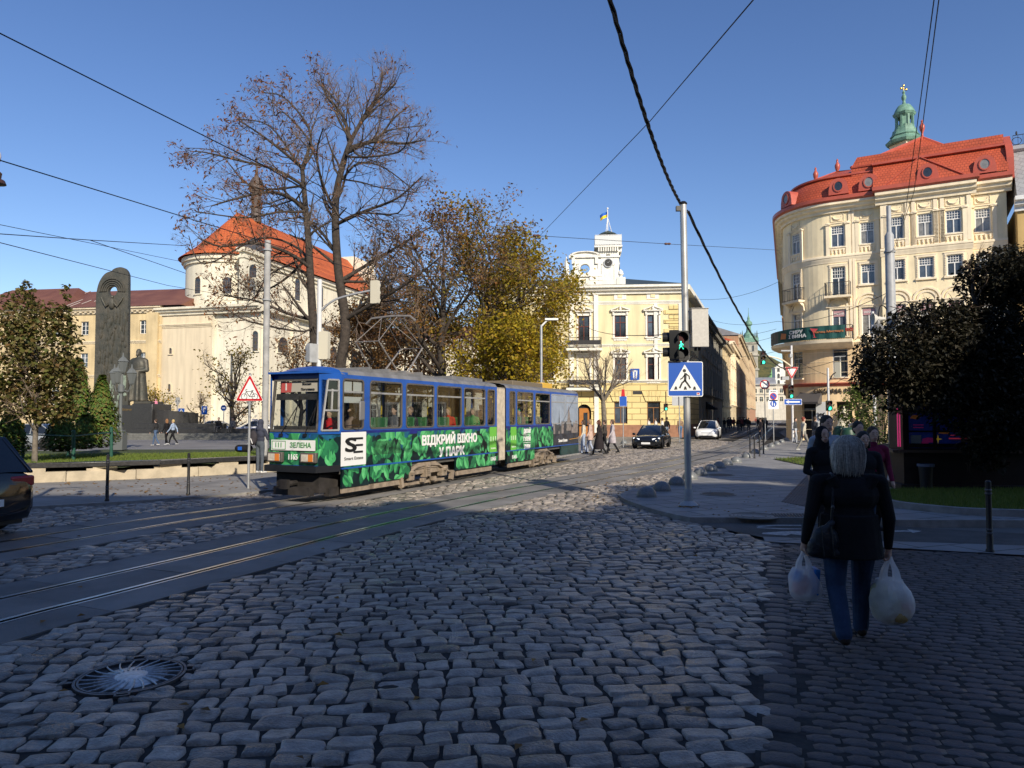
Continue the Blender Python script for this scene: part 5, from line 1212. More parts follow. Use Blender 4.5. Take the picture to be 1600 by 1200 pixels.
mb.prism([(FX-.05,FW0-.03),(FX-.05,FW1+.03),(.2,TW+.012),(.2,-.012)],ZT,ZT+.045,'XY');mb.quad((FX+.06,FW0+.03,.62),(0,.06,.62),(0,TW-.06,.62),(FX+.06,FW1-.03,.62),2);mb.quad((FX+.08,FW0+.06,.65),(FX+.08,FW1-.06,.65),(FX+.08,FW1-.06,zfw0-.04),(FX+.08,FW0+.06,zfw0-.04),2);
body=part('front_body',mb,[M_tblue,M_troof,M_tin],tram,smooth=30)
mb2,_=shell('body',J1,TL,WR,False,True)
mb2.quad((TL,0,ZM),(TL,TW,ZM),(TL,TW,ZT),(TL,0,ZT),0)
rear=part('rear_body',mb2,[M_tblue,M_troof,M_tin],tram,smooth=30)
mb=MB();n=9
for i in range(n):
 x0,x1=lerp(J0,J1,i/n),lerp(J0,J1,(i+1)/n);xm=(x0+x1)/2;e=.05
 for(ya,yb)in((0.10,.02),(TW-.10,TW-.02)):
  mb.quad((x0,ya,.45),(xm,yb,.45),(xm,yb,2.8),(x0,ya,2.8));mb.quad((xm,yb,.45),(x1,ya,.45),(x1,ya,2.8),(xm,yb,2.8))
 mb.quad((x0,.1,2.76),(xm,.02,2.84),(xm,TW-.02,2.84),(x0,TW-.1,2.76));mb.quad((xm,.02,2.84),(x1,.1,2.76),(x1,TW-.1,2.76),(xm,TW-.02,2.84))
part('bellows',mb,mat('dusty_grey_bellows',(.42,.37,.30),.85,.2,5),tram,smooth=0)
def frame_mb(x0,x1,z0,z1,r=.09,y=-.012,tr=None,thick=.028):
 """rounded rubber frame with an aluminium transom"""
 m=MB();n=5;O=[];I=[]
 for cx_,cz_,a0 in((x1-r,z0+r,-PI/2),(x1-r,z1-r,0),(x0+r,z1-r,PI/2),(x0+r,z0+r,PI)):
  for k in range(n+1):a=a0+PI/2*k/n;O.append((cx_+(r+.012)*math.cos(a),cz_+(r+.012)*math.sin(a)));I.append((cx_+(r-thick)*math.cos(a),cz_+(r-thick)*math.sin(a)))
 N=len(O)
 corner=[(x1,z0),(x1,z1),(x0,z1),(x0,z0)]
 for i in range(N):m.prism([O[i],O[(i+1)%N],I[(i+1)%N],I[i]],y,.02,'XZ')
 for c in range(4):
  for k in range(n):m.add([(corner[c][0],.0,corner[c][1]),(O[c*(n+1)+k][0],.0,O[c*(n+1)+k][1]),(O[c*(n+1)+k+1][0],.0,O[c*(n+1)+k+1][1])],[(0,1,2)],2)
 if tr:m.box(x0+.02,x1-.02,y,.015,tr-.022,tr+.022,1)
 return m
def side_window(x0,x1,par,tr=True,white=False):
 f=part('side_window',frame_mb(x0,x1,ZW0,ZW1,min(.09,(x1-x0)*.3),tr=2.45 if tr else None),[M_tframe,M_talu,M_tblue],par,smooth=40)
 g=MB();g.quad((x0,.022,ZW0),(x1,.022,ZW0),(x1,.022,ZW1),(x0,.022,ZW1));part('pane',g,M_tglass,f)
 if white:
  g=MB()
  for a,b in((.05,.47),(.53,.95)):g.quad((lerp(x0,x1,a),.03,2.40),(lerp(x0,x1,b),.03,2.40),(lerp(x0,x1,b),.03,2.70),(lerp(x0,x1,a),.03,2.70))
  g.quad((x0+.02,.03,2.20),(x1-.02,.03,2.20),(x1-.02,.03,2.34),(x0+.02,.03,2.34));part('blind',g,M_signwhite,f)
 return f
side_window(*w1,body,True,True)
for i,(a,b)in enumerate(WL):side_window(a,b,body,i<4)
for i,(a,b)in enumerate(WR[:3]):side_window(a,b,rear,i>0)
for a,b in[w1]+WL:g=MB();g.quad((a,TW-.02,ZW0),(b,TW-.02,ZW0),(b,TW-.02,ZW1),(a,TW-.02,ZW1));part('far_pane',g,M_tfar,body)
for a,b in WR[:3]:g=MB();g.quad((a,TW-.02,ZW0),(b,TW-.02,ZW0),(b,TW-.02,ZW1),(a,TW-.02,ZW1));part('far_pane',g,M_tfar,rear)
g=MB();g.add([(lean(z),y,z)for z in(zfw0,zfw1)for y in(FW0+.05,FW1-.05)],[(0,2,3,1)]);ws=part('windscreen',g,glassmat('windscreen_glass',(.88,.9,.88),.01),body)
fm=MB()
for y0,y1,z0,z1 in((FW0+.02,FW1-.02,zfw0-.03,zfw0+.02),(FW0+.02,FW1-.02,zfw1-.02,zfw1+.03),(FW0+.02,FW0+.065,zfw0,zfw1),(FW1-.065,FW1-.02,zfw0,zfw1)):
 fm.add([(lean(z)+dx,y,z)for dx in(-.02,.03)for z in(z0,z1)for y in(y0,y1)],[(0,2,3,1),(4,5,7,6),(0,1,5,4),(2,6,7,3),(0,4,6,2),(1,3,7,5)])
part('windscreen_frame',fm,M_tframe,ws)
fm=MB()
def cpt(t,z,o=0):l=math.hypot(FX,FY);return(lerp(0,FX,t)-o*FY/l,lerp(0,FY,t)+o*FX/l,z)
for a,b in(((.12,zfw0),(.88,zfw0)),((.88,zfw0),(.62,zfw1)),((.62,zfw1),(.14,zfw1)),((.14,zfw1),(.12,zfw0)),((.13,2.02),(.78,2.02)),((.45,2.02),(.42,2.5)),((.13,2.46),(.68,2.46))):
 fm.tube([cpt(a[0],a[1],.01),cpt(b[0],b[1],.01)],.026,6,0)
fm.add([cpt(.9,zfw0),cpt(.9,zfw1),cpt(.64,zfw1)],[(0,1,2),(2,1,0)],1)
cw_=part('cab_side_window',fm,[M_talu,M_tblue],body);g=MB();g.add([cpt(.14,zfw0),cpt(.86,zfw0),cpt(.86,zfw1),cpt(.14,zfw1)],[(3,2,1,0)]);part('pane',g,M_tglass,cw_)
def fpos(y,z,o=.0):return(lean(z)+o,y,z)
def front_panel(name,y0,y1,z0,z1,m,o,par=body):
 g=MB();g.add([fpos(y0,z0,o),fpos(y1,z0,o),fpos(y1,z1,o),fpos(y0,z1,o)],[(0,3,2,1)]);return part(name,g,m,par,smooth=0)
def front_text(name,s,size,yc,zc,m,o,par,bold=0.,sx=1.):
 t=text_mb(s,size,.006,bold,sx=sx);t.v=[(lean(zc)+o+p[1],yc-p[0],zc+p[2])for p in t.v];return part(name,t,m,par,smooth=0)
rb_=front_panel('route_board',FW0+.12,FW1-.2,2.44,2.66,mat('cream_board',(.50,.44,.38),.6),.035)
front_panel('route_number_panel',FW1-.50,FW1-.2,2.43,2.665,mat('faded_red_board',(.55,.09,.08),.6),.03,rb_)
front_text('route_number','1',.22,FW1-.35,2.545,M_signwhite,.024,rb_,.006)
front_text('route_text','Вокзал',.075,.62,2.61,M_black,.028,rb_,.001);front_text('route_text','Погулянка',.075,.58,2.49,M_black,.028,rb_,.001)
front_panel('sun_blind',FW0+.06,FW1-.06,2.26,2.40,M_tunder,.05);front_panel('dashboard',FW0+.05,FW1-.05,1.58,1.68,M_tunder,.06)
pl=front_panel('front_plate',FW0+.05,FW1-.08,1.14,1.37,M_signwhite,-.035)
M_tgreen=mat('print_green_ink',(.10,.30,.12),.5);front_text('plate_text','ЗЕЛЕНА',.15,FW0+.46,1.255,M_tgreen,-.042,pl,.002);front_text('plate_text','111',.15,FW1-.30,1.255,M_tgreen,-.042,pl,.001)
g=MB()
for a,b,c,d in((FW1-.50,FW1-.49,1.16,1.35),(FW1-.12,FW1-.11,1.16,1.35),(FW1-.50,FW1-.11,1.16,1.17),(FW1-.50,FW1-.11,1.34,1.35)):g.box(FX-.045,FX-.036,a,b,c,d)
part('plate_box',g,M_tgreen,pl)
front_text('fleet_number','1165',.17,(FW0+FW1)/2,.99,M_signwhite,-.02,body,.004,.85)
M_lampg=mat('headlamp_glass',(.55,.50,.42),.12,.25,9,spec=.9);M_amber=mat('amber_lens',(.65,.20,.04),.2)
for y in(FW0+.22,FW1-.22):
 g=MB();g.box(FX-.09,FX+.0,y-.22,y+.22,.875,1.10);h=part('headlight',g,M_tframe,body,bevel=.02);g=MB();g.box(FX-.105,FX-.08,y-.16,y+.16,.91,1.065);g.box(FX-.108,FX-.104,y-.16,y-.03,.91,1.065,1);l_=part('lens',g,[M_lampg,M_amber],h,bevel=.012)
g=MB();g.add([(FX-.12,FW0-.04,z)for z in(.67,.81)]+[(FX-.12,FW1+.04,z)for z in(.67,.81)]+[(-.05,-.03,z)for z in(.67,.81)]+[(-.05,TW+.03,z)for z in(.67,.81)],[(0,1,3,2),(4,5,1,0),(2,3,7,6),(1,5,7,3),(0,2,6,4)]);part('bumper',g,M_black,body,smooth=0,recalc=True)
g=MB();g.box(FX+.15,.3,.25,TW-.25,.2,.7);g.box(FX-.05,FX+.1,.35,TW-.35,.16,.34);g.tube([(FX-.25,TW/2,.42),(FX+.1,TW/2,.42)],.06,8);g.cbox((FX-.28,TW/2,.42),(.09,.24,.2));g.box(-.2,.6,-.0+.15,.3,.12,.3);part('coupler',g,M_tunder,body)
for y0,y1 in((FW0+.35,FW0+.1),(FW1-.35,FW1-.75)):
 g=MB();g.tube([fpos(y0,1.5,-.03),fpos((y0+y1)/2,1.78,-.05),fpos(y1,2.1,-.03)],.012,5);g.tube([fpos(y1+.06,1.75,-.025),fpos(y1-.05,2.35,-.025)],.012,5);g.cbox(fpos(y0,1.48,-.03),(.05,.08,.06));part('wiper',g,M_black,body)
g=MB();mx=w1[0]+.44;g.cbox((mx,-.2,2.02),(.19,.05,.44));mr_=part('mirror',g,mat('mirror_back',(.16,.16,.165),.5),body,bevel=.03);g=MB();g.tube([(mx-.03,-.2,2.3),(mx-.03,-.2,1.7),(mx-.35,-.02,1.68)],.012,5);part('mirror_arm',g,M_black,mr_)
def leaf_pts(L_,w_):
 P=[(0,0)]+[(L_*t,w_*math.sin(PI*t**.8)*(1-.15*t))for t in(.12,.25,.4,.55,.7,.85)]+[(L_*1.04,0)]+[(L_*t,-w_*math.sin(PI*t**.8)*(1-.15*t))for t in(.85,.7,.55,.4,.25,.12)]
 return P
def wrap(x0,x1,z0,z1,mapf,seed,dens,clip=()):
 rg=random.Random(seed);g=MB();layer=[0.0]
 n=int((x1-x0)*(z1-z0)*dens)
 for i in range(n):
  L_=rg.uniform(.20,.50);w_=L_*rg.uniform(.22,.34);a=rg.choice((1,1,1,-1))*rg.uniform(.3,2.6);x,z=rg.uniform(x0,x1),rg.uniform(z0,z1)
  P=[(x+p[0]*math.cos(a)-p[1]*math.sin(a),z+p[0]*math.sin(a)+p[1]*math.cos(a))for p in leaf_pts(L_,w_)]
  if min(p[0]for p in P)<x0 or max(p[0]for p in P)>x1 or min(p[1]for p in P)<z0 or max(p[1]for p in P)>z1:
   P=[(min(x1,max(x0,p[0])),min(z1,max(z0,p[1])))for p in P]
  if any(c[0]<x<c[1]and c[2]<z<c[3]for c in clip):continue
  d=i/n
  mi=2 if d<.35 else(1 if d<.7 else rg.choice((0,0,1)))
  if z>z1-.14 and z1>1.4:mi=3
  o=-.003-.004*d
  half=len(P)//2
  g.add([mapf(p[0],p[1],o)for p in P[:half+1]],[tuple(range(half+1))[::-1]],mi)
  g.add([mapf(p[0],p[1],o)for p in[P[0]]+P[half:]],[tuple(range(len(P)-half+1))[::-1]],min(2,mi+1)if mi<3 else 3)
 return g
MS=[M_leaf[0],M_leaf[1],M_leaf[2],M_leaf[3]]
sideF=lambda x,z,o:(x,o,z)
def panel(name,x0,x1,z0,z1,m,par,o=-.002):
 g=MB();g.quad((x0,o,z0),(x1,o,z0),(x1,o,z1),(x0,o,z1));return part(name,g,m,par,smooth=0)
panel('wrap_ground',0,J0,ZM,1.54,M_tdark,body);panel('wrap_fade',0,J0,1.44,1.56,M_tnavy,body,-.0025)
XG=tx(864)
panel('wrap_ground',J1,XG,ZM,1.54,M_tdark,rear);panel('wrap_fade',J1,XG,1.44,1.56,M_tnavy,rear,-.0025)
b0,b1=T_(532,700)[0],T_(572,700)[0]
part('leaf_print',wrap(0,J0,ZM+.01,1.50,sideF,21,50),MS,body,smooth=0)
part('leaf_print',wrap(J1,XG,ZM+.01,1.50,sideF,22,50),MS,rear,smooth=0)
l_=math.hypot(FX,FY)
chamF=lambda x,z,o:cpt(x/l_,z,-o)
g=MB();g.add([cpt(0,ZM,.002),cpt(1,ZM,.002),cpt(1,1.50,.002),cpt(0,1.50,.002)],[(3,2,1,0)]);part('wrap_ground',g,M_tdark,body,smooth=0)
g=wrap(0,l_,ZM+.01,1.48,lambda x,z,o:chamF(x,z,o),23,50);g.f=[f[::-1]for f in g.f];part('leaf_print',g,MS,body,smooth=0)
g=wrap(FW0,FW1,.82,1.52,lambda x,z,o:(FX+o,x,z),24,50);g.f=[f[::-1]for f in g.f];part('leaf_print',g,MS,body,smooth=0)
front_panel('wrap_ground',FW0,FW1,.82,1.42,mat('print_front_green',(.02,.14,.07),.38,.6,3),-.001)
def skirt(x0,x1,z0,par,seed):
 g=MB();g.box(x0,x1,-.03,.02,z0,ZM-.015);s_=part('skirt',g,M_tdark,par);part('leaf_print',wrap(x0+.005,x1-.005,z0+.01,ZM-.02,lambda x,z,o:(x,-.031+o,z),seed,50),MS,s_,smooth=0);return s_
xb0,xb1=T_(641,735)[0],T_(711,735)[0]
skirt(.02,T_(575,745)[0],.29,body,31);skirt(T_(576,745)[0],xb0,.31,body,32);skirt(xb1,J0,.33,body,33);skirt(J1+.02,T_(834,715)[0],.33,rear,34)
g=MB();g.box(T_(876,710)[0],TL,-.02,.03,.33,ZM-.02);part('skirt',g,mat('dark_teal_skirt',(.02,.05,.05),.4,.4,3),rear)
g=MB();g.box(0,J0,-.04,.0,ZM-.02,ZM+.012);part('trim_strip',g,M_tblue,body);g=MB();g.box(J1,TL,-.04,.0,ZM-.02,ZM+.012);part('trim_strip',g,M_tblue,rear)
for x0,x1,par in((.05,1.25,body),(T_(578,745)[0],xb0-.3,body),(xb1+.1,J0-.4,body),(J1+.2,T_(830,715)[0],rear)):
 g=MB();g.box(x0,x1,.0,.05,.17,.30);part('step_board',g,M_tgrime,par)
g=MB();g.box(.2,J0-.1,.35,TW-.35,.3,.66);part('underframe',g,M_tunder,body);g=MB();g.box(J1+.1,TL-.1,.35,TW-.35,.3,.66);part('underframe',g,M_tunder,rear)
g=MB();xa,xb=T_(532,700)[0],T_(571.5,700)[0];za,zb_=T_(552,727)[1],T_(552,675)[1];g.quad((xa,-.010,za),(xb,-.010,za),(xb,-.010,zb_),(xa,-.010,zb_));pn=part('logo_panel',g,M_signwhite,body,smooth=0)
def stext(name,s,size,xc,zc,m,par,bold=.0,o=-.016,wid=None,sp=1.):
 t=text_mb(s,size,.006,bold,space=sp);xs=[p[0]for p in t.v];k=wid/(max(xs)-min(xs))if wid else 1;c_=(max(xs)+min(xs))/2
 t.v=[(xc+(p[0]-c_)*k,o+p[1],zc+p[2])for p in t.v];return part(name,t,m,par,smooth=0)
cxp=(xa+xb)/2;pw=xb-xa;M_ink=mat('print_black',(.01,.01,.011),.5)
stext('logo_letter','S',.44,xa+pw*.38,lerp(za,zb_,.60),M_ink,pn,.012,wid=pw*.46)
g=MB();z_=lerp(za,zb_,.60)
for k,(a,b)in enumerate(((.48,.86),(.56,.86),(.48,.86))):zz=z_-.155+.155*k;g.quad((xa+pw*a,-.017,zz-.024),(xa+pw*b,-.017,zz-.024),(xa+pw*b,-.017,zz+.024),(xa+pw*a,-.017,zz+.024))
part('logo_letter',g,M_ink,pn,smooth=0);stext('logo_text','Smart Estate',.1,cxp,lerp(za,zb_,.21),M_ink,pn,0,wid=pw*.74)
xs0,zs0=T_(701,687);
[stext('slogan',w0,.34,(T_(a,688)[0]+T_(b,686)[0])/2,zs0,M_signwhite,body,.016,wid=T_(b,686)[0]-T_(a,688)[0])for w0,a,b in(('ВІДКРИЙ',658.5,710.5),('ВІКНО',714,744.5))]
[stext('slogan',w0,.34,(T_(a,705)[0]+T_(b,705)[0])/2,T_(705,706)[1],M_signwhite,body,.016,wid=T_(b,705)[0]-T_(a,705)[0])for w0,a,b in(('У',685,692.5),('ПАРК',696,725))]
M_lime=mat('print_lime_green',(.14,.46,.06),.4)
for x0,x1,y0,y1,par in((764.5,775.5,709,667,body),(797.5,806.5,706,667,rear)):
 a,b=T_(x0,690)[0],T_(x1,690)[0];z0,z1=T_((x0+x1)/2,y0)[1],T_((x0+x1)/2,y1)[1];p=panel('green_panel',a,b,z0,z1,M_lime,par,-.011);stext('panel_text','111',.22,(a+b)/2,lerp(z0,z1,.55),M_signwhite,p,.0,-.015,wid=(b-a)*.72);stext('panel_text','ЗЕЛЕНА',.06,(a+b)/2,lerp(z0,z1,.2),M_signwhite,p,.0,-.015,wid=(b-a)*.7)
for px,py,par in((769,717,body),(802,714,rear)):x,z=T_(px,py);stext('fleet_number','1165',.17,x,z,M_signwhite,par,.005,-.042,wid=.36)
for k,s in enumerate(('ДИХАЙ','ГУЛЯЙ','ЖИВИ')):
 x,z=T_(823,674+12*k);stext('slogan',s,.2,x,z,M_signwhite,rear,.010,-.014,wid=.62 if k<2 else .55)
 g=MB();g.quad((x-.32,-.013,z-.13),(x+.32,-.013,z-.13),(x+.32,-.013,z-.115),(x-.32,-.013,z-.115));part('slogan_line',g,M_signwhite,rear,smooth=0)
g=MB();xa,xb=T_(583,700)[0],T_(626,700)[0]
for k in range(11):z=lerp(.98,1.28,k/10);g.box(xa,xb,-.012,-.008,z,z+.010)
part('vent_louvres',g,M_black,body)
g=MB();g.quad((XG,-.012,ZM),(TL,-.012,ZM),(TL,-.012,1.55),(XG,-.012,1.55),0);g.quad((XG-.12,-.012,1.5),(TL,-.012,1.5),(TL,-.012,ZW1+.02),(XG-.12,-.012,ZW1+.02),1)
rg=random.Random(3)
M_pg=[mat('print_night_town',(.03,.035,.05),.3,.6,5),mat('print_pale_sky',(.27,.33,.42),.2,.15,1.5),mat('print_stone_tower',(.22,.19,.18),.3,.3,8),mat('print_dark_spire',(.05,.06,.07),.3),mat('print_orange_line',(.6,.3,.05),.4)]
xx=XG
while xx<TL-.1:
 w_=rg.uniform(.12,.4);h_=rg.uniform(1.4,1.7);x2=min(TL,xx+w_);g.quad((xx,-.013,1.2),(x2,-.013,1.2),(x2,-.013,h_),(xx,-.013,h_+.05),rg.choice((0,2,3)));xx=x2
for c_,w_,h_ in((.60,.30,2.35),(.22,.10,2.2)):
 c=lerp(XG,TL,c_);g.add([(c-w_,-.014,1.3),(c+w_,-.014,1.3),(c+w_*.3,-.014,h_-.3),(c,-.014,h_),(c-w_*.3,-.014,h_-.3)],[(0,1,2,3,4)],2 if w_>.2 else 3)
g.quad((lerp(XG,TL,.62),-.015,.93),(TL,-.015,.96),(TL,-.015,.98),(lerp(XG,TL,.62),-.015,.95),4)
part('town_print',g,M_pg,rear,smooth=0);stext('print_text','Smart Estate',.17,lerp(XG,TL,.36),.92,M_signwhite,rear,.004,-.018,wid=1.0)
for a,b in WR[3:]:f=part('side_window',frame_mb(a,b,ZW0,ZW1,.07,y=-.02,tr=2.45),[M_signback,M_signback,M_pg[1]],rear,smooth=40)
def bogie(x0,x1,par):
 c=(x0+x1)/2;w_=x1-x0;g=MB();
 g.box(c-w_*.42,c+w_*.42,.05,.14,.36,.50);g.prism([(c-w_*.3,.5),(c+w_*.3,.5),(c+w_*.16,.66),(c-w_*.16,.66)],.02,.16,'XZ');g.box(c-.13,c+.13,-.02,.14,.26,.62)
 for k in range(5):g.lathe([(.085,0),(.085,.03)],8,(c-.02,.0,.30+.055*k))
 for sx in(-1,1):
  g.cbox((c+sx*w_*.30,.04,.34),(.26,.16,.2));g.tube([(c+sx*w_*.45,.03,.3),(c+sx*w_*.2,.0,.56),(c,.02,.6)],.035,6);g.cbox((c+sx*w_*.46,.0,.22),(.1,.12,.26),ry=.3*sx);g.cbox((c+sx*.27,-.02,.2),(.16,.1,.1))
  g.lathe([(.06,0),(.09,.06),(.05,.1)],8,(c+sx*w_*.30,-.04,.38))
 g.box(c-w_*.35,c+w_*.35,.05,.12,.10,.17)
 bg_=part('bogie',g,M_tgrime,par)
 for sx in(-1,1):
  for y in(.30,TW-.30):
   g=MB();Mx=Matrix.Translation((c+sx*w_*.30,y,.29))@Matrix.Rotation(PI/2,4,'X');g.lathe([(.05,.06),(.10,.07),(.12,.03),(.24,.02),(.25,.06),(.285,.06),(.285,-.04),(.31,-.05),(.31,-.08),(.05,-.08)],24,(0,0,0),0,Mx);part('wheel',g,M_tgrime,bg_,recalc=True)
bogie(xb0-.55,xb1-.1,body);bogie(T_(836,715)[0]-.35,T_(868,715)[0],rear)
g=MB()
for x0,x1,z1 in((.9,4.2,.07),):g.box(x0,x1,.12,.2,ZT+.10,ZT+.10+z1);g.box(x0,x1,TW-.3,TW-.2,ZT+.12,ZT+.2)
for x in(1.2,2.0,2.8,3.6):g.box(x,x+.06,.15,TW-.2,ZT+.12,ZT+.24)
g.box(5.6,7.6,.35,TW-.35,ZT+.12,ZT+.26);part('roof_rails',g,M_troof,body)
def rbox(x0,x1,h_,m,par,nm='roof_box'):g=MB();g.box(x0,x1,.3,TW-.3,ZT+.12,ZT+.16+h_);part(nm,g,m,par,bevel=.03)
rbox(J1+1.2,J1+4.0,.16,mat('roof_box_brown',(.16,.13,.09),.8),rear);rbox(J1+4.0,J1+5.0,.2,mat('roof_box_orange',(.62,.38,.06),.6),rear)
g=MB();pc_=T_(652,578)[0];yc=TW/2;zb0=ZT+.22;zh_=4.55
g.box(pc_-.8,pc_+.8,yc-.45,yc-.38,zb0-.06,zb0+.03);g.box(pc_-.8,pc_+.8,yc+.38,yc+.45,zb0-.06,zb0+.03)
for x in(-.75,0,.75):g.box(pc_+x-.05,pc_+x+.05,yc-.5,yc+.5,zb0-.06,zb0+.05)
for y in(-.40,.40):
 for sx in(-1,1):
  kn=(pc_+sx*1.05,yc+y*.9,zb0+.75);g.tube([(pc_-sx*-.25,yc+y,zb0+.03),kn],[.026,.022],6);g.tube([kn,(pc_+sx*.06,yc+y*.6,zh_)],.011,5)
for sx in(-1,1):g.tube([(pc_+sx*1.05,yc-.38,zb0+.75),(pc_+sx*1.05,yc+.38,zb0+.75)],.013,5);g.tube([(pc_+sx*1.05,yc-.36,zb0+.75),(pc_+sx*.1,yc+.22,zh_)],.008,4)
g.tube([(pc_,yc-.8,zh_-.12),(pc_,yc-.62,zh_+.02),(pc_,yc,zh_+.05),(pc_,yc+.62,zh_+.02),(pc_,yc+.8,zh_-.12)],.03,6);part('pantograph',g,mat('pantograph_steel',(.33,.30,.27),.5,.2,8,metal=.5),body)
g=MB();g.box(1.0,1.04,.62,TW-.06,.65,2.8);part('cab_partition',g,M_tunder,body)
for k,x in enumerate([w1[1]+.35+.62*i for i in range(int((J0-w1[1])/.62))]+[J1+.75+.62*i for i in range(5)]):
 par=body if x<J0 else rear;g=MB();g.cbox((x,.42,1.30),(.40,.40,.07));g.cbox((x+.19,.36,1.57),(.06,.44,.60),ry=.1);part('seat',g,M_tseat,par,bevel=.03)
for x,par in((2.6,body),(4.9,body),(7.2,body),(J1+.55,rear),(J1+2.2,rear)):g=MB();g.tube([(x,.75,.65),(x,.75,2.85)],.022,6);g.tube([(x-.6,.75,2.55),(x+.6,.75,2.55)],.018,5);part('handrail',g,M_yelpole,par)
M_bark=mat('dark_bark',(.052,.041,.033),.9,.35,6,.7,30);M_barkg=mat('grey_bark',(.17,.145,.115),.9,.3,6,.6,30);M_twig=mat('brown_twigs',(.19,.135,.10),.9,.2,3)
class Wood:
 def __init__(s,seed,nmax=20000):s.rg=random.Random(seed);s.br=[];s.tips=[];s.nmax=nmax
 def grow(s,p,d,L,r,lv,maxlv,bend=.22,up=.10,kids=(4,6),spread=.75,ratio=.62,seg=None):
  rg=s.rg;n=seg or max(3,int(4 if lv<3 else 3));pts=[p.copy()];rs=[r];d=d.normalized();rend=r*(.42 if lv<maxlv else .35)
  for i in range(n):
   d=(d+Vector((rg.gauss(0,bend),rg.gauss(0,bend),rg.gauss(0,bend)+up*(1 if d.z<.9 else 0)))).normalized()
   p=p+d*(L/n);pts.append(p.copy());rs.append(lerp(r,rend,(i+1)/n))
  s.br.append((pts,rs,lv))
  if lv>=maxlv or len(s.br)>s.nmax:s.tips.append((pts,d));return
  k=rg.randint(*kids)
  for j in range(k):
   t=lerp(.28,1.0,(j+rg.random()*.8)/k)if lv else lerp(.35,1,(j+.5)/k);t=min(t,.999);i=int(t*n);q=pts[i].lerp(pts[i+1],t*n-i);dd=(pts[i+1]-pts[i]).normalized()
   a=rg.uniform(0,2*PI);e=dd.orthogonal().normalized();e.rotate(Matrix.Rotation(a,3,dd));sp=spread*rg.uniform(.7,1.3)
   nd=(dd*math.cos(sp)+e*math.sin(sp));s.grow(q,nd,L*ratio*rg.uniform(.75,1.2)*(1.1-.35*t),lerp(r,rend,t)*.62,lv+1,maxlv,bend,up,kids,spread,ratio)
  s.tips.append((pts[-2:],d))
 def mesh(s,lo,hi,sides=(9,7,5,4,3,3,3)):
  mb=MB()
  for pts,rs,lv in s.br:
   if lo<=lv<=hi:mb.tube(pts,rs,sides[min(lv,6)],0,caps=False)
  return mb
def leaves(name,pts,size,m,parent,seed,fold=.35,asp=.62,jitter=.0,droop=0.,per=None,bulk=0.):
 """pts (N,3) -> N little folded leaves in one crown mesh"""
 rg=np.random.default_rng(seed);P=np.asarray(pts,float);n=len(P);P=P+rg.normal(0,jitter,P.shape)if jitter else P
 z=rg.uniform(-1,1,n);a=rg.uniform(0,2*PI,n);q=np.sqrt(1-z*z);N=np.stack([q*np.cos(a),q*np.sin(a),np.abs(z)+.3],-1);N/=np.linalg.norm(N,axis=1)[:,None]
 t=rg.normal(size=(n,3));t[:,2]-=droop;A=t-(t*N).sum(1)[:,None]*N;A/=np.linalg.norm(A,axis=1)[:,None];B_=np.cross(N,A)
 s=(size*rg.uniform(.6,1.35,n))[:,None]
 v0=P;v1=P+A*s*.5+B_*s*asp*.5+N*s*fold*.4;v2=P+A*s;v3=P+A*s*.5-B_*s*asp*.5+N*s*fold*.4
 V=np.stack([v0,v1,v2,v3],1).reshape(-1,3);b=np.arange(n)[:,None]*4;T=np.concatenate([b+np.array([[0,1,2]]),b+np.array([[0,2,3]])],1).reshape(-1)
 me=bpy.data.meshes.new(name);me.vertices.add(len(V));me.vertices.foreach_set('co',V.ravel().astype(np.float32));me.loops.add(len(T));me.loops.foreach_set('vertex_index',T.astype(np.int32));me.polygons.add(2*n);me.polygons.foreach_set('loop_start',np.arange(0,6*n,3,dtype=np.int32))
 me.materials.append(m);me.update(calc_edges=True);return link(name,me,parent)
def clump(tips,n,sig,rg):
 P=[]
 for _ in range(n):pts,d=tips[rg.integers(len(tips))];q=pts[rg.integers(len(pts))];P.append([q.x+rg.normal(0,sig),q.y+rg.normal(0,sig),q.z+rg.normal(0,sig)])
 return np.array(P)
def limb(W_,pxs,Y,r0,r1,lv=0):
 """a main limb along photo points at its own distance, real radius"""
 pts=[Vector(at(a,b,Y+(c[0]if c else 0)))for a,b,*c in pxs];pts=[Vector(p)for p in spline([tuple(p)for p in pts],4)];rs=[lerp(r0,r1,i/(len(pts)-1))for i in range(len(pts))];W_.br.append((pts,rs,lv));return pts,rs
def sprout(W_,pts,rs,k,L,maxlv,lv=1,t0=.25,**kw):
 rg=W_.rg
 for j in range(k):
  t=lerp(t0,1.0,(j+rg.random())/k);i=min(int(t*(len(pts)-1)),len(pts)-2);q=pts[i].lerp(pts[i+1],t*(len(pts)-1)-i);dd=(pts[i+1]-pts[i]).normalized()
  e=dd.orthogonal().normalized();e.rotate(Matrix.Rotation(rg.uniform(0,2*PI),3,dd));sp=rg.uniform(.45,1.05);W_.grow(q,dd*math.cos(sp)+e*math.sin(sp),L*rg.uniform(.7,1.2)*(1.2-.65*t),max(.016,rs[i]*.42),lv,maxlv,**kw)
def finish(name,label,cat,W_,base,group=None,split=2,barkm=M_bark,hi=9):
 t=thing(name,label,cat,base,0,group);o=Vector(base)
 def loc(mb):mb.v=[(p[0]-o.x,p[1]-o.y,p[2]-o.z)for p in mb.v];return mb
 part('trunk',loc(W_.mesh(0,0)),barkm,t,smooth=60);part('branches',loc(W_.mesh(1,split)),barkm,t,smooth=60);part('twigs',loc(W_.mesh(split+1,hi)),M_twig,t,smooth=0);return t,o
Y0=40.0;W_=Wood(5,60000);kw=dict(bend=.20,up=.07,kids=(4,5),spread=.62,ratio=.60)
base=at(520,640,Y0);base=(base[0],Y0,.0)
trunkA=[(512,690),(500,610),(492,540),(487,470),(482,380),(478,330),(472,262)]
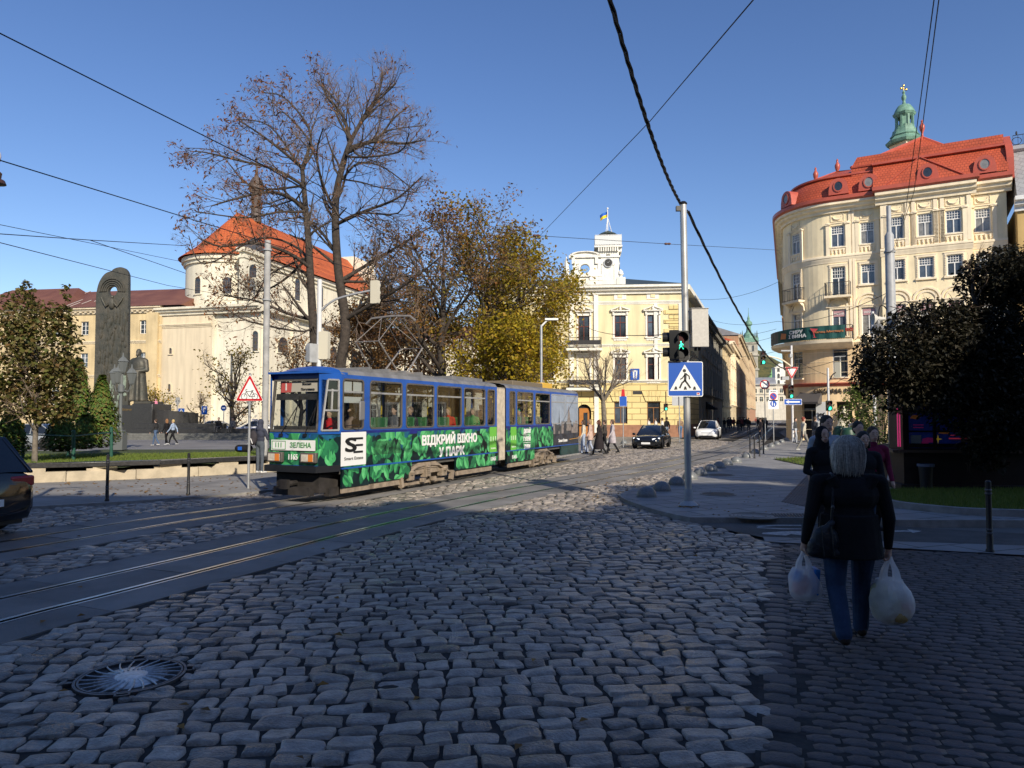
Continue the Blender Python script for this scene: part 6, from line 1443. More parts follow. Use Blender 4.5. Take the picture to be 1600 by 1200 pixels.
trunkB=[(560,690,1.5),(532,590,1.5),(540,510,1.5),(528,420,1.5),(524,320,1.5),(535,260,1.5),(548,220,1.5)]
A,ra=limb(W_,trunkA,Y0,.34,.12);B_,rb_=limb(W_,trunkB,Y0,.36,.14)
limbs=[([(478,330),(455,310),(420,300),(370,310),(330,322)],.14,.03),([(472,262),(440,235),(400,205),(372,188)],.11,.03),([(472,262),(486,215),(470,180),(440,150),(412,145)],.10,.03),([(487,420),(450,395),(400,380),(345,385),(310,372)],.12,.03),([(490,500),(450,490),(400,470),(350,462)],.11,.03),([(475,290),(430,265),(370,250),(320,238),(297,237)],.10,.02),([(484,400),(440,440),(400,455),(360,430)],.09,.02),([(548,220),(535,180),(510,150),(500,115)],.12,.03),([(548,220),(570,180),(592,145),(598,110)],.13,.03),([(540,240),(580,222),(630,224),(665,218)],.12,.03),([(545,230),(590,215),(615,185),(640,165)],.10,.03),([(526,350),(570,330),(620,310),(660,275)],.12,.03),([(530,440),(580,410),(630,380),(680,350)],.13,.03),([(535,280),(560,255),(600,262),(650,300)],.08,.03),([(538,500),(590,470),(640,440),(690,400)],.13,.03),([(528,400),(500,360),(470,340),(440,345)],.10,.03),([(524,330),(505,290),(495,240),(505,200)],.10,.03)]
import itertools
limbs=limbs+[([L_[0]]+[(a+W_.rg.uniform(-26,26),b+W_.rg.uniform(-14,34))for a,b in L_[1:]],r0*.7,r1*.8)for L_,r0,r1 in limbs]
for i,(L_,r0,r1)in enumerate(limbs):
 off=W_.rg.uniform(-4.5,4.5);n_=len(L_);P=[(a,b,off*k/(n_-1))for k,(a,b)in enumerate(L_)];p,r=limb(W_,P,Y0+(1.5 if i%17>6 else 0),r0,r1,1);sprout(W_,p,r,17,2.0,5,2,t0=.10,**kw)
sprout(W_,A,ra,9,3.2,4,1,t0=.42,**kw);sprout(W_,B_,rb_,9,3.2,4,1,t0=.40,**kw)
t,o=finish('bare_tree','tall nearly leafless forked tree behind the front of the tram','tree',W_,base,barkm=M_bark)
rg=np.random.default_rng(4);tips=[x for x in W_.tips if x[0][-1].x<at(480,400,Y0)[0]or rg.random()<.25];P=clump(tips,4200,.10,rg)-np.array(o)
leaves('foliage',P,.24,leafmat('rusty_leaves',[(.22,.075,.03),(.30,.12,.04),(.16,.06,.03),(.34,.17,.05)]),t,5,droop=1.6,asp=.35)
M_yellow=leafmat('yellow_leaves',[(.42,.29,.02),(.30,.25,.02),(.50,.35,.025),(.20,.19,.02),(.38,.20,.02)]);M_rust=leafmat('rust_leaves',[(.22,.09,.03),(.30,.15,.04),(.16,.08,.03),(.25,.16,.05)]);M_olive=leafmat('olive_leaves',[(.20,.17,.02),(.32,.24,.025),(.12,.12,.02),(.36,.22,.03),(.26,.15,.03)])
def park_tree(label,px,Y,top,wpx,seed,nl,lm,size=.22,lv=4,lean=0,nmax=5200,sig=.35,low=.15,name='autumn_tree'):
 b=at(px,650,Y);zt=at(px,top,Y)[2];W_=Wood(seed,nmax);sp=wpx/F*Y;r0=.018*zt+.06
 tr=[Vector((b[0]+lean*k*zt*.1+W_.rg.gauss(0,.12),Y+W_.rg.gauss(0,.12),zt*.62*k/5))for k in range(6)];rs=[lerp(r0,r0*.45,k/5)for k in range(6)];W_.br.append((tr,rs,0))
 n=11
 for j in range(n):
  t=lerp(.32,1,j/(n-1));i=min(int(t*5),4);q=tr[i].lerp(tr[i+1],t*5-i);a=j*2.4+W_.rg.uniform(-.4,.4);el=lerp(.35,1.15,t)+W_.rg.uniform(-.15,.15)
  d=Vector((math.cos(a)*math.cos(el),math.sin(a)*math.cos(el),math.sin(el)));L_=lerp(sp*.62,(zt-q.z)*.8,max(0,(t-.3)/.7))*W_.rg.uniform(.8,1.1)
  W_.grow(q,d,L_,rs[i]*.5,1,lv,bend=.17,up=.06,kids=(5,7),spread=.68,ratio=.54)
 t,o=finish(name,label,'tree',W_,(b[0],Y,0.0),'autumn trees on the square behind the tram')
 if nl:rg=np.random.default_rng(seed);P=clump(W_.tips,nl,sig,rg);leaves('foliage',P-np.array(o),size,lm,t,seed,droop=.8)
 return t
park_tree('rusty brown tree right behind the tram pantograph',612,56,440,150,21,10000,M_rust,.25,sig=.45)
park_tree('broad nearly bare grey tree right of the tallest tree',690,50,300,190,22,6000,M_rust,.22,nmax=16000,lv=4)
park_tree('tall thin-leaved tree with olive yellow crown above the tram joint',760,54,322,170,23,13000,M_olive,.25,nmax=14000)
park_tree('dense golden tree standing left of the yellow building',812,58,372,105,24,13000,M_yellow,.28,sig=.55,nmax=9000)
park_tree('low bushy green and yellow tree behind the rear of the tram',790,46,490,150,25,9500,M_yellow,.24,sig=.5,nmax=4000)
park_tree('small rusty tree in front of the church wall',468,70,520,100,26,1500,M_rust,.26,nmax=2500,lv=3)
park_tree('brown thinning tree at the far side of the square behind the tram',560,76,470,120,27,2600,M_rust,.3,nmax=3000,lv=3)
park_tree('bare young tree left of the traffic mast',655,84,430,130,28,2200,M_olive,.32,nmax=3000,lv=3)
park_tree('little yellow tree by the church, just right of the grey pole',365,60,530,70,29,900,M_olive,.22,nmax=1800,lv=3)
park_tree('small round yellow tree beside the statue pedestal',243,66,600,30,30,900,M_yellow,.2,nmax=700,lv=3)
park_tree('spindly young tree with few leaves by the church wall',312,72,607,26,31,160,M_olive,.2,nmax=500,lv=3)
park_tree('young reddish tree right of the parking signs',372,78,622,24,32,200,M_rust,.22,nmax=500,lv=3)
def bare_street(px,Y,top,wpx,seed,label):
 b=at(px,650,Y);zt=at(px,top,Y)[2];W_=Wood(seed,2600);k=wpx/F*Y
 tr=[Vector((b[0],Y,0)),Vector((b[0]+.05,Y,zt*.2)),Vector((b[0]-.02,Y,zt*.36))];W_.br.append((tr,[.24,.19,.16],0))
 for sx,sy in((-.75,.2),(.55,-.3),(.2,.7),(-.3,-.5),(.8,.4)):
  L_=zt*.42;p=[tr[-1],tr[-1]+Vector((sx*k*.22,sy*k*.2,L_*.35)),tr[-1]+Vector((sx*k*.36,sy*k*.3,L_*.95))];W_.br.append((p,[.12,.08,.05],1));sprout(W_,p,[.12,.08,.05],9,1.9,4,2,t0=.3,bend=.2,up=.12,kids=(3,5),spread=.6,ratio=.55)
 return finish('bare_street_tree',label,'tree',W_,(b[0],Y,.05),barkm=M_barkg)
bare_street(943,52,515,110,41,'bare pollarded street tree in front of the yellow building')
Yt=24.5;b=at(54,728,Yt);W_=Wood(51,3000);tr=[Vector(at(54,728,Yt)),Vector(at(55,690,Yt)),Vector(at(57,640,Yt)),Vector(at(58,590,Yt)),Vector(at(56,540,Yt))];rs=[.10,.085,.075,.06,.04];W_.br.append((tr,rs,0))
sprout(W_,tr,rs,26,1.5,3,1,t0=.28,bend=.2,up=.05,kids=(4,6),spread=.7,ratio=.55)
t,o=finish('young_maple','young maple with dense green and bronze leaves on the lawn at the left','tree',W_,tuple(tr[0]),split=1,barkm=M_barkg)
rg=np.random.default_rng(8);P=[]
for cx_,cy_,rx,ry,n in((10,560,52,62,1700),(70,540,52,70,1900),(35,490,30,42,650),(98,500,16,30,260),(95,590,34,40,900),(20,625,45,30,900),(80,640,40,22,700),(40,450,9,14,60),(104,455,5,14,30)):
 c=np.array(at(cx_,cy_,Yt));k=Yt/F;q=rg.normal(size=(n,3));q/=np.linalg.norm(q,axis=1)[:,None];q*=rg.uniform(.35,1.05,n)[:,None]**.6;P.append(c+q*np.array([rx*k,min(1.0,rx*k),ry*k]))
leaves('foliage',np.concatenate(P)-np.array(o),.155,leafmat('maple_leaves',[(.10,.115,.025),(.16,.15,.04),(.19,.11,.045),(.07,.09,.022),(.22,.17,.07)]),t,9,droop=1.0,asp=.8)
def thuja(px,py,Y,top,wpx,seed,label,n=5200):
 b=at(px,py,Y);zt=at(px,top,Y)[2];r=wpx/F*Y/2;h=zt-b[2];t=thing('thuja',label,'conifer',b,0,'thujas on the lawn');rg=np.random.default_rng(seed)
 mb=MB();mb.lathe([(.09,0),(.05,h*.6),(.01,h*.9)],7);part('trunk',mb,M_bark,t)
 u=rg.uniform(0,1,n)**.8;a=rg.uniform(0,6.28,n);prof=np.minimum(1,(u+.04)*6)*(1-u)**.75*1.12;bump=1+.22*np.sin(a*3+u*22)*np.sin(u*31+seed);rad=r*prof*bump*rg.uniform(.55,1.05,n)
 P=np.stack([rad*np.cos(a),rad*np.sin(a),u*h],-1);leaves('foliage',P,.15,leafmat('thuja_sprays',[(.07,.13,.02),(.10,.17,.025),(.05,.10,.018),(.17,.12,.03),(.085,.15,.02)],.7,.2),t,seed,droop=-1.2,asp=.55)
thuja(157,700,31,586,62,61,'tallest conical thuja in front of the bronze stele');thuja(120,698,32,560,60,62,'dark green conical thuja hidden behind the maple crown');thuja(96,706,28,640,58,63,'low bushy thuja behind the green fence posts',3600);thuja(14,712,27,640,60,64,'rounded thuja at the left edge under the maple',3600);thuja(132,702,30,648,50,65,'short thuja leaning beside the tallest one',3000)
Yr=16.5;W_=Wood(71,2600);tr=[Vector((14.3,17.0,.1)),Vector((14.0,16.9,1.2)),Vector((13.4,16.7,2.3)),Vector((12.6,16.4,3.4)),Vector((12.2,16.3,4.6))];rs=[.26,.21,.17,.12,.07];W_.br.append((tr,rs,0))
for P_,r_ in(([(1610,700),(1560,640),(1500,580),(1430,540),(1370,560)],.09),([(1590,640),(1540,520),(1520,450),(1530,410)],.09),([(1590,690),(1570,680),(1550,690),(1520,690)],.06),([(1580,600),(1480,520),(1420,490)],.07),([(1600,590),(1585,480),(1590,400)],.07),([(1560,630),(1450,610),(1360,600)],.06)):
 p,r=limb(W_,P_,Yr,r_,.02,1);sprout(W_,p,r,10,.9,3,2,t0=.2,bend=.22,up=.02,kids=(3,5),spread=.7,ratio=.55)
t,o=finish('shade_tree','dark drooping leafy tree in shade overhanging the kiosk','tree',W_,tuple(tr[0]),split=1)
rg=np.random.default_rng(18);P=[];k=Yr/F
for cx_,cy_,rx,ry,n in((1400,560,58,58,2500),(1360,590,26,34,450),(1470,540,60,52,2600),(1540,560,60,80,3200),(1440,490,42,22,450),(1500,490,30,22,500),(1590,500,60,90,3200),(1560,430,50,44,2200),(1610,420,40,40,1000),(1480,600,80,42,2600),(1565,660,48,46,1900),(1535,700,30,22,420),(1600,640,40,60,1300),(1510,650,40,30,800),(1440,630,50,20,500),(1545,725,22,10,120)):
 c=np.array(at(cx_,cy_,Yr));n=int(n*1.7);q=rg.normal(size=(n,3));q/=np.linalg.norm(q,axis=1)[:,None];q*=rg.uniform(.2,1.1,n)[:,None]**.6;P.append(c+q*np.array([rx*k,1.15 if rx>35 else .5,ry*k]))
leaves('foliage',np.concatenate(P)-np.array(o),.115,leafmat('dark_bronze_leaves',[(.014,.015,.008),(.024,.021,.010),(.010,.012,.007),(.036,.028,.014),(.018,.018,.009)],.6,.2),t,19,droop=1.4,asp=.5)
park_tree('small bright green tree by the shop front',1344,47,594,34,81,1300,leafmat('fresh_green',[(.10,.16,.03),(.14,.20,.04),(.08,.12,.025)]),.2,nmax=900,lv=3,sig=.25)['group']='trees near the rounded building'
def shrub(px,py,Y,r,h,seed,label,n=1500):
 b=at(px,py,Y);b=(b[0],Y,.1);t=thing('shrub',label,'shrub',b);rg=np.random.default_rng(seed);mb=MB()
 for _ in range(14):a=rnd.uniform(0,6.28);mb.tube([(0,0,0),(math.cos(a)*r*.4,math.sin(a)*r*.4,h*.5),(math.cos(a)*r*.8,math.sin(a)*r*.8,h*.8)],[.025,.018,.008],4)
 part('stems',mb,M_bark,t);q=rg.normal(size=(n,3));q/=np.linalg.norm(q,axis=1)[:,None];q*=rg.uniform(.3,1.05,n)[:,None]**.5;leaves('foliage',q*np.array([r,r,h*.5])+np.array([0,0,h*.5]),.13,leafmat('shrub_leaves',[(.05,.07,.02),(.09,.11,.03),(.035,.05,.016)]),t,seed)
shrub(1378,690,31,1.0,3.0,82,'dark green shrub left of the thick grey pole');shrub(1592,690,27,1.2,2.2,83,'dry shrub behind the right end of the kiosk');shrub(1350,690,38,.8,1.6,84,'low shrub behind the group of people')
M_dgran=mat('dark_granite',(.032,.031,.031),.30,.35,14,spec=.6);M_pale=mat('pale_limestone',(.47,.40,.29),.85,.16,2.2,.4,30);M_bronze=mat('patinated_bronze',(.105,.095,.075),.55,.35,1.4,1.,5,metal=.35,col2=(.06,.062,.052))
def V3(p):return Vector(p)
t=thing('low_wall','low pale limestone lawn wall topped by a dark granite rail','wall',(LWALL[2][0],LWALL[2][1],0));o=V3(t.location)
WP=resample(LWALL,1.75);WB=offset(WP,.34)
def shift(mb):mb.v=[(p[0]-o.x,p[1]-o.y,p[2])for p in mb.v];return mb
mb=MB()
for a,b,c,d in zip(WP,WP[1:],WB[1:],WB):
 e=.006;A,B_,C_,D=[Vector(p)for p in(a,b,c,d)];u=(B_-A).normalized()*e;mb.prism([A+u,B_-u,C_-u,D+u],-.05,.33+.006*hash2(a[0],a[1]),'XY')
part('stone_course',shift(mb),M_pale,t,bevel=.012)
for i,(a,b,c,d)in enumerate(zip(WP,WP[1:],WB[1:],WB)):
 mb=MB();A,B_,C_,D=[Vector(p)for p in(a,b,c,d)];x0,x1=.28,.72;u=(B_-A);n_=(D-A);P0=A+u*x0+n_*.1;P1=A+u*x1+n_*.1
 if 0<i<len(WP):mb.prism([P0,P1,P1+n_*.8,P0+n_*.8],.33,.40,'XY');mb.prism([lerp(P0,P1,.2),P1,P1+n_*.8,lerp(P0,P1,.2)+n_*.8],.398,.45,'XY');part('rail_support',shift(mb),M_pale,t)
mb=MB();R0=offset(LWALL,-.02);R1_=offset(LWALL,.38)
for j in range(len(LWALL)-1):mb.prism([R0[j],R0[j+1],R1_[j+1],R1_[j]],.45,.585,'XY')
part('granite_rail',shift(mb),M_dgran,t,bevel=.015)
def bollard(px,py,h,label,z=.05,r=.032,group='slim bollards',rings=True):
 x,y=G(px,py,z);t=thing('bollard',label,'bollard',(x,y,z),0,group);mb=MB();mb.lathe([(r*1.5,0),(r*1.5,.03),(r*1.15,.05),(r*1.15,.22),(r,.24),(r,h*.9),(r*1.05,h-.02),(r*.6,h)],12);part('post',mb,M_black,t)
 for q in((.25,.30,h-.20,h-.15)if rings else()):mb=MB();mb.lathe([(r+.001,q),(r*1.25,q+.008),(r*1.25,q+.022),(r+.001,q+.03)],12);part('ring',mb,M_iron,t)
bollard(167,783,1.02,'slim black bollard at the left kerb nearest the dark car');bollard(294,773,.98,'slim black bollard at the left kerb between the first one and the bicycle sign');bollard(1547,863,1.0,'slim ringed black bollard on the flagstones at the right edge',0,.036)
for i,(px,py)in enumerate(((1172,712),(1179,716),(1187,713),(1193,709))):bollard(px,py,.95,('leftmost','second from the left','third from the left','rightmost')[i]+' of four thin grey posts near the far dome bollards',.08,.03,'thin grey posts',False)
dome=None;M_dome=mat('grey_granite_dome',(.20,.21,.21),.42,.25,30,spec=.6,col2=(.13,.135,.135))
dl=[(1010.5,776),(1034,766.5),(1057.5,757.5),(1078,748.5),(1094,742.5),(1110.6,736),(1124,731),(1136,726.5),(1150,722.5),(1167,715),(1180,708.5),(1194,703),(1205,698.5),(1214,695),(1221,691.5),(1229,688.5),(975,693),(948,692)]
for i,(px,py)in enumerate(dl):
 x,y=G(px,py,.08);lab=('nearest grey granite dome bollard at the tip of the pavement corner','second grey dome bollard from the pavement corner','third grey dome bollard, just left of the traffic light pole','fourth grey dome bollard, half hidden by the traffic light pole','fifth grey dome bollard, first one right of the traffic light pole')[i]if i<5 else('grey dome bollard on the far left kerb beside the black sedan' if i>15 else 'grey dome bollard in the receding row along the right kerb beyond the traffic light pole')
 if dome is None:
  dome=thing('dome_bollard',lab,'bollard',(x,y,.075),0,'granite dome bollards');mb=MB();mb.lathe([(.215,0),(.222,.03),(.21,.09),(.185,.145),(.145,.19),(.09,.222),(.04,.234),(.001,.237)],24);part('dome',mb,M_dome,dome,smooth=60);mb=MB();mb.lathe([(.235,0),(.235,.012),(.215,.014)],24);part('base_ring',mb,M_kerb,dome)
 else:dup(dome,(x,y,.075),i*.7,lab,'granite dome bollards')
def ring2(mb,c,r0,r1,y0,y1,mi=0,n=22):
 for i in range(n):
  a,b=2*PI*i/n,2*PI*(i+1)/n;mb.prism([(c[0]+r*math.cos(t),c[1]+r*math.sin(t))for r,t in((r0,a),(r1,a),(r1,b),(r0,b))][::-1],y0,y1,'XZ',mi)
def disc2(mb,c,r,y0,y1,mi=0,n=22):mb.prism([(c[0]+r*math.cos(2*PI*i/n),c[1]+r*math.sin(2*PI*i/n))for i in range(n)],y0,y1,'XZ',mi)
def stroke(mb,P,w_,y0,y1,mi=0):
 for k,(a,b)in enumerate(zip(P,P[1:])):
  d=Vector((b[0]-a[0],b[1]-a[1]));l=d.length;d/=l;n_=Vector((-d.y,d.x))*w_/2;a,b=Vector(a)-d*w_*.2,Vector(b)+d*w_*.2;e=.0003*k
  mb.prism([a-n_,b-n_,b+n_,a+n_],y0-e,y1,'XZ',mi)
def rrect(w_,h_,r,n=5):
 P=[]
 for cx_,cz_,a0 in((w_/2-r,-h_/2+r,-PI/2),(w_/2-r,h_/2-r,0),(-w_/2+r,h_/2-r,PI/2),(-w_/2+r,-h_/2+r,PI)):P+=[(cx_+r*math.cos(a0+PI/2*k/n),cz_+r*math.sin(a0+PI/2*k/n))for k in range(n+1)]
 return P
SM=[M_signwhite,M_signblue,M_signred,M_black,M_signback]
def rtri(w_,h_,r=.04,down=False):
 V=[(-w_/2,-h_/3),(w_/2,-h_/3),(0,h_*2/3)]
 if down:V=[(-a,-b)for a,b in V]
 P=[]
 for i in range(3):
  p=Vector(V[i]);a=(Vector(V[i-1])-p).normalized();b=(Vector(V[(i+1)%3])-p).normalized()
  for k in range(5):t=k/4;P.append(tuple(p+a*r*1.6*(1-t)**2+b*r*1.6*t**2))
 return P
def walker(mb,k,y0,y1,mi,c=(240,912)):
 f=lambda x,y:((x-c[0])*k,(c[1]-y)*k)
 disc2(mb,f(229,820),19*k,y0,y1,mi,14)
 for P,w_ in((((240,852),(236,930)),27),(((246,856),(281,882),(284,914)),13),(((232,866),(206,902),(184,916)),13),(((236,928),(202,957),(176,1012)),19),(((240,936),(268,972),(293,1010)),19)):stroke(mb,[f(*p)for p in P],w_*k,y0,y1,mi)
def crossing_face(mb,size):
 k=size/390;f=lambda x,y:((x-240)*k,(912-y)*k)
 mb.prism(rrect(size,size,.035),-.004,.012,'XZ',0);mb.prism(rrect(size*.955,size*.955,.03),-.007,0,'XZ',1);mb.prism([f(65,1045),f(412,1040),f(232,752)],-.010,0,'XZ',0);walker(mb,k,-.013,0,3)
 for x in(133,238,340):mb.prism([f(x-20,1032),f(x+18,1030),f(x+8,995),f(x-8,995)],-.013,0,'XZ',3)
 f2=f(380,1077);mb.box(f2[0]-.03,f2[0]+.03,-.012,0,f2[1]-.025,f2[1]+.025,0);mb.box(f2[0]-.02,f2[0]+.02,-.0135,0,f2[1]-.01,f2[1]+.02,2)
def face(par,name,fn,loc,rz=0,ry=0):
 mb=MB();fn(mb);o_=part(name,mb,SM,par,smooth=20,loc=loc);o_.rotation_euler=(0,ry,rz);return o_
def post_thing(name,label,cat,px,py,z,r,top,m=M_galv,group=None,rz=0):
 x,y=G(px,py,z);zt=at(px,top,y)[2]-z;t=thing(name,label,cat,(x,y,z),rz,group);mb=MB();mb.lathe([(r,0),(r,zt),(r*.6,zt+.01)],12);part('post',mb,m,t);return t,y,(lambda q:at(px,q,y)[2]-z)
t,y,zz=post_thing('bicycle_sign','red and white triangular bicycle warning sign on a steel post by the tram','road sign',388,763,.05,.032,584,M_galv)
def bike(mb):
 w_,h_=.72,.70;mb.prism(rtri(w_,h_),-.006,.012,'XZ',0);O_=rtri(w_*.965,h_*.965,.04);I=rtri(w_*.74,h_*.74,.02);n=len(O_)
 for i in range(n):mb.prism([O_[i],O_[(i+1)%n],I[(i+1)%n],I[i]],-.009,0,'XZ',2)
 for c in(-.135,.135):ring2(mb,(c,-.115),.068,.080,-.011,0,3,18)
 for P in(((-.135,-.115),(-.085,.015),(.075,.02),(.0,-.115),(-.085,.015)),((.135,-.115),(.0,-.115),(.07,.03),(.135,-.115)),((-.085,.015),(-.10,.055),(-.075,.075),(-.055,.07)),((.05,.045),(.10,.045))):stroke(mb,P,.012,-.0115,0,3)
face(t,'sign_plate',bike,(.01,-.045,(zz(584)+zz(627))/2-.12),.03)
mb=MB();mb.box(-.06,.06,-.03,.03,zz(632),zz(632)+.05);part('bracket',mb,M_galv,t)
t,y,zz=post_thing('traffic_light_pole','tall steel traffic light pole with crossing sign and control box at the pavement corner','traffic light',1076,790,.08,.070,318,mat('aluminium_pole',(.50,.50,.49),.42,.1,3,metal=.45))
t.rotation_euler=(0,-.007,0)
mb=MB();mb.lathe([(.20,0),(.20,.02),(.10,.10),(.085,.30),(.072,.34)],12);part('base_flange',mb,M_greypole,t);mb=MB();mb.lathe([(.075,zz(320)),(.085,zz(318)),(.05,zz(315)),(.001,zz(314))],12);mb.cbox((-.1,.0,zz(326)),(.1,.08,.1));part('cap',mb,M_black,t)
face(t,'crossing_sign',lambda mb:crossing_face(mb,.715),(-.045,-.10,zz(592.5)),0,.012)
mb=MB();mb.box(-.39,-.14,-.13,-.10,zz(568)+.02,zz(568)+.05);part('sign_bracket',mb,M_black,t)
M_sig=mat('signal_black',(.014,.015,.016),.42)
def signal(par,loc,rz,n,lit,name='signal_head',s=.24,body=M_sig,ped=False,back=False):
 """n lamps top to bottom; lit = index of the lit lamp, None when seen from behind"""
 h_=s*1.22*n;mb=MB();mb.prism(rrect(s*1.3,h_,.03),0,s*.75,'XZ');hd=part(name,mb,body,par,bevel=0,loc=loc);hd.rotation_euler=(0,0,rz)
 for k in range(n):
  z=h_/2-s*.61-k*s*1.22;mb=MB();r=s*.46;m_=12
  for i in range(m_):
   a,b=PI*(-.2+1.4*i/m_),PI*(-.2+1.4*(i+1)/m_);d0=s*.55
   mb.add([(r*math.cos(a),0,z+r*math.sin(a)),(r*math.cos(b),0,z+r*math.sin(b)),(r*math.cos(b),-d0,z+r*math.sin(b)),(r*math.cos(a),-d0,z+r*math.sin(a))],[(0,1,2,3)])
  part('visor',mb,body,hd);mb=MB();disc2(mb,(0,z),s*.42,-.012,.004,0,18);on=lit==k
  if on and ped:walker(mb,s*.8/260,-.016,-.010,1,(236,916))
  cl=M_lensgreen if on and not ped else(M_sig if on else mat('unlit_lens_%d'%(k if n==3 else k*2),((.055,.012,.012),(.06,.035,.008),(.01,.03,.025))[k if n==3 else min(2,k*2)],.25,spec=.6));part('lens',mb,[cl,M_lensgreen],hd)
 return hd
signal(t,(-.135,-.16,zz(541)),.06,2,1,s=.25,ped=True);signal(t,(-.34,-.02,zz(540)),-PI/2-.2,2,None,s=.25)
mb=MB();mb.box(.10,.44,-.14,.16,zz(543),zz(484));mb.box(.085,.455,-.16,.18,zz(484),zz(484)+.015);b=part('control_box',mb,mat('weathered_box',(.52,.50,.46),.6,.08,20),t,bevel=.012);mb=MB();mb.box(.07,.12,-.09,.09,zz(520),zz(500));mb.lathe([(.03,0),(.03,.07)],8,(.2,0,zz(543)-.07));mb.lathe([(.03,0),(.03,.07)],8,(.28,0,zz(543)-.07));part('bracket',mb,M_black,b)
mb=MB()
for k in range(4):mb.tube(spline([(.06,-.02,zz(548+2*k)),(.16+.03*k,-.05,zz(552+3*k)),(.09,-.06,zz(560)),(.05,-.03,zz(566))],4),.009,5)
part('cables',mb,M_black,t)
t,y,zz=post_thing('traffic_mast','white traffic mast with curved bracket arm behind the tram','traffic light',496,742,.05,.075,437,mat('white_mast',(.66,.66,.66),.45))
x0=0;q=at(585,447,y);dx=q[0]-t.location[0];mb=MB();mb.tube(spline([(0,0,zz(488)),(dx*.25,0,zz(470)),(dx*.6,0,zz(460)),(dx,0,zz(453))],6),.035,7);part('bracket_arm',mb,M_galv,t)
M_sigc=mat('cream_signal_back',(.62,.58,.46),.5)
for px,py,n in((588,457,3),):q=at(px,py,y);signal(t,(q[0]-t.location[0],0,q[2]-.05),PI-.35,n,None,s=.20,body=M_sigc)
q=at(505,540,y);signal(t,(.2,.05,q[2]-.05),PI-.2,3,None,s=.24,body=M_sigc);signal(t,(-.25,-.08,q[2]-.3),PI+.9,2,None,s=.24,body=M_greypole)
t,y,zz=post_thing('catenary_pole','thick grey concrete tram wire pole left of the tram front','pole',413,728,.05,.115,376,mat('pale_concrete_pole',(.36,.355,.345),.75,.18,3,.3),None);mb=MB();mb.lathe([(.16,zz(470)),(.165,zz(470)+.06)],12);mb.lathe([(.16,zz(392)),(.165,zz(392)+.06)],12);part('collar',mb,M_greypole,t)
t,y,zz=post_thing('loudspeaker_pole','thick stepped grey pole with loudspeakers and hanging lamps by the kiosk','pole',1398,722,.1,.20,556,M_greypole)
mb=MB();mb.lathe([(.20,zz(690)),(.19,zz(560)),(.165,zz(368)),(.11,zz(364)),(.09,zz(362)),(.085,zz(322)),(.001,zz(321))],16);mb.lathe([(.21,zz(395)),(.21,zz(393))],14);part('upper_shaft',mb,M_greypole,t)
M_spk=mat('pale_loudspeaker',(.55,.53,.48),.5)
for a in(PI*.95,-PI*.45,.12):
 M_=Matrix.Translation((0,0,zz(498)))@Matrix.Rotation(a,4,'Z')@Matrix.Translation((.22,0,0))@Matrix.Rotation(PI/2,4,'Y');mb=MB();mb.lathe([(.07,0),(.08,.12),(.10,.2),(.15,.36),(.23,.46),(.24,.46),(.16,.34),(.06,.2),(.001,.18)],16,(0,0,0),0,M_);part('loudspeaker',mb,M_spk,t,recalc=True)
def hung_lamp(par,px,py,s=1.):
 q=at(px,py,y);dx=q[0]-par.location[0];dz=q[2]-.1;l=thing;mb=MB();mb.tube(spline([(0,0,dz+.15),(dx*.35,0,dz+.85),(dx*.8,0,dz+.95),(dx,0,dz+.45)],6),.022,6);a_=part('lamp_arm',mb,M_black,par);mb=MB();mb.lathe([(.03,.45),(.08,.40),(.10,.25),(.16,.22),(.30,.0),(.29,-.03),(.12,-.05)],14,(dx,0,dz));part('lamp_shade',mb,mat('old_zinc_shade',(.20,.20,.20),.5,.2,5,metal=.3),a_)
hung_lamp(t,1372,516);hung_lamp(t,1427,510)
mb=MB()
for k in range(3):mb.tube(spline([(.2,-.1,zz(560+8*k)),(-.5,-.1,zz(575+10*k)),(-1.0,0,zz(590))],4),.012,4)
part('cables',mb,M_black,t)
t,y,zz=post_thing('camera_pole','slim pale pole with small cameras left of the loudspeaker pole','pole',1368,700,.1,.085,487,mat('white_mast',(.66,.66,.66),.45));mb=MB();mb.cbox((-.3,0,zz(528)),(.4,.06,.06));mb.lathe([(.08,0),(.14,.1),(.12,.3),(.05,.34)],10,(-.5,0,zz(534)));part('camera',mb,M_black,t)
def yieldf(mb):mb.prism(rtri(1.0,.88,.05,True),-.004,.014,'XZ',0);O_=rtri(.96,.85,.05,True);I=rtri(.66,.58,.02,True);n=len(O_);[mb.prism([O_[i],O_[(i+1)%n],I[(i+1)%n],I[i]],-.008,0,'XZ',2)for i in range(n)]
t,y,zz=post_thing('traffic_light_pole','white traffic light pole with yield sign and one-way arrow at the rounded building','traffic light',1239,690,.08,.08,540,mat('white_mast',(.66,.66,.66),.45))
face(t,'yield_sign',yieldf,(-.05,-.12,zz(580)));signal(t,(-.1,-.12,zz(612)),0,3,2,s=.26)
def arrowf(mb):mb.prism(rrect(1.28,.42,.03),-.004,.012,'XZ',0);mb.prism(rrect(1.22,.37,.02),-.007,0,'XZ',1);mb.prism([(-.52,0),(-.3,-.13),(-.3,-.05),(.5,-.05),(.5,.05),(-.3,.05),(-.3,.13)],-.010,0,'XZ',0)
face(t,'one_way_sign',arrowf,(0,-.12,zz(628)));q=at(1192,557,y);dx=q[0]-t.location[0]
mb=MB();mb.tube(spline([(0,0,zz(573)),(dx*.4,0,zz(561)),(dx,0,zz(555))],5),.05,6);part('bracket_arm',mb,M_trim,t);signal(t,(dx,-.1,zz(559)),0,3,2,s=.27)
mb=MB();mb.cbox((-.4,0,zz(548)),(.7,.1,.1));mb.cbox((-.1,-.1,zz(556)),(.2,.3,.25));mb.cbox((-.5,0,zz(591)),(.5,.3,.25));part('camera',mb,M_greypole,t)
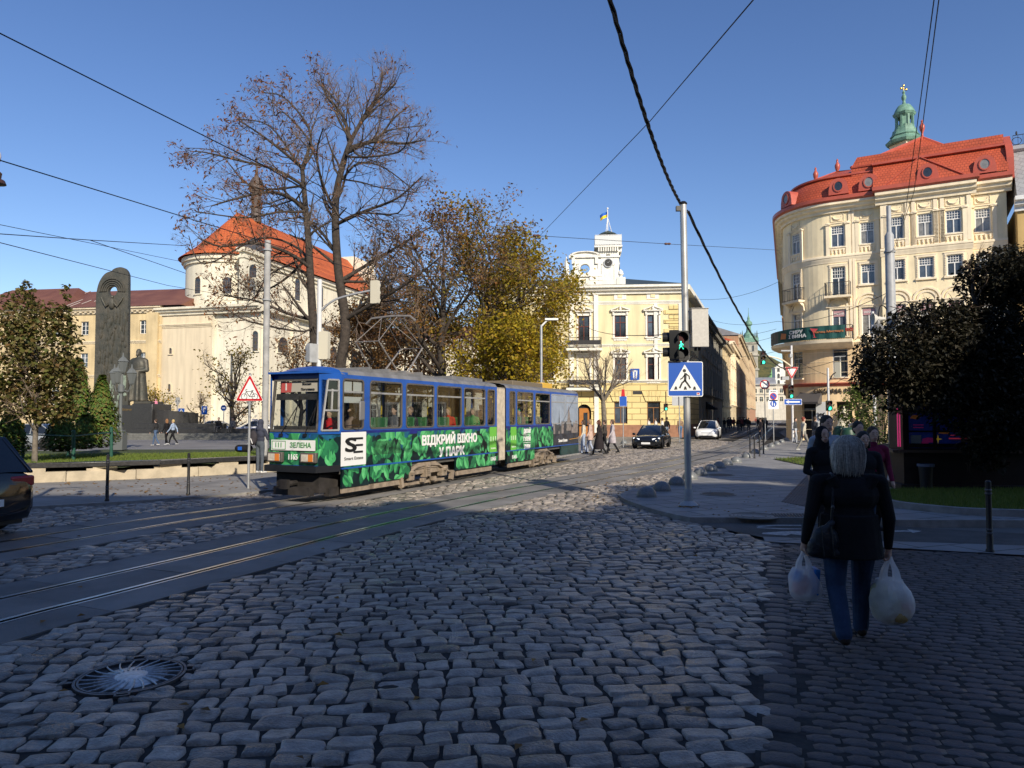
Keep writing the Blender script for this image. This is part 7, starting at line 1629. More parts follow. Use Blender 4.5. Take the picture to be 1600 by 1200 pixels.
t,y,zz=post_thing('traffic_light_pole','white pole with curved arm and grey signal backs before the dress shop','traffic light',1296,700,.08,.06,575,mat('white_mast',(.66,.66,.66),.45));signal(t,(.02,-.1,zz(634)),0,2,1,s=.24);mb=MB();mb.tube(spline([(0,0,zz(598)),(.25,0,zz(586)),(.55,0,zz(580))],5),.035,6);part('bracket_arm',mb,M_black,t);signal(t,(.62,.05,zz(578)),2.4,3,None,s=.24,body=M_sigc)
t,y,zz=post_thing('parking_sign','white no-parking and pedestrian zone signs on one post at the street mouth','road sign',1209,690,.08,.035,610)
def nopark(mb):mb.prism(rrect(.62,.78,.03),-.004,.012,'XZ',0);disc2(mb,(0,-.06),.25,-.008,0,2);disc2(mb,(0,-.06),.20,-.011,0,1);stroke(mb,[(-.16,.1),(.16,-.22)],.06,-.014,0,2);[mb.box(-.18+.13*i,-.09+.13*i,-.007,0,.25,.32,3)for i in range(3)]
def pedz(mb):mb.prism(rrect(.74,.66,.03),-.004,.012,'XZ',0);disc2(mb,(0,.05),.23,-.008,0,1);stroke(mb,[(-.08,-.08),(-.08,.14)],.07,-.011,0,0);stroke(mb,[(.07,-.1),(.07,.08)],.06,-.011,0,0);disc2(mb,(-.08,.19),.035,-.011,0,0,8)
face(t,'no_parking_sign',nopark,(0,-.05,zz(618)));face(t,'pedestrian_zone_sign',pedz,(0,-.05,zz(632)))
t,y,zz=post_thing('round_sign','round white sign with red rim above the narrow street','road sign',1196,689,.05,.03,595);face(t,'sign_plate',lambda mb:(disc2(mb,(0,0),.36,-.006,.012,2),disc2(mb,(0,0),.28,-.010,0,0)),(0,-.05,zz(601)))
def bluebox(w_,h_,txt=None):return lambda mb:(mb.prism(rrect(w_,h_,.03),-.004,.012,'XZ',0),mb.prism(rrect(w_*.93,h_*.94,.03),-.008,0,'XZ',1),[join(mb,text_mb(txt,h_*.75,.006,.012),0,(0,-.011,0))]if txt else 0)
t,y,zz=post_thing('parking_sign','blue sign with a narrow mauve sign above it on a post before the yellow building','road sign',974,699,.05,.03,611);face(t,'sign_plate',bluebox(.45,.6),(0,-.04,zz(627)));face(t,'narrow_sign',lambda mb:mb.prism([(-.12,-.25),(.12,-.25),(.08,.25),(-.08,.25)],-.004,.012,'XZ',2),(0,-.04,zz(615)))
t,y,zz=post_thing('sign_post','road signs seen from behind on a post left of the crossing sign pole','road sign',1062,690,.05,.035,618);face(t,'sign_plate',lambda mb:mb.prism(rrect(.5,.72,.03),-.004,.012,'XZ',4),(-.26,.05,zz(626)));face(t,'sign_plate',lambda mb:mb.prism(rrect(.4,.72,.03),-.004,.012,'XZ',4),(.24,.05,zz(626)))
t,y,zz=post_thing('pedestrian_light','dark post with green pedestrian light at the yellow building corner','traffic light',1041,688,.05,.04,612,M_black);signal(t,(0,-.05,zz(636)),.1,2,1,s=.22);mb=MB();mb.tube([(0,0,zz(633)),(.9,0,zz(631))],.03,5);mb.tube([(0,0,zz(640)),(-.4,0,zz(645))],.025,5);part('bracket_arm',mb,M_black,t)
for px,py,kind,lab in((319,677,'P','blue parking sign with white P on the monument square'),(283,677,'X','small blue crossing sign on the monument square'),(349,676,'O','round blue sign on the monument square'),(276,678,'T','triangular sign seen from behind beside the black monument wall')):
 x,yy=G(px,py,.03);yy=66;t,y,zz=post_thing('square_sign',lab,'road sign',px,681.5,.03,.04,{'P':637,'X':639,'O':634,'T':622}[kind])
 if kind=='P':face(t,'sign_plate',bluebox(.55,.8,'P'),(0,-.06,zz(641)))
 if kind=='X':face(t,'sign_plate',lambda mb:crossing_face(mb,.6),(0,-.06,zz(643)))
 if kind=='O':face(t,'sign_plate',lambda mb:(disc2(mb,(0,0),.28,-.004,.012,0),disc2(mb,(0,0),.26,-.008,0,1),stroke(mb,[(-.14,0),(.14,0)],.08,-.011,0,0)),(0,-.06,zz(637.5)))
 if kind=='T':face(t,'sign_plate',lambda mb:mb.prism(rtri(.6,.55,.04,True),-.004,.012,'XZ',4),(0,.06,zz(629)));face(t,'extra_plate',lambda mb:mb.prism(rrect(.4,.36,.03),-.004,.012,'XZ',4),(0,.06,zz(624)))
x,y=G(187,703,.1);t=thing('lantern_post','dark multi-arm lantern post before the bronze stele','street lamp',(x,y,.1));zz=lambda q:at(187,q,y)[2]-.1;M_lamp=mat('lantern_grey_iron',(.13,.14,.14),.5)
mb=MB();mb.box(-.26,.26,-.26,.26,0,zz(676));mb.box(-.2,.2,-.2,.2,zz(676),zz(672));part('plinth',mb,M_lamp,t,bevel=.02);mb=MB();mb.lathe([(.12,zz(673)),(.09,zz(660)),(.07,zz(615)),(.16,zz(612)),(.16,zz(603)),(.06,zz(600)),(.05,zz(560))],12);part('post',mb,M_lamp,t)
for px,py in((189,572),(176,590),(203,590),(182,588)):
 dx=(px-187)/F*y;z0=zz(py);l_=MB();l_.tube([(0,0,zz(608)),(dx*.7,0,zz(612)),(dx,0,z0-.35)],.03,6);a_=part('lamp_arm',l_,M_lamp,t);l_=MB();l_.lathe([(.10,z0-.38),(.14,z0-.3),(.26,z0+.22),(.30,z0+.24),(.16,z0+.42),(.06,z0+.5),(.02,z0+.72)],6,(dx,0,0));part('lantern',l_,M_lamp,a_,smooth=10)
t,y,zz=post_thing('street_lamp','thin dark lamp post on the square right of the monument','street lamp',360,682,.03,.10,553,M_lamp);mb=MB();mb.lathe([(.3,0),(.3,.5),(.14,.9),(.11,1.2)],10);part('plinth',mb,M_lamp,t)
t,y,zz=post_thing('street_lamp','white lamp post with flat lamp head behind the rear of the tram','street lamp',846,705,.05,.07,508,M_galv);mb=MB();mb.tube([(0,0,zz(510)),(.3,0,zz(501)),(.6,0,zz(499))],.05,6);mb.cbox((.55,0,zz(499)),(.7,.25,.1));part('lamp_head',mb,M_signwhite,t)
q=at(-2,285,9.0);t=thing('street_lamp','dark bell-shaped street lamp with pale globe cut by the upper left edge','street lamp',(q[0]-.9,9.0,0));mb=MB();mb.lathe([(.12,0),(.07,1.0),(.06,5.8)],10);mb.tube([(0,0,5.6),(.35,0,5.9),(.85,0,5.75)],.03,6);part('post',mb,M_black,t);mb=MB();mb.lathe([(.02,.16),(.06,.12),(.05,.05),(.09,.03),(.11,-.02),(.02,-.03)],14,(.87,0,q[2]));part('lamp_shade',mb,mat('brown_shade',(.06,.03,.025),.4),t);mb=MB();mb.ell((.82,0,q[2]+.34),(.085,.085,.12),14,10);part('globe',mb,M_signwhite,t)
M_wire=mat('overhead_wire',(.016,.016,.02),.6)
def wire(label,P,r,sag=0,n=14,name='overhead_wire',group='overhead wires',twist=False):
 mb=MB();pts=[]
 for(a,b)in zip(P,P[1:]):
  A,B_=Vector(at(*a)),Vector(at(*b))
  for k in range(n):t_=k/n;q=A.lerp(B_,t_);q.z-=sag*4*t_*(1-t_);pts.append(q)
 pts.append(Vector(at(*P[-1])))
 if twist:
  for ph in(0,2.1,4.2):mb.tube([(p.x+r*.8*math.cos(i*1.1+ph),p.y,p.z+r*.8*math.sin(i*1.1+ph))for i,p in enumerate(pts)],r*.6,5)
 else:mb.tube(pts,r,5)
 b0=pts[0];mb.v=[(p[0]-b0.x,p[1]-b0.y,p[2]-b0.z)for p in mb.v];return tag(part(name,mb,M_wire,loc=b0),label,'wire',group)
wire('thin contact wire slanting down from the upper left corner towards the bare tree',[(-60,22,4.8),(410,258,7.6),(700,420,14)],.0055)
wire('contact wire from the left edge to the tram pantograph',[(-60,232,7.2),(330,352,11),(664,455,22.2),(905,585,62)],.007)
wire('faint upper span wire at the left edge crossing before the church',[(-20,347,14),(280,408,24)],.007);wire('span wire at the left edge forking to the church',[(-20,364,14),(140,375,17),(290,384,26)],.010);wire('lower branch of the forked span wire at the left',[(140,375,17),(290,427,24)],.009);wire('lowest span wire at the left edge passing the stele top',[(-20,374,12),(262,446,24),(405,470,28)],.008)
wire('thick twisted black cable from the top edge to the traffic light pole',[(948,-20,8.0),(1066,322,15.0)],.026,.30,40,'power_cable',None,True);wire('thick twisted black cable from the traffic light pole down the street',[(1075,330,15.1),(1240,572,50)],.028,1.3,60,'power_cable',None,True)
wire('span wire from the top edge down to the clamp above the golden tree',[(1182,-6,9),(1015,190,16),(843,369,34)],.010);wire('long nearly level span wire from the golden tree to the rounded building',[(835,368,34),(1040,381,38),(1218,391,53)],.013)
wire('left one of two steep wires above the red roof',[(1467.5,-5,9),(1428,300,18),(1397,392,28)],.008);wire('right one of two steep wires above the red roof',[(1460,-5,9),(1415,330,20),(1395,392,28)],.008)
for i,(a,b,ya,yb)in enumerate((((1085,467),(1215,441),62,54),((1103,497),(1215,502),80,56),((1104,519),(1213,514),82,56),((1104,534),(1213,525),84,56),((1110,551),(1213,549),95,58),((1215,502),(1392,455),54,28),((1230,575),(1392,520),52,28),((1240,560),(1375,600),50,46),((1280,605),(1380,530),50,28),((900,500),(1075,520),60,16),((1110,615),(1135,625),74,90))):wire(('wire across the mouth of the narrow street below the twisted cable','wire strung before the facade of the rounded building','wire before the yellow facade')[0 if i<5 or i==10 else(2 if i==9 else 1)],[(*a,ya),(*b,yb)],.014,.5,10,group='street wires')
for px,py,Y in((838,368,34),(1043,381,38)):q=at(px,py,Y);mb=MB();M_=Matrix.Translation((0,0,0))@Matrix.Rotation(PI/2,4,'Y');mb.lathe([(.03,-.18),(.07,-.1),(.05,0),(.07,.1),(.03,.18)],8,(0,0,0),0,M_);tag(part('wire_clamp',mb,mat('brown_insulator',(.12,.06,.04),.4),loc=q),'brown wire clamp near the golden tree' if px<900 else 'brown wire clamp left of the traffic light pole','clamp')
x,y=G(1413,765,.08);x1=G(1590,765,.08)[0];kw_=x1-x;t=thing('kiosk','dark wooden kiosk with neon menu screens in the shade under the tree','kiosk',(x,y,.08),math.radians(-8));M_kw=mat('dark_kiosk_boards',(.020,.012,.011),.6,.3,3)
kz=lambda q:at(1500,q,y)[2]-.08
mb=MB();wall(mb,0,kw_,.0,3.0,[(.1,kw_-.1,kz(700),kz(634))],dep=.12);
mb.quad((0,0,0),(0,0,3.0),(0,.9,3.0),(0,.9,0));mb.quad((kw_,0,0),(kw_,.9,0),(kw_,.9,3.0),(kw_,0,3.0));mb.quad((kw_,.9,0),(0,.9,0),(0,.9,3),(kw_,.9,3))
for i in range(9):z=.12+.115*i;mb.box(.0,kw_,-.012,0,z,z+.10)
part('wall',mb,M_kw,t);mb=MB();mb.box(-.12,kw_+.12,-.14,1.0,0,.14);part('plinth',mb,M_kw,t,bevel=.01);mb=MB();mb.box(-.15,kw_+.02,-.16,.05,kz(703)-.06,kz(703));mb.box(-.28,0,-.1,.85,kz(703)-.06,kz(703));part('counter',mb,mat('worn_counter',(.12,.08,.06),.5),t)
mb=MB();e=.35;mb.add([(-e,-e,2.98),(kw_+e,-e,2.98),(kw_+e,.9+e,2.98),(-e,.9+e,2.98),(.9,.35,3.75),(kw_-.9,.35,3.75),(kw_-.9,.55,3.75),(.9,.55,3.75)],[(0,1,5,4),(1,2,6,5),(2,3,7,6),(3,0,4,7),(4,5,6,7),(3,2,1,0)]);part('roof',mb,mat('kiosk_sheet_roof',(.13,.14,.15),.45,.15,2),t,smooth=0)
def scr(c,e):return mat('menu_screen_%d'%(int(c[0]*99)+int(c[2]*999)),c,.3,.7,5,emit=0)
SC=[mat('screen_blue',(.012,.03,.22),.25,.8,4,emit=.05),mat('screen_magenta',(.45,.03,.22),.3,.4,6,emit=.05),mat('screen_teal',(.02,.16,.14),.3,.6,6,emit=.03),mat('screen_yellow',(.8,.55,.05),.4,emit=.1),mat('screen_paper',(.38,.42,.50),.6,.1,30),mat('screen_orange',(.42,.16,.05),.3,.6,9,emit=.05),mat('neon_red',(.8,.06,.1),.4,emit=.12)]
mb=MB();zb0,zb1=kz(700),kz(634)
for i in range(4):
 a,b=lerp(.12,kw_-.12,i/4)+.02,lerp(.12,kw_-.12,(i+1)/4)-.02;mb.quad((a,.10,zb0),(b,.10,zb0),(b,.10,zb1),(a,.10,zb1),0)
def blob(px,py,rx,ry,mi,k=7):
 cx_=at(px,py,y)[0]-x;cz_=kz(py);g=random.Random(px);mb.add([(cx_+rx*math.cos(2*PI*i/k)*g.uniform(.6,1.2),.095-.0007*len(mb.f)/8,cz_+ry*math.sin(2*PI*i/k)*g.uniform(.6,1.2))for i in range(k)],[tuple(range(k))[::-1]]if False else[tuple(range(k))],mi)
for a in((1430,652,.12,.06,5),(1427,657,.08,.05,0),(1462,655,.08,.05,2),(1456,662,.06,.04,2),(1452,688,.22,.08,1),(1445,692,.12,.05,1),(1475,676,.16,.05,5),(1490,662,.14,.05,2),(1540,660,.2,.08,0),(1520,650,.04,.03,6)):blob(*a)
for py in(664,668):a=at(1428,py,y)[0]-x;mb.box(a,a+.24,.085,.095,kz(py)-.012,kz(py)+.012,1)
a=at(1464,686,y)[0]-x;z=kz(686);mb.add([(a+.10*math.cos(PI/4*i)*(1 if i%2==0 else .25),.08,z+.12*math.sin(PI/4*i)*(1 if i%2==0 else .25))for i in range(8)],[tuple(range(8))],3)
a=at(1480,685,y)[0]-x;mb.box(a,a+.42,.08,.09,kz(685)-.015,kz(685)+.015,6);mb.box(a,a+.42,.08,.09,kz(680)-.008,kz(680)+.008,6);a=at(1424,687,y)[0]-x;mb.box(a,a+.25,.075,.085,kz(694),kz(680),4)
part('menu_screens',mb,SC,t,smooth=0);mb=MB()
for i in range(5):a=lerp(.12,kw_-.12,i/4);mb.box(a-.03,a+.03,.03,.12,zb0,zb1)
mb.box(.1,kw_-.1,.03,.12,kz(674)-.02,kz(674)+.02);part('window_frame',mb,M_kw,t)
for dx in(-.05,-.10):mb=MB();mb.tube([(dx,.05,kz(698)),(dx,.05,kz(634))],.014,6);part('neon_tube',mb,mat('pink_neon',(.85,.06,.25),.4,emit=.35),t)
x,yb_=G(1432,765,.08);t=thing('rubbish_bin','black tapered rubbish bin in front of the dark kiosk','bin',(x,y-.42,.08));mb=MB();mb.lathe([(.13,0),(.15,.4),(.17,.66),(.155,.66),(.13,.1)],16);part('bucket',mb,M_black,t);mb=MB();mb.lathe([(.165,.62),(.195,.60),(.19,.665),(.16,.67)],14,caps=False);part('bag_rim',mb,mat('blue_grey_bag',(.10,.12,.18),.6),t)
x,yy=G(1388,752,.08);t=thing('a_board','brown folding pavement board beside the kiosk','board',(x,yy,.08),.5);M_brd=mat('brown_board',(.20,.13,.075),.7,.15,3)
for sg in(-1,1):mb=MB();mb.add([(-.3,sg*.28,0),(.3,sg*.28,0),(.3,sg*.03,1.05),(-.3,sg*.03,1.05)]+[(-.3,sg*.25,0),(.3,sg*.25,0),(.3,sg*.0,1.05),(-.3,sg*.0,1.05)],[(0,1,2,3),(7,6,5,4),(0,4,5,1),(1,5,6,2),(2,6,7,3),(3,7,4,0)]);part('panel',mb,M_brd,t,smooth=0,recalc=True)
x,yy=G(1327,722,.08);t=thing('green_bin','dark green dome-topped litter bin behind the group of people','bin',(x,yy,.08));M_gbin=mat('dark_green_plastic',(.018,.06,.035),.45,.1,3);mb=MB();mb.lathe([(.26,0),(.29,.1),(.30,.9),(.31,.92),(.30,1.1),(.24,1.28),(.12,1.36),(.001,1.38)],20);part('body',mb,M_gbin,t);mb=MB();mb.box(-.17,.17,-.315,-.28,.92,1.08);part('slot',mb,M_dark,t)
x,yy=G(1346,716,.08);dup(t,(x,yy+2,.08),.4,'second dark green litter bin, farther behind the group')
t=thing('lawn_fence','dark green post and rail fence among the thujas','fence',(*at(115,722,27)[:2],.25));o=V3(t.location);M_gp=mat('green_painted_post',(.02,.085,.06),.5,.2,6);tops=[]
for px,pb_,pt,Y in((36,716,672,28.5),(107,716,664,31),(115,722,674,26.5),(174,710,669,30)):
 a,b=V3(at(px,pb_,Y))-o,V3(at(px,pt,Y))-o;mb=MB();mb.tube([(a.x,a.y,a.z-.2),tuple(b)],.065,10);mb.ell(tuple(b),(.07,.07,.05),10,6);part('post',mb,M_gp,t);tops.append(b)
for i,j in((0,2),(2,3),(2,1)):mb=MB();A,B_=tops[i]-V3((0,0,.18)),tops[j]-V3((0,0,.18));mb.tube([tuple(A),tuple(B_)],.028,6);part('rail',mb,M_gp,t)
q=at(31,665,28.3);mb=MB();mb.prism([(-.17,-.14),(.14,-.17),(.19,.1),(.02,.13),(.0,.2),(-.06,.2),(-.07,.12),(-.18,.08)],-.03,.03,'XZ');tag(part('yellow_box',mb,mat('bright_yellow_plastic',(.8,.48,.01),.4),loc=q,bevel=.01),'bright yellow plastic box on the fence under the maple','box')
pl_=MB();ys=56
t=thing('monument_steps','wide grey granite steps below the monument','steps',(*at(240,687,ys)[:2],.03));ox=t.location[0];X0,X1=at(120,680,ys)[0]-ox,at(425,680,ys)[0]-ox;M_step=mat('grey_granite_steps',(.125,.125,.115),.6,.2,4)
for k in range(3):mb=MB();mb.box(X0,X1,k*.42,14,-.1+.16*k*(k>0),.16*(k+1));part('step',mb,M_step,t)
t=thing('granite_bench_wall','long low polished black granite wall at the back of the monument steps','wall',(*at(240,677,57.6)[:2],.5));ox=t.location[0];a,b=at(205,670,57.6)[0]-ox,at(418,670,57.6)[0]-ox
mb=MB();mb.box(a,b,0,.9,0,.38);part('front_wall',mb,M_dgran,t,bevel=.02);mb=MB();mb.box(a,at(345,665,58)[0]-ox,.9,1.6,0,.78);part('back_wall',mb,M_dgran,t,bevel=.02)
p=at(213,660,59.5);t=thing('statue_pedestal','black polished granite pedestal with curved wing wall under the statue','pedestal',(p[0],59.5,.5));kz2=lambda q:at(213,q,59.5)[2]-.5;a,b=at(188,650,59.5)[0]-p[0],at(238,650,59.5)[0]-p[0]
mb=MB();mb.box(a,b,0,3.2,0,kz2(633));mb.box(at(207,650,59.5)[0]-p[0],b+.05,-.12,3.2,0,kz2(631));part('block',mb,M_dgran,t,bevel=.03)
mb=MB();P=[(b+3.1*math.sin(i/10*1.25),.3+2.6*(1-math.cos(i/10*1.25)))for i in range(11)];P2=offset(P,.5)
for i in range(10):mb.prism([P[i],P[i+1],P2[i+1],P2[i]],0,kz2(640)-.05*i*.6,'XY')
part('wing_wall',mb,M_dgran,t);mb=text_mb('Т. Шевченко',.28,.02);part('inscription',mb,mat('bronze_letters',(.30,.20,.08),.4,metal=.6),t,loc=(lerp(a,b,.22),-.02,kz2(640)),smooth=0)
mb=MB();mb.box(at(205,640,59.5)[0]-p[0],at(232,640,59.5)[0]-p[0],.3,2.6,kz2(631),kz2(627));part('bronze_base',mb,M_bronze,t,bevel=.04)
YS=62.0;p=at(178,660,YS);t=thing('bronze_stele','tall wave-shaped bronze relief stele with a round opening near its top','monument',(p[0],YS,.5));f_=lambda a,b:(at(a,b,YS)[0]-p[0],at(a,b,YS)[2]-.5)
OUT=[f_(*q)for q in((148,672),(151,600),(153,520),(154,470),(156,452),(160,440),(167,430),(174,426),(178,425),(181,422),(187,419.5),(194,419),(199.5,421.5),(203.5,428),(204.5,440),(204,500),(203.5,580),(204,672))];c=f_(180,456);rx=7.2/F*YS
OUT=spline(OUT,3);n=len(OUT);I=[]
for q in OUT:a=math.atan2(q[1]-c[1],q[0]-c[0]);I.append((c[0]+rx*math.cos(a),c[1]+rx*math.sin(a)*1.05))
mb=MB();v=[(q[0],yy_,q[1])for yy_ in(-.40,-.02)for L_ in(OUT,I)for q in L_]
fs=[]
for i in range(n-1):fs+=[(i,n+i,n+i+1,i+1),(2*n+i,2*n+i+1,3*n+i+1,3*n+i),(i,i+1,2*n+i+1,2*n+i),(n+i+1,n+i,3*n+i,3*n+i+1)]
fs+=[(n-1,2*n-1,n,0),(2*n,3*n,4*n-1,3*n-1),(2*n-1,4*n-1,3*n,n)]
mb.add(v,fs);part('slab',mb,M_bronze,t,smooth=40,recalc=True)
mb=MB();rg=random.Random(9)
for r in(1.25,1.6,2.0,2.4):mb.tube([(c[0]+rx*r*math.cos(a)*1.1,-.47,c[1]+rx*r*math.sin(a)*1.15)for a in[PI*(-.02+1.04*i/14)for i in range(15)]if True],.07,5)
for sg in(-1,1):mb.tube([(c[0],-.5,c[1]-.9),(c[0]+sg*.5,-.55,c[1]-1.35),(c[0]+sg*.8,-.5,c[1]-.85),(c[0]+sg*.95,-.48,c[1]-.55)],[.12,.11,.09,.05],6)
mb.ell((c[0],-.42,c[1]-.52),(.13,.14,.16),8,6);mb.ell((c[0],-.5,c[1]-1.1),(.28,.2,.5),8,6)
for _ in range(150):
 z=rg.uniform(.5,c[1]-1.8);xx=rg.uniform(-1.25,1.2);l=rg.uniform(.25,.9);w_=rg.uniform(.06,.17);mb.ell((xx,-.44,z),(w_,.10,l*(.5 if z<4 else .9)),6,4,0 if z>4.5 or rg.random()<.4 else 1)
part('relief',mb,[M_bronze,mat('green_patina',(.20,.25,.20),.7,.3,5)],t)
def cap_mesh(mb,p0,p1,r0,r1,n=12):
 p0,p1=Vector(p0),Vector(p1);d=(p1-p0);L_=d.length or 1e-6;q=d.to_track_quat('Z','Y')if L_>1e-5 else Matrix.Identity(3).to_quaternion();prof=[]
 for i in range(5):a=-PI/2+PI/2*i/4;prof.append((max(1e-4,r0*math.cos(a)),r0*math.sin(a)))
 for i in range(5):a=PI/2*i/4;prof.append((max(1e-4,r1*math.cos(a)),L_+r1*math.sin(a)))
 mb.lathe(prof,n,(0,0,0),0,Matrix.Translation(p0)@q.to_matrix().to_4x4())
def remesh(name,prims,mats,vox,smooth=2):
 """prims: ('c',p0,p1,r0,r1,mi) tapered limb, ('e',c,radii,mi) ellipsoid, ('l',profile,centre,sx,sy,mi) skirt -> one continuous skin"""
 mb=MB()
 for p in prims:
  if p[0]=='c':cap_mesh(mb,*p[1:5])
  elif p[0]=='e':mb.ell(p[1],p[2],14,10)
  else:mb.lathe(p[1],20,p[2],0,None,p[3],p[4])
 o=bpy.data.objects.new('tmp',mb.mesh('tmp',M_black,0));COL.objects.link(o);m=o.modifiers.new('r','REMESH');m.mode='VOXEL';m.voxel_size=vox
 if smooth:s=o.modifiers.new('s','SMOOTH');s.iterations=smooth;s.factor=.5
 dg=bpy.context.evaluated_depsgraph_get();me=bpy.data.meshes.new_from_object(o.evaluated_get(dg));bpy.data.objects.remove(o);me.name=name
 n=len(me.vertices);V=np.empty(n*3,np.float32);me.vertices.foreach_get('co',V);V=V.reshape(-1,3);Fn=len(me.polygons);C=np.empty(Fn*3,np.float32);me.polygons.foreach_get('center',C);C=C.reshape(-1,3)
 best=np.full(Fn,1e9);idx=np.zeros(Fn,np.int32)
 for p in prims:
  if p[0]=='c':a,b=np.array(p[1]),np.array(p[2]);d=b-a;t=np.clip(((C-a)@d)/max(1e-9,d@d),0,1);D=np.linalg.norm(C-a-t[:,None]*d,axis=1)-(p[3]+(p[4]-p[3])*t)
  elif p[0]=='e':r=np.array(p[2]);D=(np.linalg.norm((C-np.array(p[1]))/r,axis=1)-1)*r.min()
  else:
   z=C[:,2]-p[2][2];zs=[q[1]for q in p[1]];r=np.interp(z,zs,[q[0]for q in p[1]]);D=np.abs(np.hypot((C[:,0]-p[2][0])/p[3],(C[:,1]-p[2][1])/p[4])-r)*min(p[3],p[4])+5*np.clip(np.maximum(zs[0]-z,z-zs[-1]),0,1)
  k=D<best;best=np.where(k,D,best);idx=np.where(k,p[-1],idx)
 me.materials.clear()
 for m in mats:me.materials.append(m)
 me.polygons.foreach_set('material_index',idx);me.shade_smooth();me.update();return me
M_skin=mat('skin',(.58,.36,.26),.55,.08,12,spec=.35);M_lip=mat('lips',(.36,.15,.12),.5);M_eye=mat('eyes',(.03,.022,.02),.25)
def cloth(c,r=.85):return mat('cloth_%d_%d_%d'%tuple(int(v*999)for v in c),c,r,.16,9,.25,60,spec=.2)
def person(label,loc,rz=0.,h=1.7,top=(.05,.05,.055),legs=(.04,.045,.06),shoe=(.03,.03,.03),hair=(.06,.035,.02),stride=.0,coat=0.,arms=(None,None),wide=1.,sit=None,hood=False,hairlen=0,vox=.02,face=False,turn=0.,group='pedestrians',name='person',fingers=False,noleg=False,skirt_r=.24,proto=None):
 if proto:return dup(proto,loc,rz,label,group)
 t=thing(name,label,'person',loc,rz,group);k=h/1.75;P=[];S,T_,L_,Sh,Lp,Ey=0,1,2,3,4,5
 v=lambda x,y,z:(x*k,y*k,z*k)
 hz=.92 if sit is None else sit/k
 for sg in(-1,1):
  st=stride*sg
  if noleg:break
  if sit is None:hip,kn,an=(sg*.09*wide,0,.92),(sg*.095*wide**1.3,st*.55+.05*(abs(stride)>.05),.50),(sg*.10*wide**1.2,st-(.06 if st<0 else 0),.09+(.05 if st<-.05 else 0))
  else:hip,kn,an=(sg*.1,0,hz+.02),(sg*.13,.42,hz+.03),(sg*.12,.46,hz-.38)
  P+=[('c',v(*hip),v(*kn),.088*k*wide,.06*k*wide**.9,L_),('c',v(*kn),v(*an),.06*k*wide**.9,.046*k*wide**1.2,L_),('c',v(an[0],an[1]-.03,an[2]-.045),v(an[0]+sg*.02,an[1]+.15,an[2]-.055+.0),.042*k,.035*k,Sh)]
 b=hz-.92;P+=[('e',v(0,0,.98+b),(.165*wide*k,.12*wide*k,.13*k),T_ if coat else L_),('e',v(0,.005,1.13+b),(.155*wide*k,.115*wide*k,.2*k),T_),('e',v(0,0,1.29+b),(.185*wide*k,.125*wide*k,.19*k),T_),('c',v(-.155*wide,0,1.415+b),v(.155*wide,0,1.415+b),.066*k,.066*k,T_),('c',v(0,0,1.44+b),v(0,.015,1.55+b),.056*k,.05*k,S)]
 if coat:P.append(('l',[(.165*k,0),(.18*wide*k,.14*k),(lerp(.2,skirt_r,.5)*wide*k,.3*k),(skirt_r*wide*k,coat*k)][::-1]if False else sorted([(skirt_r*wide*k,(1.15-coat)*k),(skirt_r*.93*wide*k,(1.2-coat*.7)*k),(.175*wide*k,1.12*k)],key=lambda q:q[1]),(0,0,b*k),1.,.74,T_))
 P.append(('c',v(0,.0,1.43+b),v(0,.01,1.49+b),.07*k,.066*k,T_))
 R=Matrix.Rotation(turn,3,'Z');hv=lambda x,y,z:tuple((R@Vector((x,y,0)))*k+Vector((0,.02*k,(1.645+b+z)*k)))
 P+=[('e',hv(0,0,.02),(.077*k,.095*k,.105*k),S),('e',hv(0,.025,-.055),(.055*k,.065*k,.062*k),S),('c',hv(0,.085,.015),hv(0,.108,-.02),.010*k,.014*k,S)]
 for sg in(-1,1):P.append(('e',hv(sg*.077,-.005,-.005),(.014*k,.024*k,.03*k),S))
 if face:
  for sg in(-1,1):P+=[('e',hv(sg*.03,.083,.012),(.0105*k,.009*k,.0055*k),Ey),('c',hv(sg*.016,.091,.034),hv(sg*.044,.082,.037),.0035*k,.003*k,Ey)]
  P.append(('c',hv(-.018,.085,-.058),hv(.018,.085,-.058),.008*k,.008*k,Lp))
 for i,sg in enumerate((-1,1)):
  sh=(sg*.19*wide,0,1.40+b);a=arms[i]
  el,wr=a if a else((sg*(.235*wide),-.03-stride*sg*.35,1.13+b),(sg*(.245*wide),.05-stride*sg*.7,.90+b))
  P+=[('c',v(*sh),v(*el),.062*k*wide**.5,.048*k*wide**.5,T_),('c',v(*el),v(*wr),.048*k*wide**.5,.036*k,T_)]
  W_,E_=Vector(wr),Vector(el);d=(W_-E_).normalized();q=W_+d*.055
  P.append(('c',v(*(W_+d*.01)),v(*(W_+d*.075)),.026*k,.03*k,S))
  if fingers:
   for j in range(4):f0=q+Vector((0,-.032+.021*j,-.025));f1=f0+Vector((-sg*.012,0,-.038+.003*abs(j-1)));f2=f1+Vector((-sg*.026,.0,-.010));f3=f2+Vector((-sg*.010,0,.022));P+=[('c',v(*f0),v(*f1),.0105*k,.0095*k,S),('c',v(*f1),v(*f2),.0095*k,.0088*k,S),('c',v(*f2),v(*f3),.0088*k,.0075*k,S)]
   P+=[('c',v(*(q+Vector((0,.03,-.0)))),v(*(q+Vector((-sg*.022,.042,-.035)))),.012*k,.0095*k,S),('c',v(*(q+Vector((-sg*.022,.042,-.035)))),v(*(q+Vector((-sg*.034,.026,-.052)))),.0095*k,.008*k,S)]
  else:
   P.append(('c',v(*q),v(*(q+d*.07)),.03*k,.016*k,S));P.append(('c',v(*(q+Vector((0,.02,0)))),v(*(q+d*.03+Vector((-sg*.01,.045,0)))),.012*k,.009*k,S))
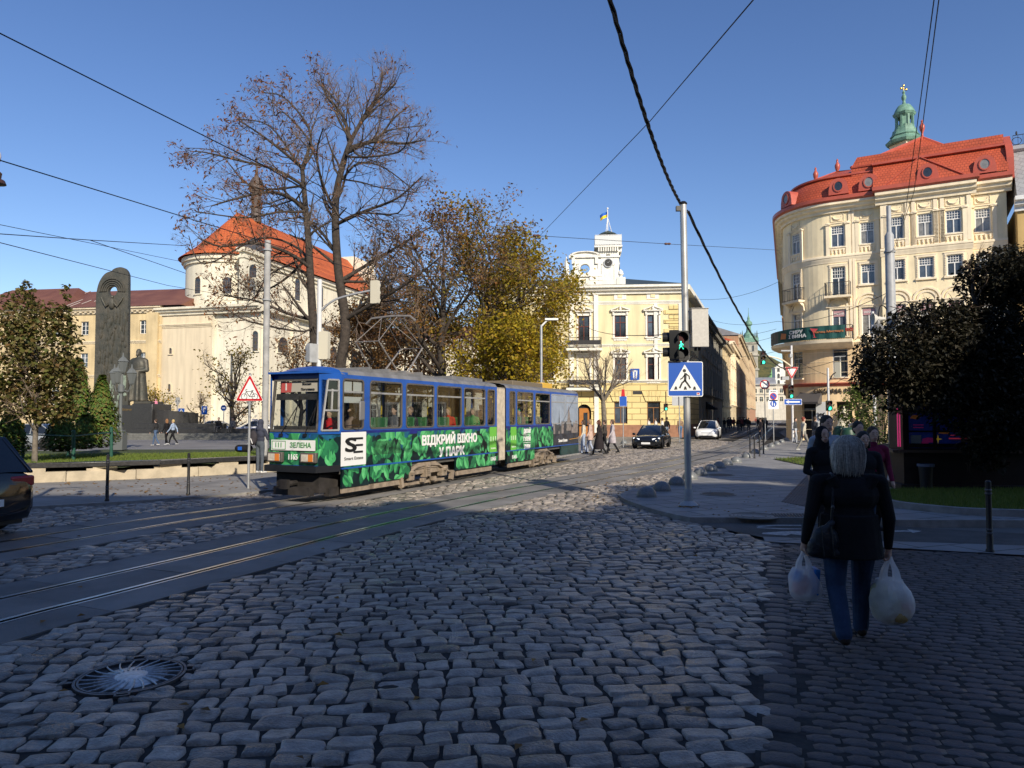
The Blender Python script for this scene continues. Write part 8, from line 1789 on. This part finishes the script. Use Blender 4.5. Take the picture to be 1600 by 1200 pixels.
 if hood:P+=[('e',hv(0,-.022,.022),(.10*k,.105*k,.125*k),T_),('c',hv(0,-.03,-.08),hv(0,-.05,-.17),.10*k,.12*k,T_)]
 elif not hairlen==-2:P+=[('c',v(-.07,-.07,1.45+b),v(.07,-.07,1.45+b),.035*k,.035*k,T_)]
 part('body',remesh('body',P,[M_skin,cloth(top),cloth(legs),cloth(shoe,.6),M_lip,M_eye],vox*k),None,t)
 if not hood and hairlen>-2:
  Hm=[('e',hv(0,-.02,.05),(.093*k,.10*k,.095*k),0),('e',hv(0,-.035,.01),(.092*k,.08*k,.105*k),0)]
  if hairlen>0:
   for sg in(-1,1):Hm+=[('c',hv(sg*.07,-.01,.04),hv(sg*.075,-.02,-.06-hairlen),.03*k,.03*k,0)]
   Hm+=[('c',hv(0,-.06,.02),hv(0,-.06,-.07-hairlen),.075*k,.06*k,0)]
  part('hair',remesh('hair',Hm,[mat('hair_%d_%d'%(int(hair[0]*999),int(hair[2]*999)),hair,.6,.3,30,.5,120)],vox*k),None,t)
 return t
def on(px,py,z=.0):return(*G(px,py,z),z)
hx,hy=G(1331,1003);ws_=1.03;HW=(hx,hy,0)
aL=((-.335,-.02,1.10),(-.375,.02,.875));aR=((.33,-.01,1.09),(.335,.03,.84))
wm=person('woman seen from behind in black jacket and blue jeans carrying two plastic shopping bags',HW,-.12,1.67,(.011,.011,.013),(.028,.052,.105),(.035,.024,.018),stride=.20,coat=.40,arms=(aL,aR),wide=1.38,hairlen=-2,vox=.0075,fingers=True,skirt_r=.205,group=None)
k=1.67/1.75;M_grey=mat('silver_blond_hair',(.44,.41,.37),.45,.3,60,island=.5)
hv=lambda x,y,z:(x*k,(y+.02)*k,(1.645+z)*k);Hm=[('e',hv(0,-.01,.045),(.125,.112,.115),0),('e',hv(0,-.035,-.02),(.128,.10,.12),0),('e',hv(0,-.045,-.08),(.124,.085,.06),0)]
for sg in(-1,1):Hm.append(('c',hv(sg*.09,.02,.02),hv(sg*.10,.0,-.08),.036,.028,0))
hr=part('hair',remesh('hair',Hm,[M_grey],.009),None,wm)
rg=random.Random(2);mb=MB()
for i in range(1100):
 a=PI*rg.uniform(-.16,1.16)+PI;th0=rg.uniform(.05,.7);L_=rg.uniform(.09,.22)+(.02 if abs(math.cos(a))<.6 else 0);pts=[];R_=rg.uniform(.99,1.12);sw=rg.gauss(0,.16)
 for j in range(4):th=lerp(th0,PI/2,j/3);pts.append(hv(.128*R_*math.sin(th)*math.cos(a+sw*j*.1),-.022+.112*R_*math.sin(th)*math.sin(a+sw*j*.1),.045+.118*R_*math.cos(th)))
 for j in range(1,5):f=j/4;rr0=R_*(1+.06*math.sin(f*2.4)-.16*f*f);aa=a+sw*(.3+f*.35);pts.append(hv(.128*rr0*math.cos(aa),-.022+.112*rr0*math.sin(aa),.045-L_*f))
 q=rg.uniform(.0028,.0052);mb.tube(pts,[q,q,q,q,q,q*.9,q*.7,.0006],3)
part('strands',mb,M_grey,hr,smooth=60)
mb=MB();
for i in range(2):mb.tube(spline([(-.15*k+.16*math.cos(t_)*0+sx*.16,-.085,1.40*k+z)for sx,z,t_ in((-.15,.05,0),(.2,-.035,0),(.93,-.075,0),(1.65,-.035,0),(2.0,.05,0))],6),.045-.012*i,8)
part('hood',mb,cloth((.011,.011,.013)),wm,smooth=60)
def W2(p):c,s=math.cos(-.12),math.sin(-.12);return(HW[0]+p[0]*c-p[1]*s,HW[1]+p[0]*s+p[1]*c,p[2])
M_film=mat('white_plastic_film',(.88,.89,.90),.25,.05,5,1.,14,spec=.5);b_=M_film.node_tree.nodes['Principled BSDF'];n_=M_film.node_tree.nodes;l_=M_film.node_tree.links
tr_=n_.new('ShaderNodeBsdfTransparent');tl_=n_.new('ShaderNodeBsdfTranslucent');tl_.inputs[0].default_value=(.85,.86,.88,1);m1=n_.new('ShaderNodeMixShader');m2=n_.new('ShaderNodeMixShader');m1.inputs[0].default_value=.45;m2.inputs[0].default_value=.36
l_.new(b_.outputs[0],m1.inputs[1]);l_.new(tl_.outputs[0],m1.inputs[2]);l_.new(m1.outputs[0],m2.inputs[1]);l_.new(tr_.outputs[0],m2.inputs[2]);l_.new(m2.outputs[0],n_['Material Output'].inputs[0])
def bag(label,hand,zt,zb,w_,dpt,seed,goods,lean=0.):
 H_=W2(hand);t=thing('shopping_bag',label,'shopping bag',(H_[0],H_[1],zb),-.12);rg=random.Random(seed);h_=zt-zb;mb=MB();n=64;m=14;pr=[(0,.2),(.015,.5),(.05,.74),(.10,.88),(.16,.96),(.24,1.02),(.32,1.0),(.40,.97),(.48,.90),(.54,.82),(.59,.74),(.64,.66),(.68,.60)]
 ph=[rg.uniform(0,6.28)for _ in range(6)]
 for f,r in pr:
  for j in range(n):a=2*PI*j/n;q=1+.10*math.sin(3*a+ph[0]+f*5)+.06*math.sin(5*a+ph[3]-f*9)+.07*abs(math.sin(4.5*a+ph[1]+5*f))*(f+.3)+.16*(abs(math.sin(8*a+ph[2]+1.5*f))-.5)*max(0,f-.25)+rg.uniform(-.025,.025);mb.v.append((w_*r*q*math.cos(a)+lean*f,dpt*r*q*math.sin(a),h_*f))
 for i in range(len(pr)-1):
  for j in range(n):mb.f.append((i*n+j,i*n+(j+1)%n,(i+1)*n+(j+1)%n,(i+1)*n+j));mb.m.append(0)
 mb.f.append(tuple(range(n-1,-1,-1)));mb.m.append(0);part('film',mb,M_film,t,smooth=55)
 for sx in(-1,1):
  mb=MB();x0=w_*.36*sx+lean*.6;P=[(x0,0,h_*.62),(x0*.80,0,h_*.80),(x0*.28,0,h_*.95),(sx*.010,0,h_+.015)];P=spline(P,5);V=[]
  for i,p in enumerate(P):f=i/(len(P)-1);ww=lerp(w_*.34,.010,f**.7);V+=[(p[0]-ww*.6,.012+.02*(1-f),p[2]),(p[0]+ww*.6,.012+.02*(1-f),p[2]),(p[0]+ww*.6,-.012-.02*(1-f),p[2]),(p[0]-ww*.6,-.012-.02*(1-f),p[2])]
  mb.add(V,[(4*i+j,4*i+(j+1)%4,4*i+4+(j+1)%4,4*i+4+j)for i in range(len(P)-1)for j in range(4)]);part('handle',mb,M_film,t,smooth=70)
 for g in goods:
  mb=MB();
  if g[0]=='box':mb.cbox(g[1],g[2],g[4],0,0,g[5])
  else:mb.ell(g[1],g[2],16,10)
  part('contents',mb,g[3],t,bevel=.012 if g[0]=='box' else 0)
 return t
M_bluep=mat('blue_packaging',(.01,.15,.45),.4,.2,8);M_pink=mat('pink_food',(.55,.16,.15),.6,.3,9);M_cab=mat('pale_green_food',(.50,.50,.32),.7,.3,14,.5,30)
hl=(aL[1][0]*k-.012,aL[1][1]*k+.01,aL[1][2]*k-.095);hr_=(aR[1][0]*k+.012,aR[1][1]*k+.01,aR[1][2]*k-.10)
bag('smaller white shopping bag with a blue pack inside, in the left hand of the woman',hl,.735,.325,.128,.11,3,[('box',(.085,0,.17),(.05,.15,.22),M_bluep,0,.1),('e',(-.02,0,.12),(.075,.08,.11),M_pink),('e',(-.05,-.02,.2),(.05,.05,.06),M_bluep),('e',(.0,.0,.07),(.085,.075,.06),M_white)],-.0)
bag('larger bulging white shopping bag with groceries, in the right hand of the woman',hr_,.70,.15,.160,.135,4,[('e',(-.04,-.02,.15),(.12,.1,.12),M_cab),('e',(.07,.02,.12),(.09,.1,.1),M_pink),('e',(.09,.0,.24),(.08,.08,.08),M_white),('e',(.02,-.04,.09),(.12,.08,.08),mat('ochre_food',(.42,.30,.12),.7)),('e',(-.09,0,.25),(.07,.08,.1),M_cab)])
hb=W2((-.235,-.13,.84));t=thing('handbag','dark blue-grey leather handbag hanging from the left shoulder of the woman','handbag',hb,-.12);M_lea=mat('dark_leather',(.016,.019,.024),.38,.2,12,.3,40)
part('bag_body',remesh('bag_body',[('e',(0,0,.02),(.115,.06,.13),0),('e',(-.03,0,-.03),(.12,.06,.10),0),('c',(-.09,0,.0),(.05,-.01,.17),.045,.03,0),('c',(-.1,0,-.07),(.08,0,-.08),.05,.045,0)],[M_lea],.010,3),None,t)
for x in(-.05,.03):mb=MB();mb.tube([(x,-.052,.15),(x+.005,-.068,.02),(x+.02,-.062,-.1)],.006,5);part('seam',mb,M_lea,t)
mb=MB();mb.tube(spline([(.045,-.01,.16),(.06,.0,.28),(.075,.02,.42),(.09,.07,.545),(.09,.13,.57)],6),.012,6);part('strap',mb,M_lea,t,smooth=60)
for z in(.17,.30):mb=MB();mb.ell((.05 if z<.2 else .06,-.012,z),(.016,.014,.02),8,6);part('buckle',mb,M_iron,t)
BK=(.012,.012,.014);gp='people walking towards the viewer'
def P_(px,Y):q=at(px,700,Y);return(q[0],Y,.0)
person('tall man with shaved head in pale blue and black jacket behind the hooded woman',P_(1292,11.6),PI+.1,1.88,(.33,.37,.42),(.03,.035,.05),stride=.1,vox=.0085,face=True,hair=(.03,.024,.02),wide=1.12,group=gp)
person('woman in black hooded coat directly left of the grey-haired woman',P_(1285,10.4),PI+.1,1.72,BK,BK,stride=.12,coat=.5,hood=True,vox=.0085,face=True,group=gp,arms=(((-.27,.02,1.12),(-.12,.2,1.06)),((.27,.02,1.12),(.12,.2,1.04))))
person('dark-haired woman in black jacket looking at the viewer',P_(1349,10.3),PI-.1,1.65,(.014,.015,.018),(.03,.05,.09),stride=.14,hairlen=.04,hair=(.012,.010,.010),vox=.0085,face=True,group=gp,wide=1.05)
person('woman in magenta jacket half hidden behind the dark-haired woman',P_(1364,11.5),PI-.1,1.70,(.16,.014,.045),BK,stride=.1,hairlen=.01,vox=.0085,face=True,group=gp)
person('dark capped person at the back of the group',P_(1341,12.4),PI,1.78,(.016,.018,.024),BK,stride=.1,vox=.016,face=True,hair=(.012,.012,.014),group=gp)
CR=(.55,.50,.40);kw2=dict(vox=.022)
person('man in cream jacket and grey trousers striding on the right pavement',on(1256,705,.08),-1.5,1.74,CR,(.22,.21,.19),(.5,.5,.48),(.25,.05,.03),stride=.26,**kw2);person('person in dark coat with orange scarf behind the man in cream',on(1274,700,.08),-1.2,1.75,(.05,.055,.065),(.12,.12,.13),stride=.15,**kw2)
for lb,px,py,tp,hl_ in(('blonde woman in brown coat standing by the shop door',1295,698,(.22,.15,.10),.05),('woman in dark coat beside the blonde woman by the shop door',1285,697,(.05,.04,.04),.03),('person in brown coat at the street mouth below the parking sign',1189,692,(.14,.10,.08),0),('person in dark jacket and pale trousers by the yield sign pole',1243,693,(.06,.065,.07),0),('grey-jacketed person beside the shop window',1334,703,(.16,.16,.18),0)):person(lb,on(px,py,.08),rnd.uniform(0,6),1.68,tp,(.07,.07,.08)if 'pale' not in lb else(.4,.42,.45),hairlen=hl_,stride=.08,hair=(.4,.3,.18)if 'blonde' in lb else(.06,.035,.02),**kw2)
cg='pedestrians crossing behind the tram'
person('woman in cream jacket and light jeans right behind the tram',on(912,709.5),1.4,1.68,CR,(.30,.36,.48),stride=.1,hairlen=.03,group=cg,**kw2);person('woman in beige-pink coat beside the woman in cream',on(922,708.5),1.4,1.70,(.50,.36,.30),(.36,.40,.50),stride=.14,coat=.45,hair=(.3,.2,.1),hairlen=.02,group=cg,**kw2);person('woman in long black coat striding across the crossing',on(936,711),1.45,1.68,(.025,.02,.022),BK,stride=.3,coat=.85,skirt_r=.36,hair=(.10,.03,.015),hairlen=.02,group=cg,**kw2);person('person in dark jacket with beige scarf behind the long black coat',on(945,706.5),1.4,1.66,(.06,.05,.045),BK,stride=.2,group=cg,**kw2);person('woman in lilac-grey coat with black boots on the crossing',on(957,708.5),1.6,1.70,(.42,.38,.40),BK,BK,(.10,.06,.04),stride=.24,coat=.62,skirt_r=.27,hairlen=.01,group=cg,**kw2)
person('man in brown jacket and jeans by the yellow building corner, seen from behind',on(1063,686,.05),.2,1.75,(.26,.18,.12),(.08,.16,.30),stride=.08,hair=(.4,.36,.3),**kw2);person('person in black jacket at the corner right of the black sedan',on(1042,689,.05),.6,1.75,BK,(.2,.24,.3),stride=.1,**kw2)
for i,px in enumerate((1014,1025,1035)):person(('left','middle','right')[i]+' one of three white-topped people behind the black sedan',on(px,690,.05),1.2,1.7,(.62,.60,.56),(.1,.12,.2),stride=.1,vox=.03)
hm=person('person in navy hooded jacket with backpack standing by the low wall',on(406,739.5,.05),-.5,1.72,(.045,.05,.075),(.085,.10,.12),(.65,.63,.6),hood=True,vox=.018,arms=(None,((.24,.1,1.12),(.12,.3,1.15))));l0=hm.location
t=thing('backpack','black and grey backpack on the back of the person in the navy hood','backpack',(l0[0]-.16,l0[1]-.19,.05+.95),-.5);part('bag_body',remesh('bag_body',[('e',(0,0,.2),(.15,.10,.24),0),('e',(0,-.06,.1),(.12,.07,.13),0)],[cloth((.045,.04,.045))],.015),None,t)
mb=MB();mb.tube(spline([(-.1,-.13,.0),(0,-.15,.22),(.1,-.12,.02)],5),.012,5);part('reflective_strip',mb,M_signwhite,t)
t=thing('sports_bag','black sports bag with blue trim hanging behind the person in the navy hood','bag',(l0[0]-.55,l0[1]+.05,.75),0);part('bag_body',remesh('bag_body',[('c',(-.17,0,.1),(.17,0,.1),.12,.12,0)],[cloth(BK)],.015),None,t);mb=MB();mb.box(-.15,-.02,-.125,-.11,.05,.16);part('blue_patch',mb,M_signblue,t)
person('boy in black jacket and blue jeans leading the three walkers',on(243,696.5,.03),1.5,1.66,(.03,.03,.032),(.07,.11,.19),(.5,.48,.45),stride=.24,group='three walkers before the monument',**kw2);person('girl in black with white trainers in the middle of the three walkers',on(260,695.5,.03),1.3,1.66,BK,BK,(.6,.6,.6),(.25,.12,.05),stride=.14,hairlen=.08,group='three walkers before the monument',**kw2);person('fair-haired person in pale blue jacket last of the three walkers',on(270,695.5,.03),1.5,1.62,(.30,.38,.52),BK,(.4,.4,.4),(.5,.36,.15),stride=.34,group='three walkers before the monument',**kw2)
for px,lb,tp in((342,'person in black slouching on the black granite wall',BK),(364,'person in grey shirt sitting on the black granite wall leaning forward',(.12,.12,.13))):q=at(px,670,57.8);person(lb,(q[0],57.75,.88),PI-.2,1.66,tp,(.07,.07,.075),sit=.1,vox=.03)
q=at(242,642,60.5);person('child in pink jacket and violet cap on the curved black wall',(q[0],60.6,at(242,641,60.5)[2]-.1),PI,1.05,(.62,.22,.32),(.3,.1,.2),hair=(.28,.1,.42),vox=.03)
for px,py,lb,tp in((133,692,'person in white top and jeans half hidden by the thuja',(.5,.5,.46)),(128,691,'person in dark clothes by the tall thuja',BK)):person(lb,on(px,py,.03),2,1.72,tp,(.1,.17,.3),stride=.1,vox=.03)
q=at(216,627,60.8);s_=at(216,545,60.8)[2]-q[2];t=thing('statue','bronze statue of a standing man in a long coat beside the stele','statue',q,PI-.15);k=s_/1.78
PR=[('l',[(.34,0),(.30,.3),(.25,.75),(.22,1.1)],(0,0,0),1,.75,0),('e',(0,0,1.2),(.26,.18,.32),0),('c',(-.19,0,1.38),(.19,0,1.38),.10,.10,0),('c',(0,0,1.4),(0,.02,1.55),.07,.06,0),('e',(0,.02,1.66),(.085,.105,.125),0),('c',(-.24,0,1.36),(-.31,.02,1.05),.09,.075,0),('c',(-.31,.02,1.05),(-.05,.22,1.0),.07,.055,0),('c',(.24,0,1.36),(.32,.02,1.03),.09,.075,0),('c',(.32,.02,1.03),(.12,.2,.9),.07,.055,0),('c',(0,.1,1.60),(0,.125,1.55),.03,.04,0),('c',(-.1,.2,.95),(-.14,.26,.03),.05,.07,0),('c',(.1,.2,.9),(.12,.25,.03),.05,.06,0)]
PR=[(p[0],tuple(x*k for x in p[1]),tuple(x*k for x in p[2]),*[x*k for x in p[3:5]],0)if p[0]=='c' else((p[0],tuple(x*k for x in p[1]),tuple(x*k for x in p[2]),0)if p[0]=='e' else(p[0],[(a*k,b*k)for a,b in p[1]],p[2],p[3],p[4],0))for p in PR];part('figure',remesh('figure',PR,[M_bronze],.07),None,t)
def seat_person(lb,s,tp,hair,hl_=.0,y=.32,turn=0.,z=1.28):p=tf.W(s+1.6*y,y);return person(lb,(p[0],p[1],z+.06),tf.rz+PI/2,1.55,tp,BK,hair=hair,hairlen=hl_,sit=.05,vox=.02,turn=turn,face=True,group='passengers in the tram',noleg=True)
seat_person('tram driver in red jacket in the cab',-.62,(.75,.015,.02),(.03,.02,.015),0,.62,0,1.2);seat_person('passenger standing beside the tram cab in dark clothes',w1[0]+.15,(.30,.22,.2),(.05,.03,.02),0,.5,0,1.25)
seat_person('fair-haired passenger in red coat at the tram window',tx(702),(.62,.02,.015),(.32,.2,.08),.06);seat_person('grey-haired passenger in green coat at the tram window',tx(741),(.05,.30,.09),(.26,.22,.17),.03)
for i,(px,lb)in enumerate(((641,'bald passenger at the left edge of the second large tram window'),(673,'passenger in profile at the right edge of the second large tram window'),(615,'dark passenger in the first large tram window'),(815,'dark-haired passenger in the rear tram section'),(840,'fair passenger in the last clear tram window'))):seat_person(lb,tx(px),((.05,.05,.06),(.14,.14,.16),(.12,.12,.14),(.16,.14,.14),(.4,.36,.3))[i],((.3,.2,.15),(.03,.02,.015),(.03,.02,.015),(.03,.02,.015),(.2,.12,.06))[i],.0,.32)
pr=[]
for i,(tp,lg)in enumerate((((.05,.05,.06),(.05,.06,.09)),((.45,.43,.38),(.09,.11,.16)),((.03,.03,.03),(.12,.12,.13)),((.30,.08,.07),(.04,.04,.05)))):
 pr.append(None);
 for j in range(8):
  px=rnd.uniform(1122,1198)if j else 1142+14*i;py=rnd.uniform(665,678);x,y_=G(px,py);lb=('dark-clothed','light-clothed','black-clothed','red-clothed')[i]+' pedestrian in the crowd far down the narrow street'
  pr[i]=person(lb,(x,y_,0),rnd.uniform(0,6),1.7,tp,lg,stride=.15,vox=.05,group='crowd far down the narrow street',proto=pr[i])if not j else(dup(pr[i],(x,y_,0),rnd.uniform(0,6),lb,'crowd far down the narrow street')and pr[i])
M_tyre=M_rubber;M_alloy=mat('alloy_rim',(.35,.35,.36),.3,metal=.8);M_carglass=mat('car_glass',(.012,.014,.016),.05,spec=.9);M_hl=mat('car_headlamp',(.75,.78,.8),.15,spec=.9);M_tl=mat('car_tail_lamp',(.35,.008,.015),.2,spec=.8)
def car(label,loc,rz,L_,W_,Hh,m,lit=False,suv=False,hood=.62,plate='',group=None,name='car',tesla=False):
 """local +x is the front; lofted body, glazed cabin, wheels, lamps"""
 t=thing(name,label,'car',loc,rz,group);a=L_/2;w_=W_/2;zb=Hh*(.60 if not suv else .62)
 ST_=[(-a,.78,zb*.80,.36),(-a*.97,.90,zb*.97,.26),(-a*.85,.97,zb*1.02,.20),(-a*.5,1,zb*1.0,.18),(0,1,zb*.98,.17),(a*.40,1,zb*.97,.17),(a*.55,.99,zb*.95,.18),(a*.80,.95,zb*.88,.19),(a*.93,.86,zb*.78,.22),(a*.99,.70,zb*.66,.28),(a,.62,zb*.55,.34)]
 mb=MB();cs=[]
 for x,f,z1,z0 in ST_:q=w_*f;cs.append([(x,-q*.9,z0),(x,-q,z0+(z1-z0)*.25),(x,-q,z0+(z1-z0)*.62),(x,-q*.95,z0+(z1-z0)*.9),(x,-q*.84,z1),(x,-q*.4,z1+.035),(x,0,z1+.045),(x,q*.4,z1+.035),(x,q*.84,z1),(x,q*.95,z0+(z1-z0)*.9),(x,q,z0+(z1-z0)*.62),(x,q,z0+(z1-z0)*.25),(x,q*.9,z0)])
 n=13
 for c in cs:mb.v+=c
 for i in range(len(cs)-1):
  for j in range(n):mb.f.append((i*n+j,(i+1)*n+j,(i+1)*n+(j+1)%n,i*n+(j+1)%n));mb.m.append(0)
 mb.f+=[tuple(range(n)),tuple(range((len(cs)-1)*n+n-1,(len(cs)-1)*n-1,-1))];mb.m+=[0,0];bd=part('body',mb,m,t,smooth=45,recalc=True)
 rl_=Hh;r0,r1,r2,r3=((-a*.80,-a*.42,a*.05,a*.50)if not suv else(-a*.97,-a*.80,a*.08,a*.52))
 if tesla:r0,r1,r2,r3=-a*.92,-a*.35,a*.06,a*.62
 mb=MB();cs=[]
 for x,z,f in((r0,zb*1.0,.84),(r1,rl_*.965,.66),((r1+r2)/2,rl_,.64),(r2,rl_*.975,.64),(r3,zb*.96,.82)):cs.append([(x,-w_*f,z-(.02 if z>zb*1.1 else 0)),(x,-w_*f*.5,z+.02),(x,w_*f*.5,z+.02),(x,w_*f,z-(.02 if z>zb*1.1 else 0))])
 for c in cs:mb.v+=c
 for i in range(4):
  for j in range(3):mb.f.append((i*4+j,(i+1)*4+j,(i+1)*4+j+1,i*4+j+1));mb.m.append(1 if i in(0,3)else 0)
 o_=len(mb.v)
 for sg in(-1,1):
  B_=[(c[0][0],sg*w_*.86,zb*.97)for c in cs[1:4]];top=[c[0]if sg<0 else c[3]for c in cs];lo=[(r0,sg*w_*.84,zb),*B_,(r3,sg*w_*.82,zb*.96)];mb.add(top+lo,[(i,i+1,6+i,5+i)for i in range(4)],1)
 cab=part('cabin',mb,[m,M_carglass],t,smooth=30,recalc=True)
 mb=MB()
 for sg in(-1,1):
  T_=[(c[0][0],sg*abs(c[0][1]),c[0][2])for c in cs];mb.tube(T_,.035,6)
  for i in(2,):mb.tube([T_[i],(T_[i][0],sg*w_*.87,zb*.97)],.03,5)
  mb.tube([(r0,sg*w_*.86,zb),(r3,sg*w_*.84,zb*.97)],.025,5)
 part('pillars',mb,m,cab,smooth=60)
 R=.325 if not suv else .37
 for x in(-a*.60,a*.62):
  for sg in(-1,1):
   M_=Matrix.Translation((x,sg*(w_-.10),R))@Matrix.Rotation(-sg*PI/2,4,'X');mb=MB();mb.lathe([(R*.6,-.1),(R*.96,-.09),(R,-.04),(R,.07),(R*.95,.105),(R*.68,.11)],24,(0,0,0),0,M_);wh=part('wheel',mb,M_tyre,t,recalc=True)
   mb=MB();mb.lathe([(R*.68,.085),(R*.64,.10),(R*.60,.06),(.05,.05),(.001,.06)],24,(0,0,0),1,M_)
   for k in range(10):an=2*PI*k/10;mb.add([tuple(M_@Vector((r*math.cos(an+d_),r*math.sin(an+d_),.095)))for r,d_ in((.03,-.5),(.03,.5),(R*.63,.07),(R*.63,-.07))],[(0,1,2,3),(3,2,1,0)],0)
   part('rim',mb,[M_alloy,M_black],wh,recalc=False)
   mb=MB();ring2(mb,(0,0),R*1.0,R*1.16,-.015,.03,0,24);mb.v=[(x+p[0],sg*(w_+.002)+p[1],max(.16,R+p[2]))for p in mb.v];part('wheel_arch',mb,M_black,t)
 for sg in(-1,1):
  mb=MB();mb.add([(a*.985,sg*w_*.42,zb*.66),(a*.88,sg*w_*.87,zb*.72),(a*.86,sg*w_*.88,zb*.80),(a*.965,sg*w_*.45,zb*.74)]+[(a*.92,sg*w_*.40,zb*.66),(a*.80,sg*w_*.85,zb*.72),(a*.80,sg*w_*.85,zb*.80),(a*.90,sg*w_*.42,zb*.74)],[(0,1,2,3),(4,7,6,5),(0,3,7,4),(1,5,6,2),(3,2,6,7),(0,4,5,1)]);mb.v=[(p[0]+.05,p[1],p[2])for p in mb.v];part('headlight',mb,mat('lit_headlamp',(.9,.95,1.),.2,emit=1.3)if lit else M_hl,t,smooth=0,recalc=True)
  mb=MB();mb.cbox((-a*.955,sg*w_*.66,zb*.86),(.16,w_*.46,zb*.17),sg*-.0);part('tail_light',mb,M_tl,t,bevel=.03)
  mb=MB();mb.ell((r3-.25,sg*(w_+.07),zb*1.02),(.09,.11,.075),10,6);part('mirror',mb,m,t)
  for x in(-.2*a,.25*a):mb=MB();mb.cbox((x,sg*(w_*1.0),zb*.80),(.16,.03,.025));part('door_handle',mb,m,t)
 mb=MB();mb.cbox((a*.985,0,zb*.36),(.06,w_*1.15,zb*.22));mb.cbox((a*1.0,0,zb*.60),(.03,w_*.8,.03));part('grille',mb,M_black,t,bevel=.02);mb=MB();mb.cbox((a+.025,0,zb*.42),(.02,.5,.11));part('number_plate',mb,M_signwhite,t);mb=MB();mb.cbox((-a-.01,0,zb*.55),(.02,.5,.11));part('number_plate',mb,M_signwhite,t);mb=MB();mb.box(-a*.9,a*.9,-w_*.85,w_*.85,.16,.32);part('underbody',mb,M_black,t)
 return t
CB=mat('black_car_paint',(.008,.009,.011),.12,spec=.8);CW=mat('white_car_paint',(.76,.77,.78),.15,spec=.7);CN=mat('dark_navy_car_paint',(.006,.007,.010),.10,spec=.9);dz=math.atan2(-1,-.37)
x,y=G(1003,702);car('black sedan with headlights on driving out of the narrow street',(x+1.0,y+2.1,0),dz,4.5,1.72,1.36,CB,True)
x,y=G(1100,687);car('white electric car with sloping windscreen before the shaded grey facade',(x+1.0,y+2.3,0),dz,4.7,1.85,1.52,CW,tesla=True)
x,y=at(33,700,10.8)[:2];car('dark navy car cut off by the left edge, only its rear in view',(x-2.72,y+.72,0),PI-.28,4.5,1.80,1.60,CN,suv=True)
for px,lb,m,r in((330,'white car parked behind the black granite wall of the monument',CW,.15),(398,'white and blue patrol car parked behind the hooded person',CW,.1),(290,'dark car parked near the curved black wall',CB,.2),(50,'grey car parked beyond the thujas',mat('grey_car_paint',(.25,.27,.29),.2),0.)):
 q=at(px,674,68 if px>100 else 40);c=car(lb,(q[0],q[1],.03),r+PI,4.3,1.75,1.45,m,group='cars parked on the square')
 if 'patrol' in lb:mb=MB();mb.box(-1.3,1.3,-.885,-.87,.5,.75);mb.box(-1.3,1.3,.87,.885,.5,.75);part('blue_band',mb,M_signblue,c);mb=MB();mb.box(-.15,.15,-.5,.5,1.46,1.56);part('light_bar',mb,M_signblue,c)
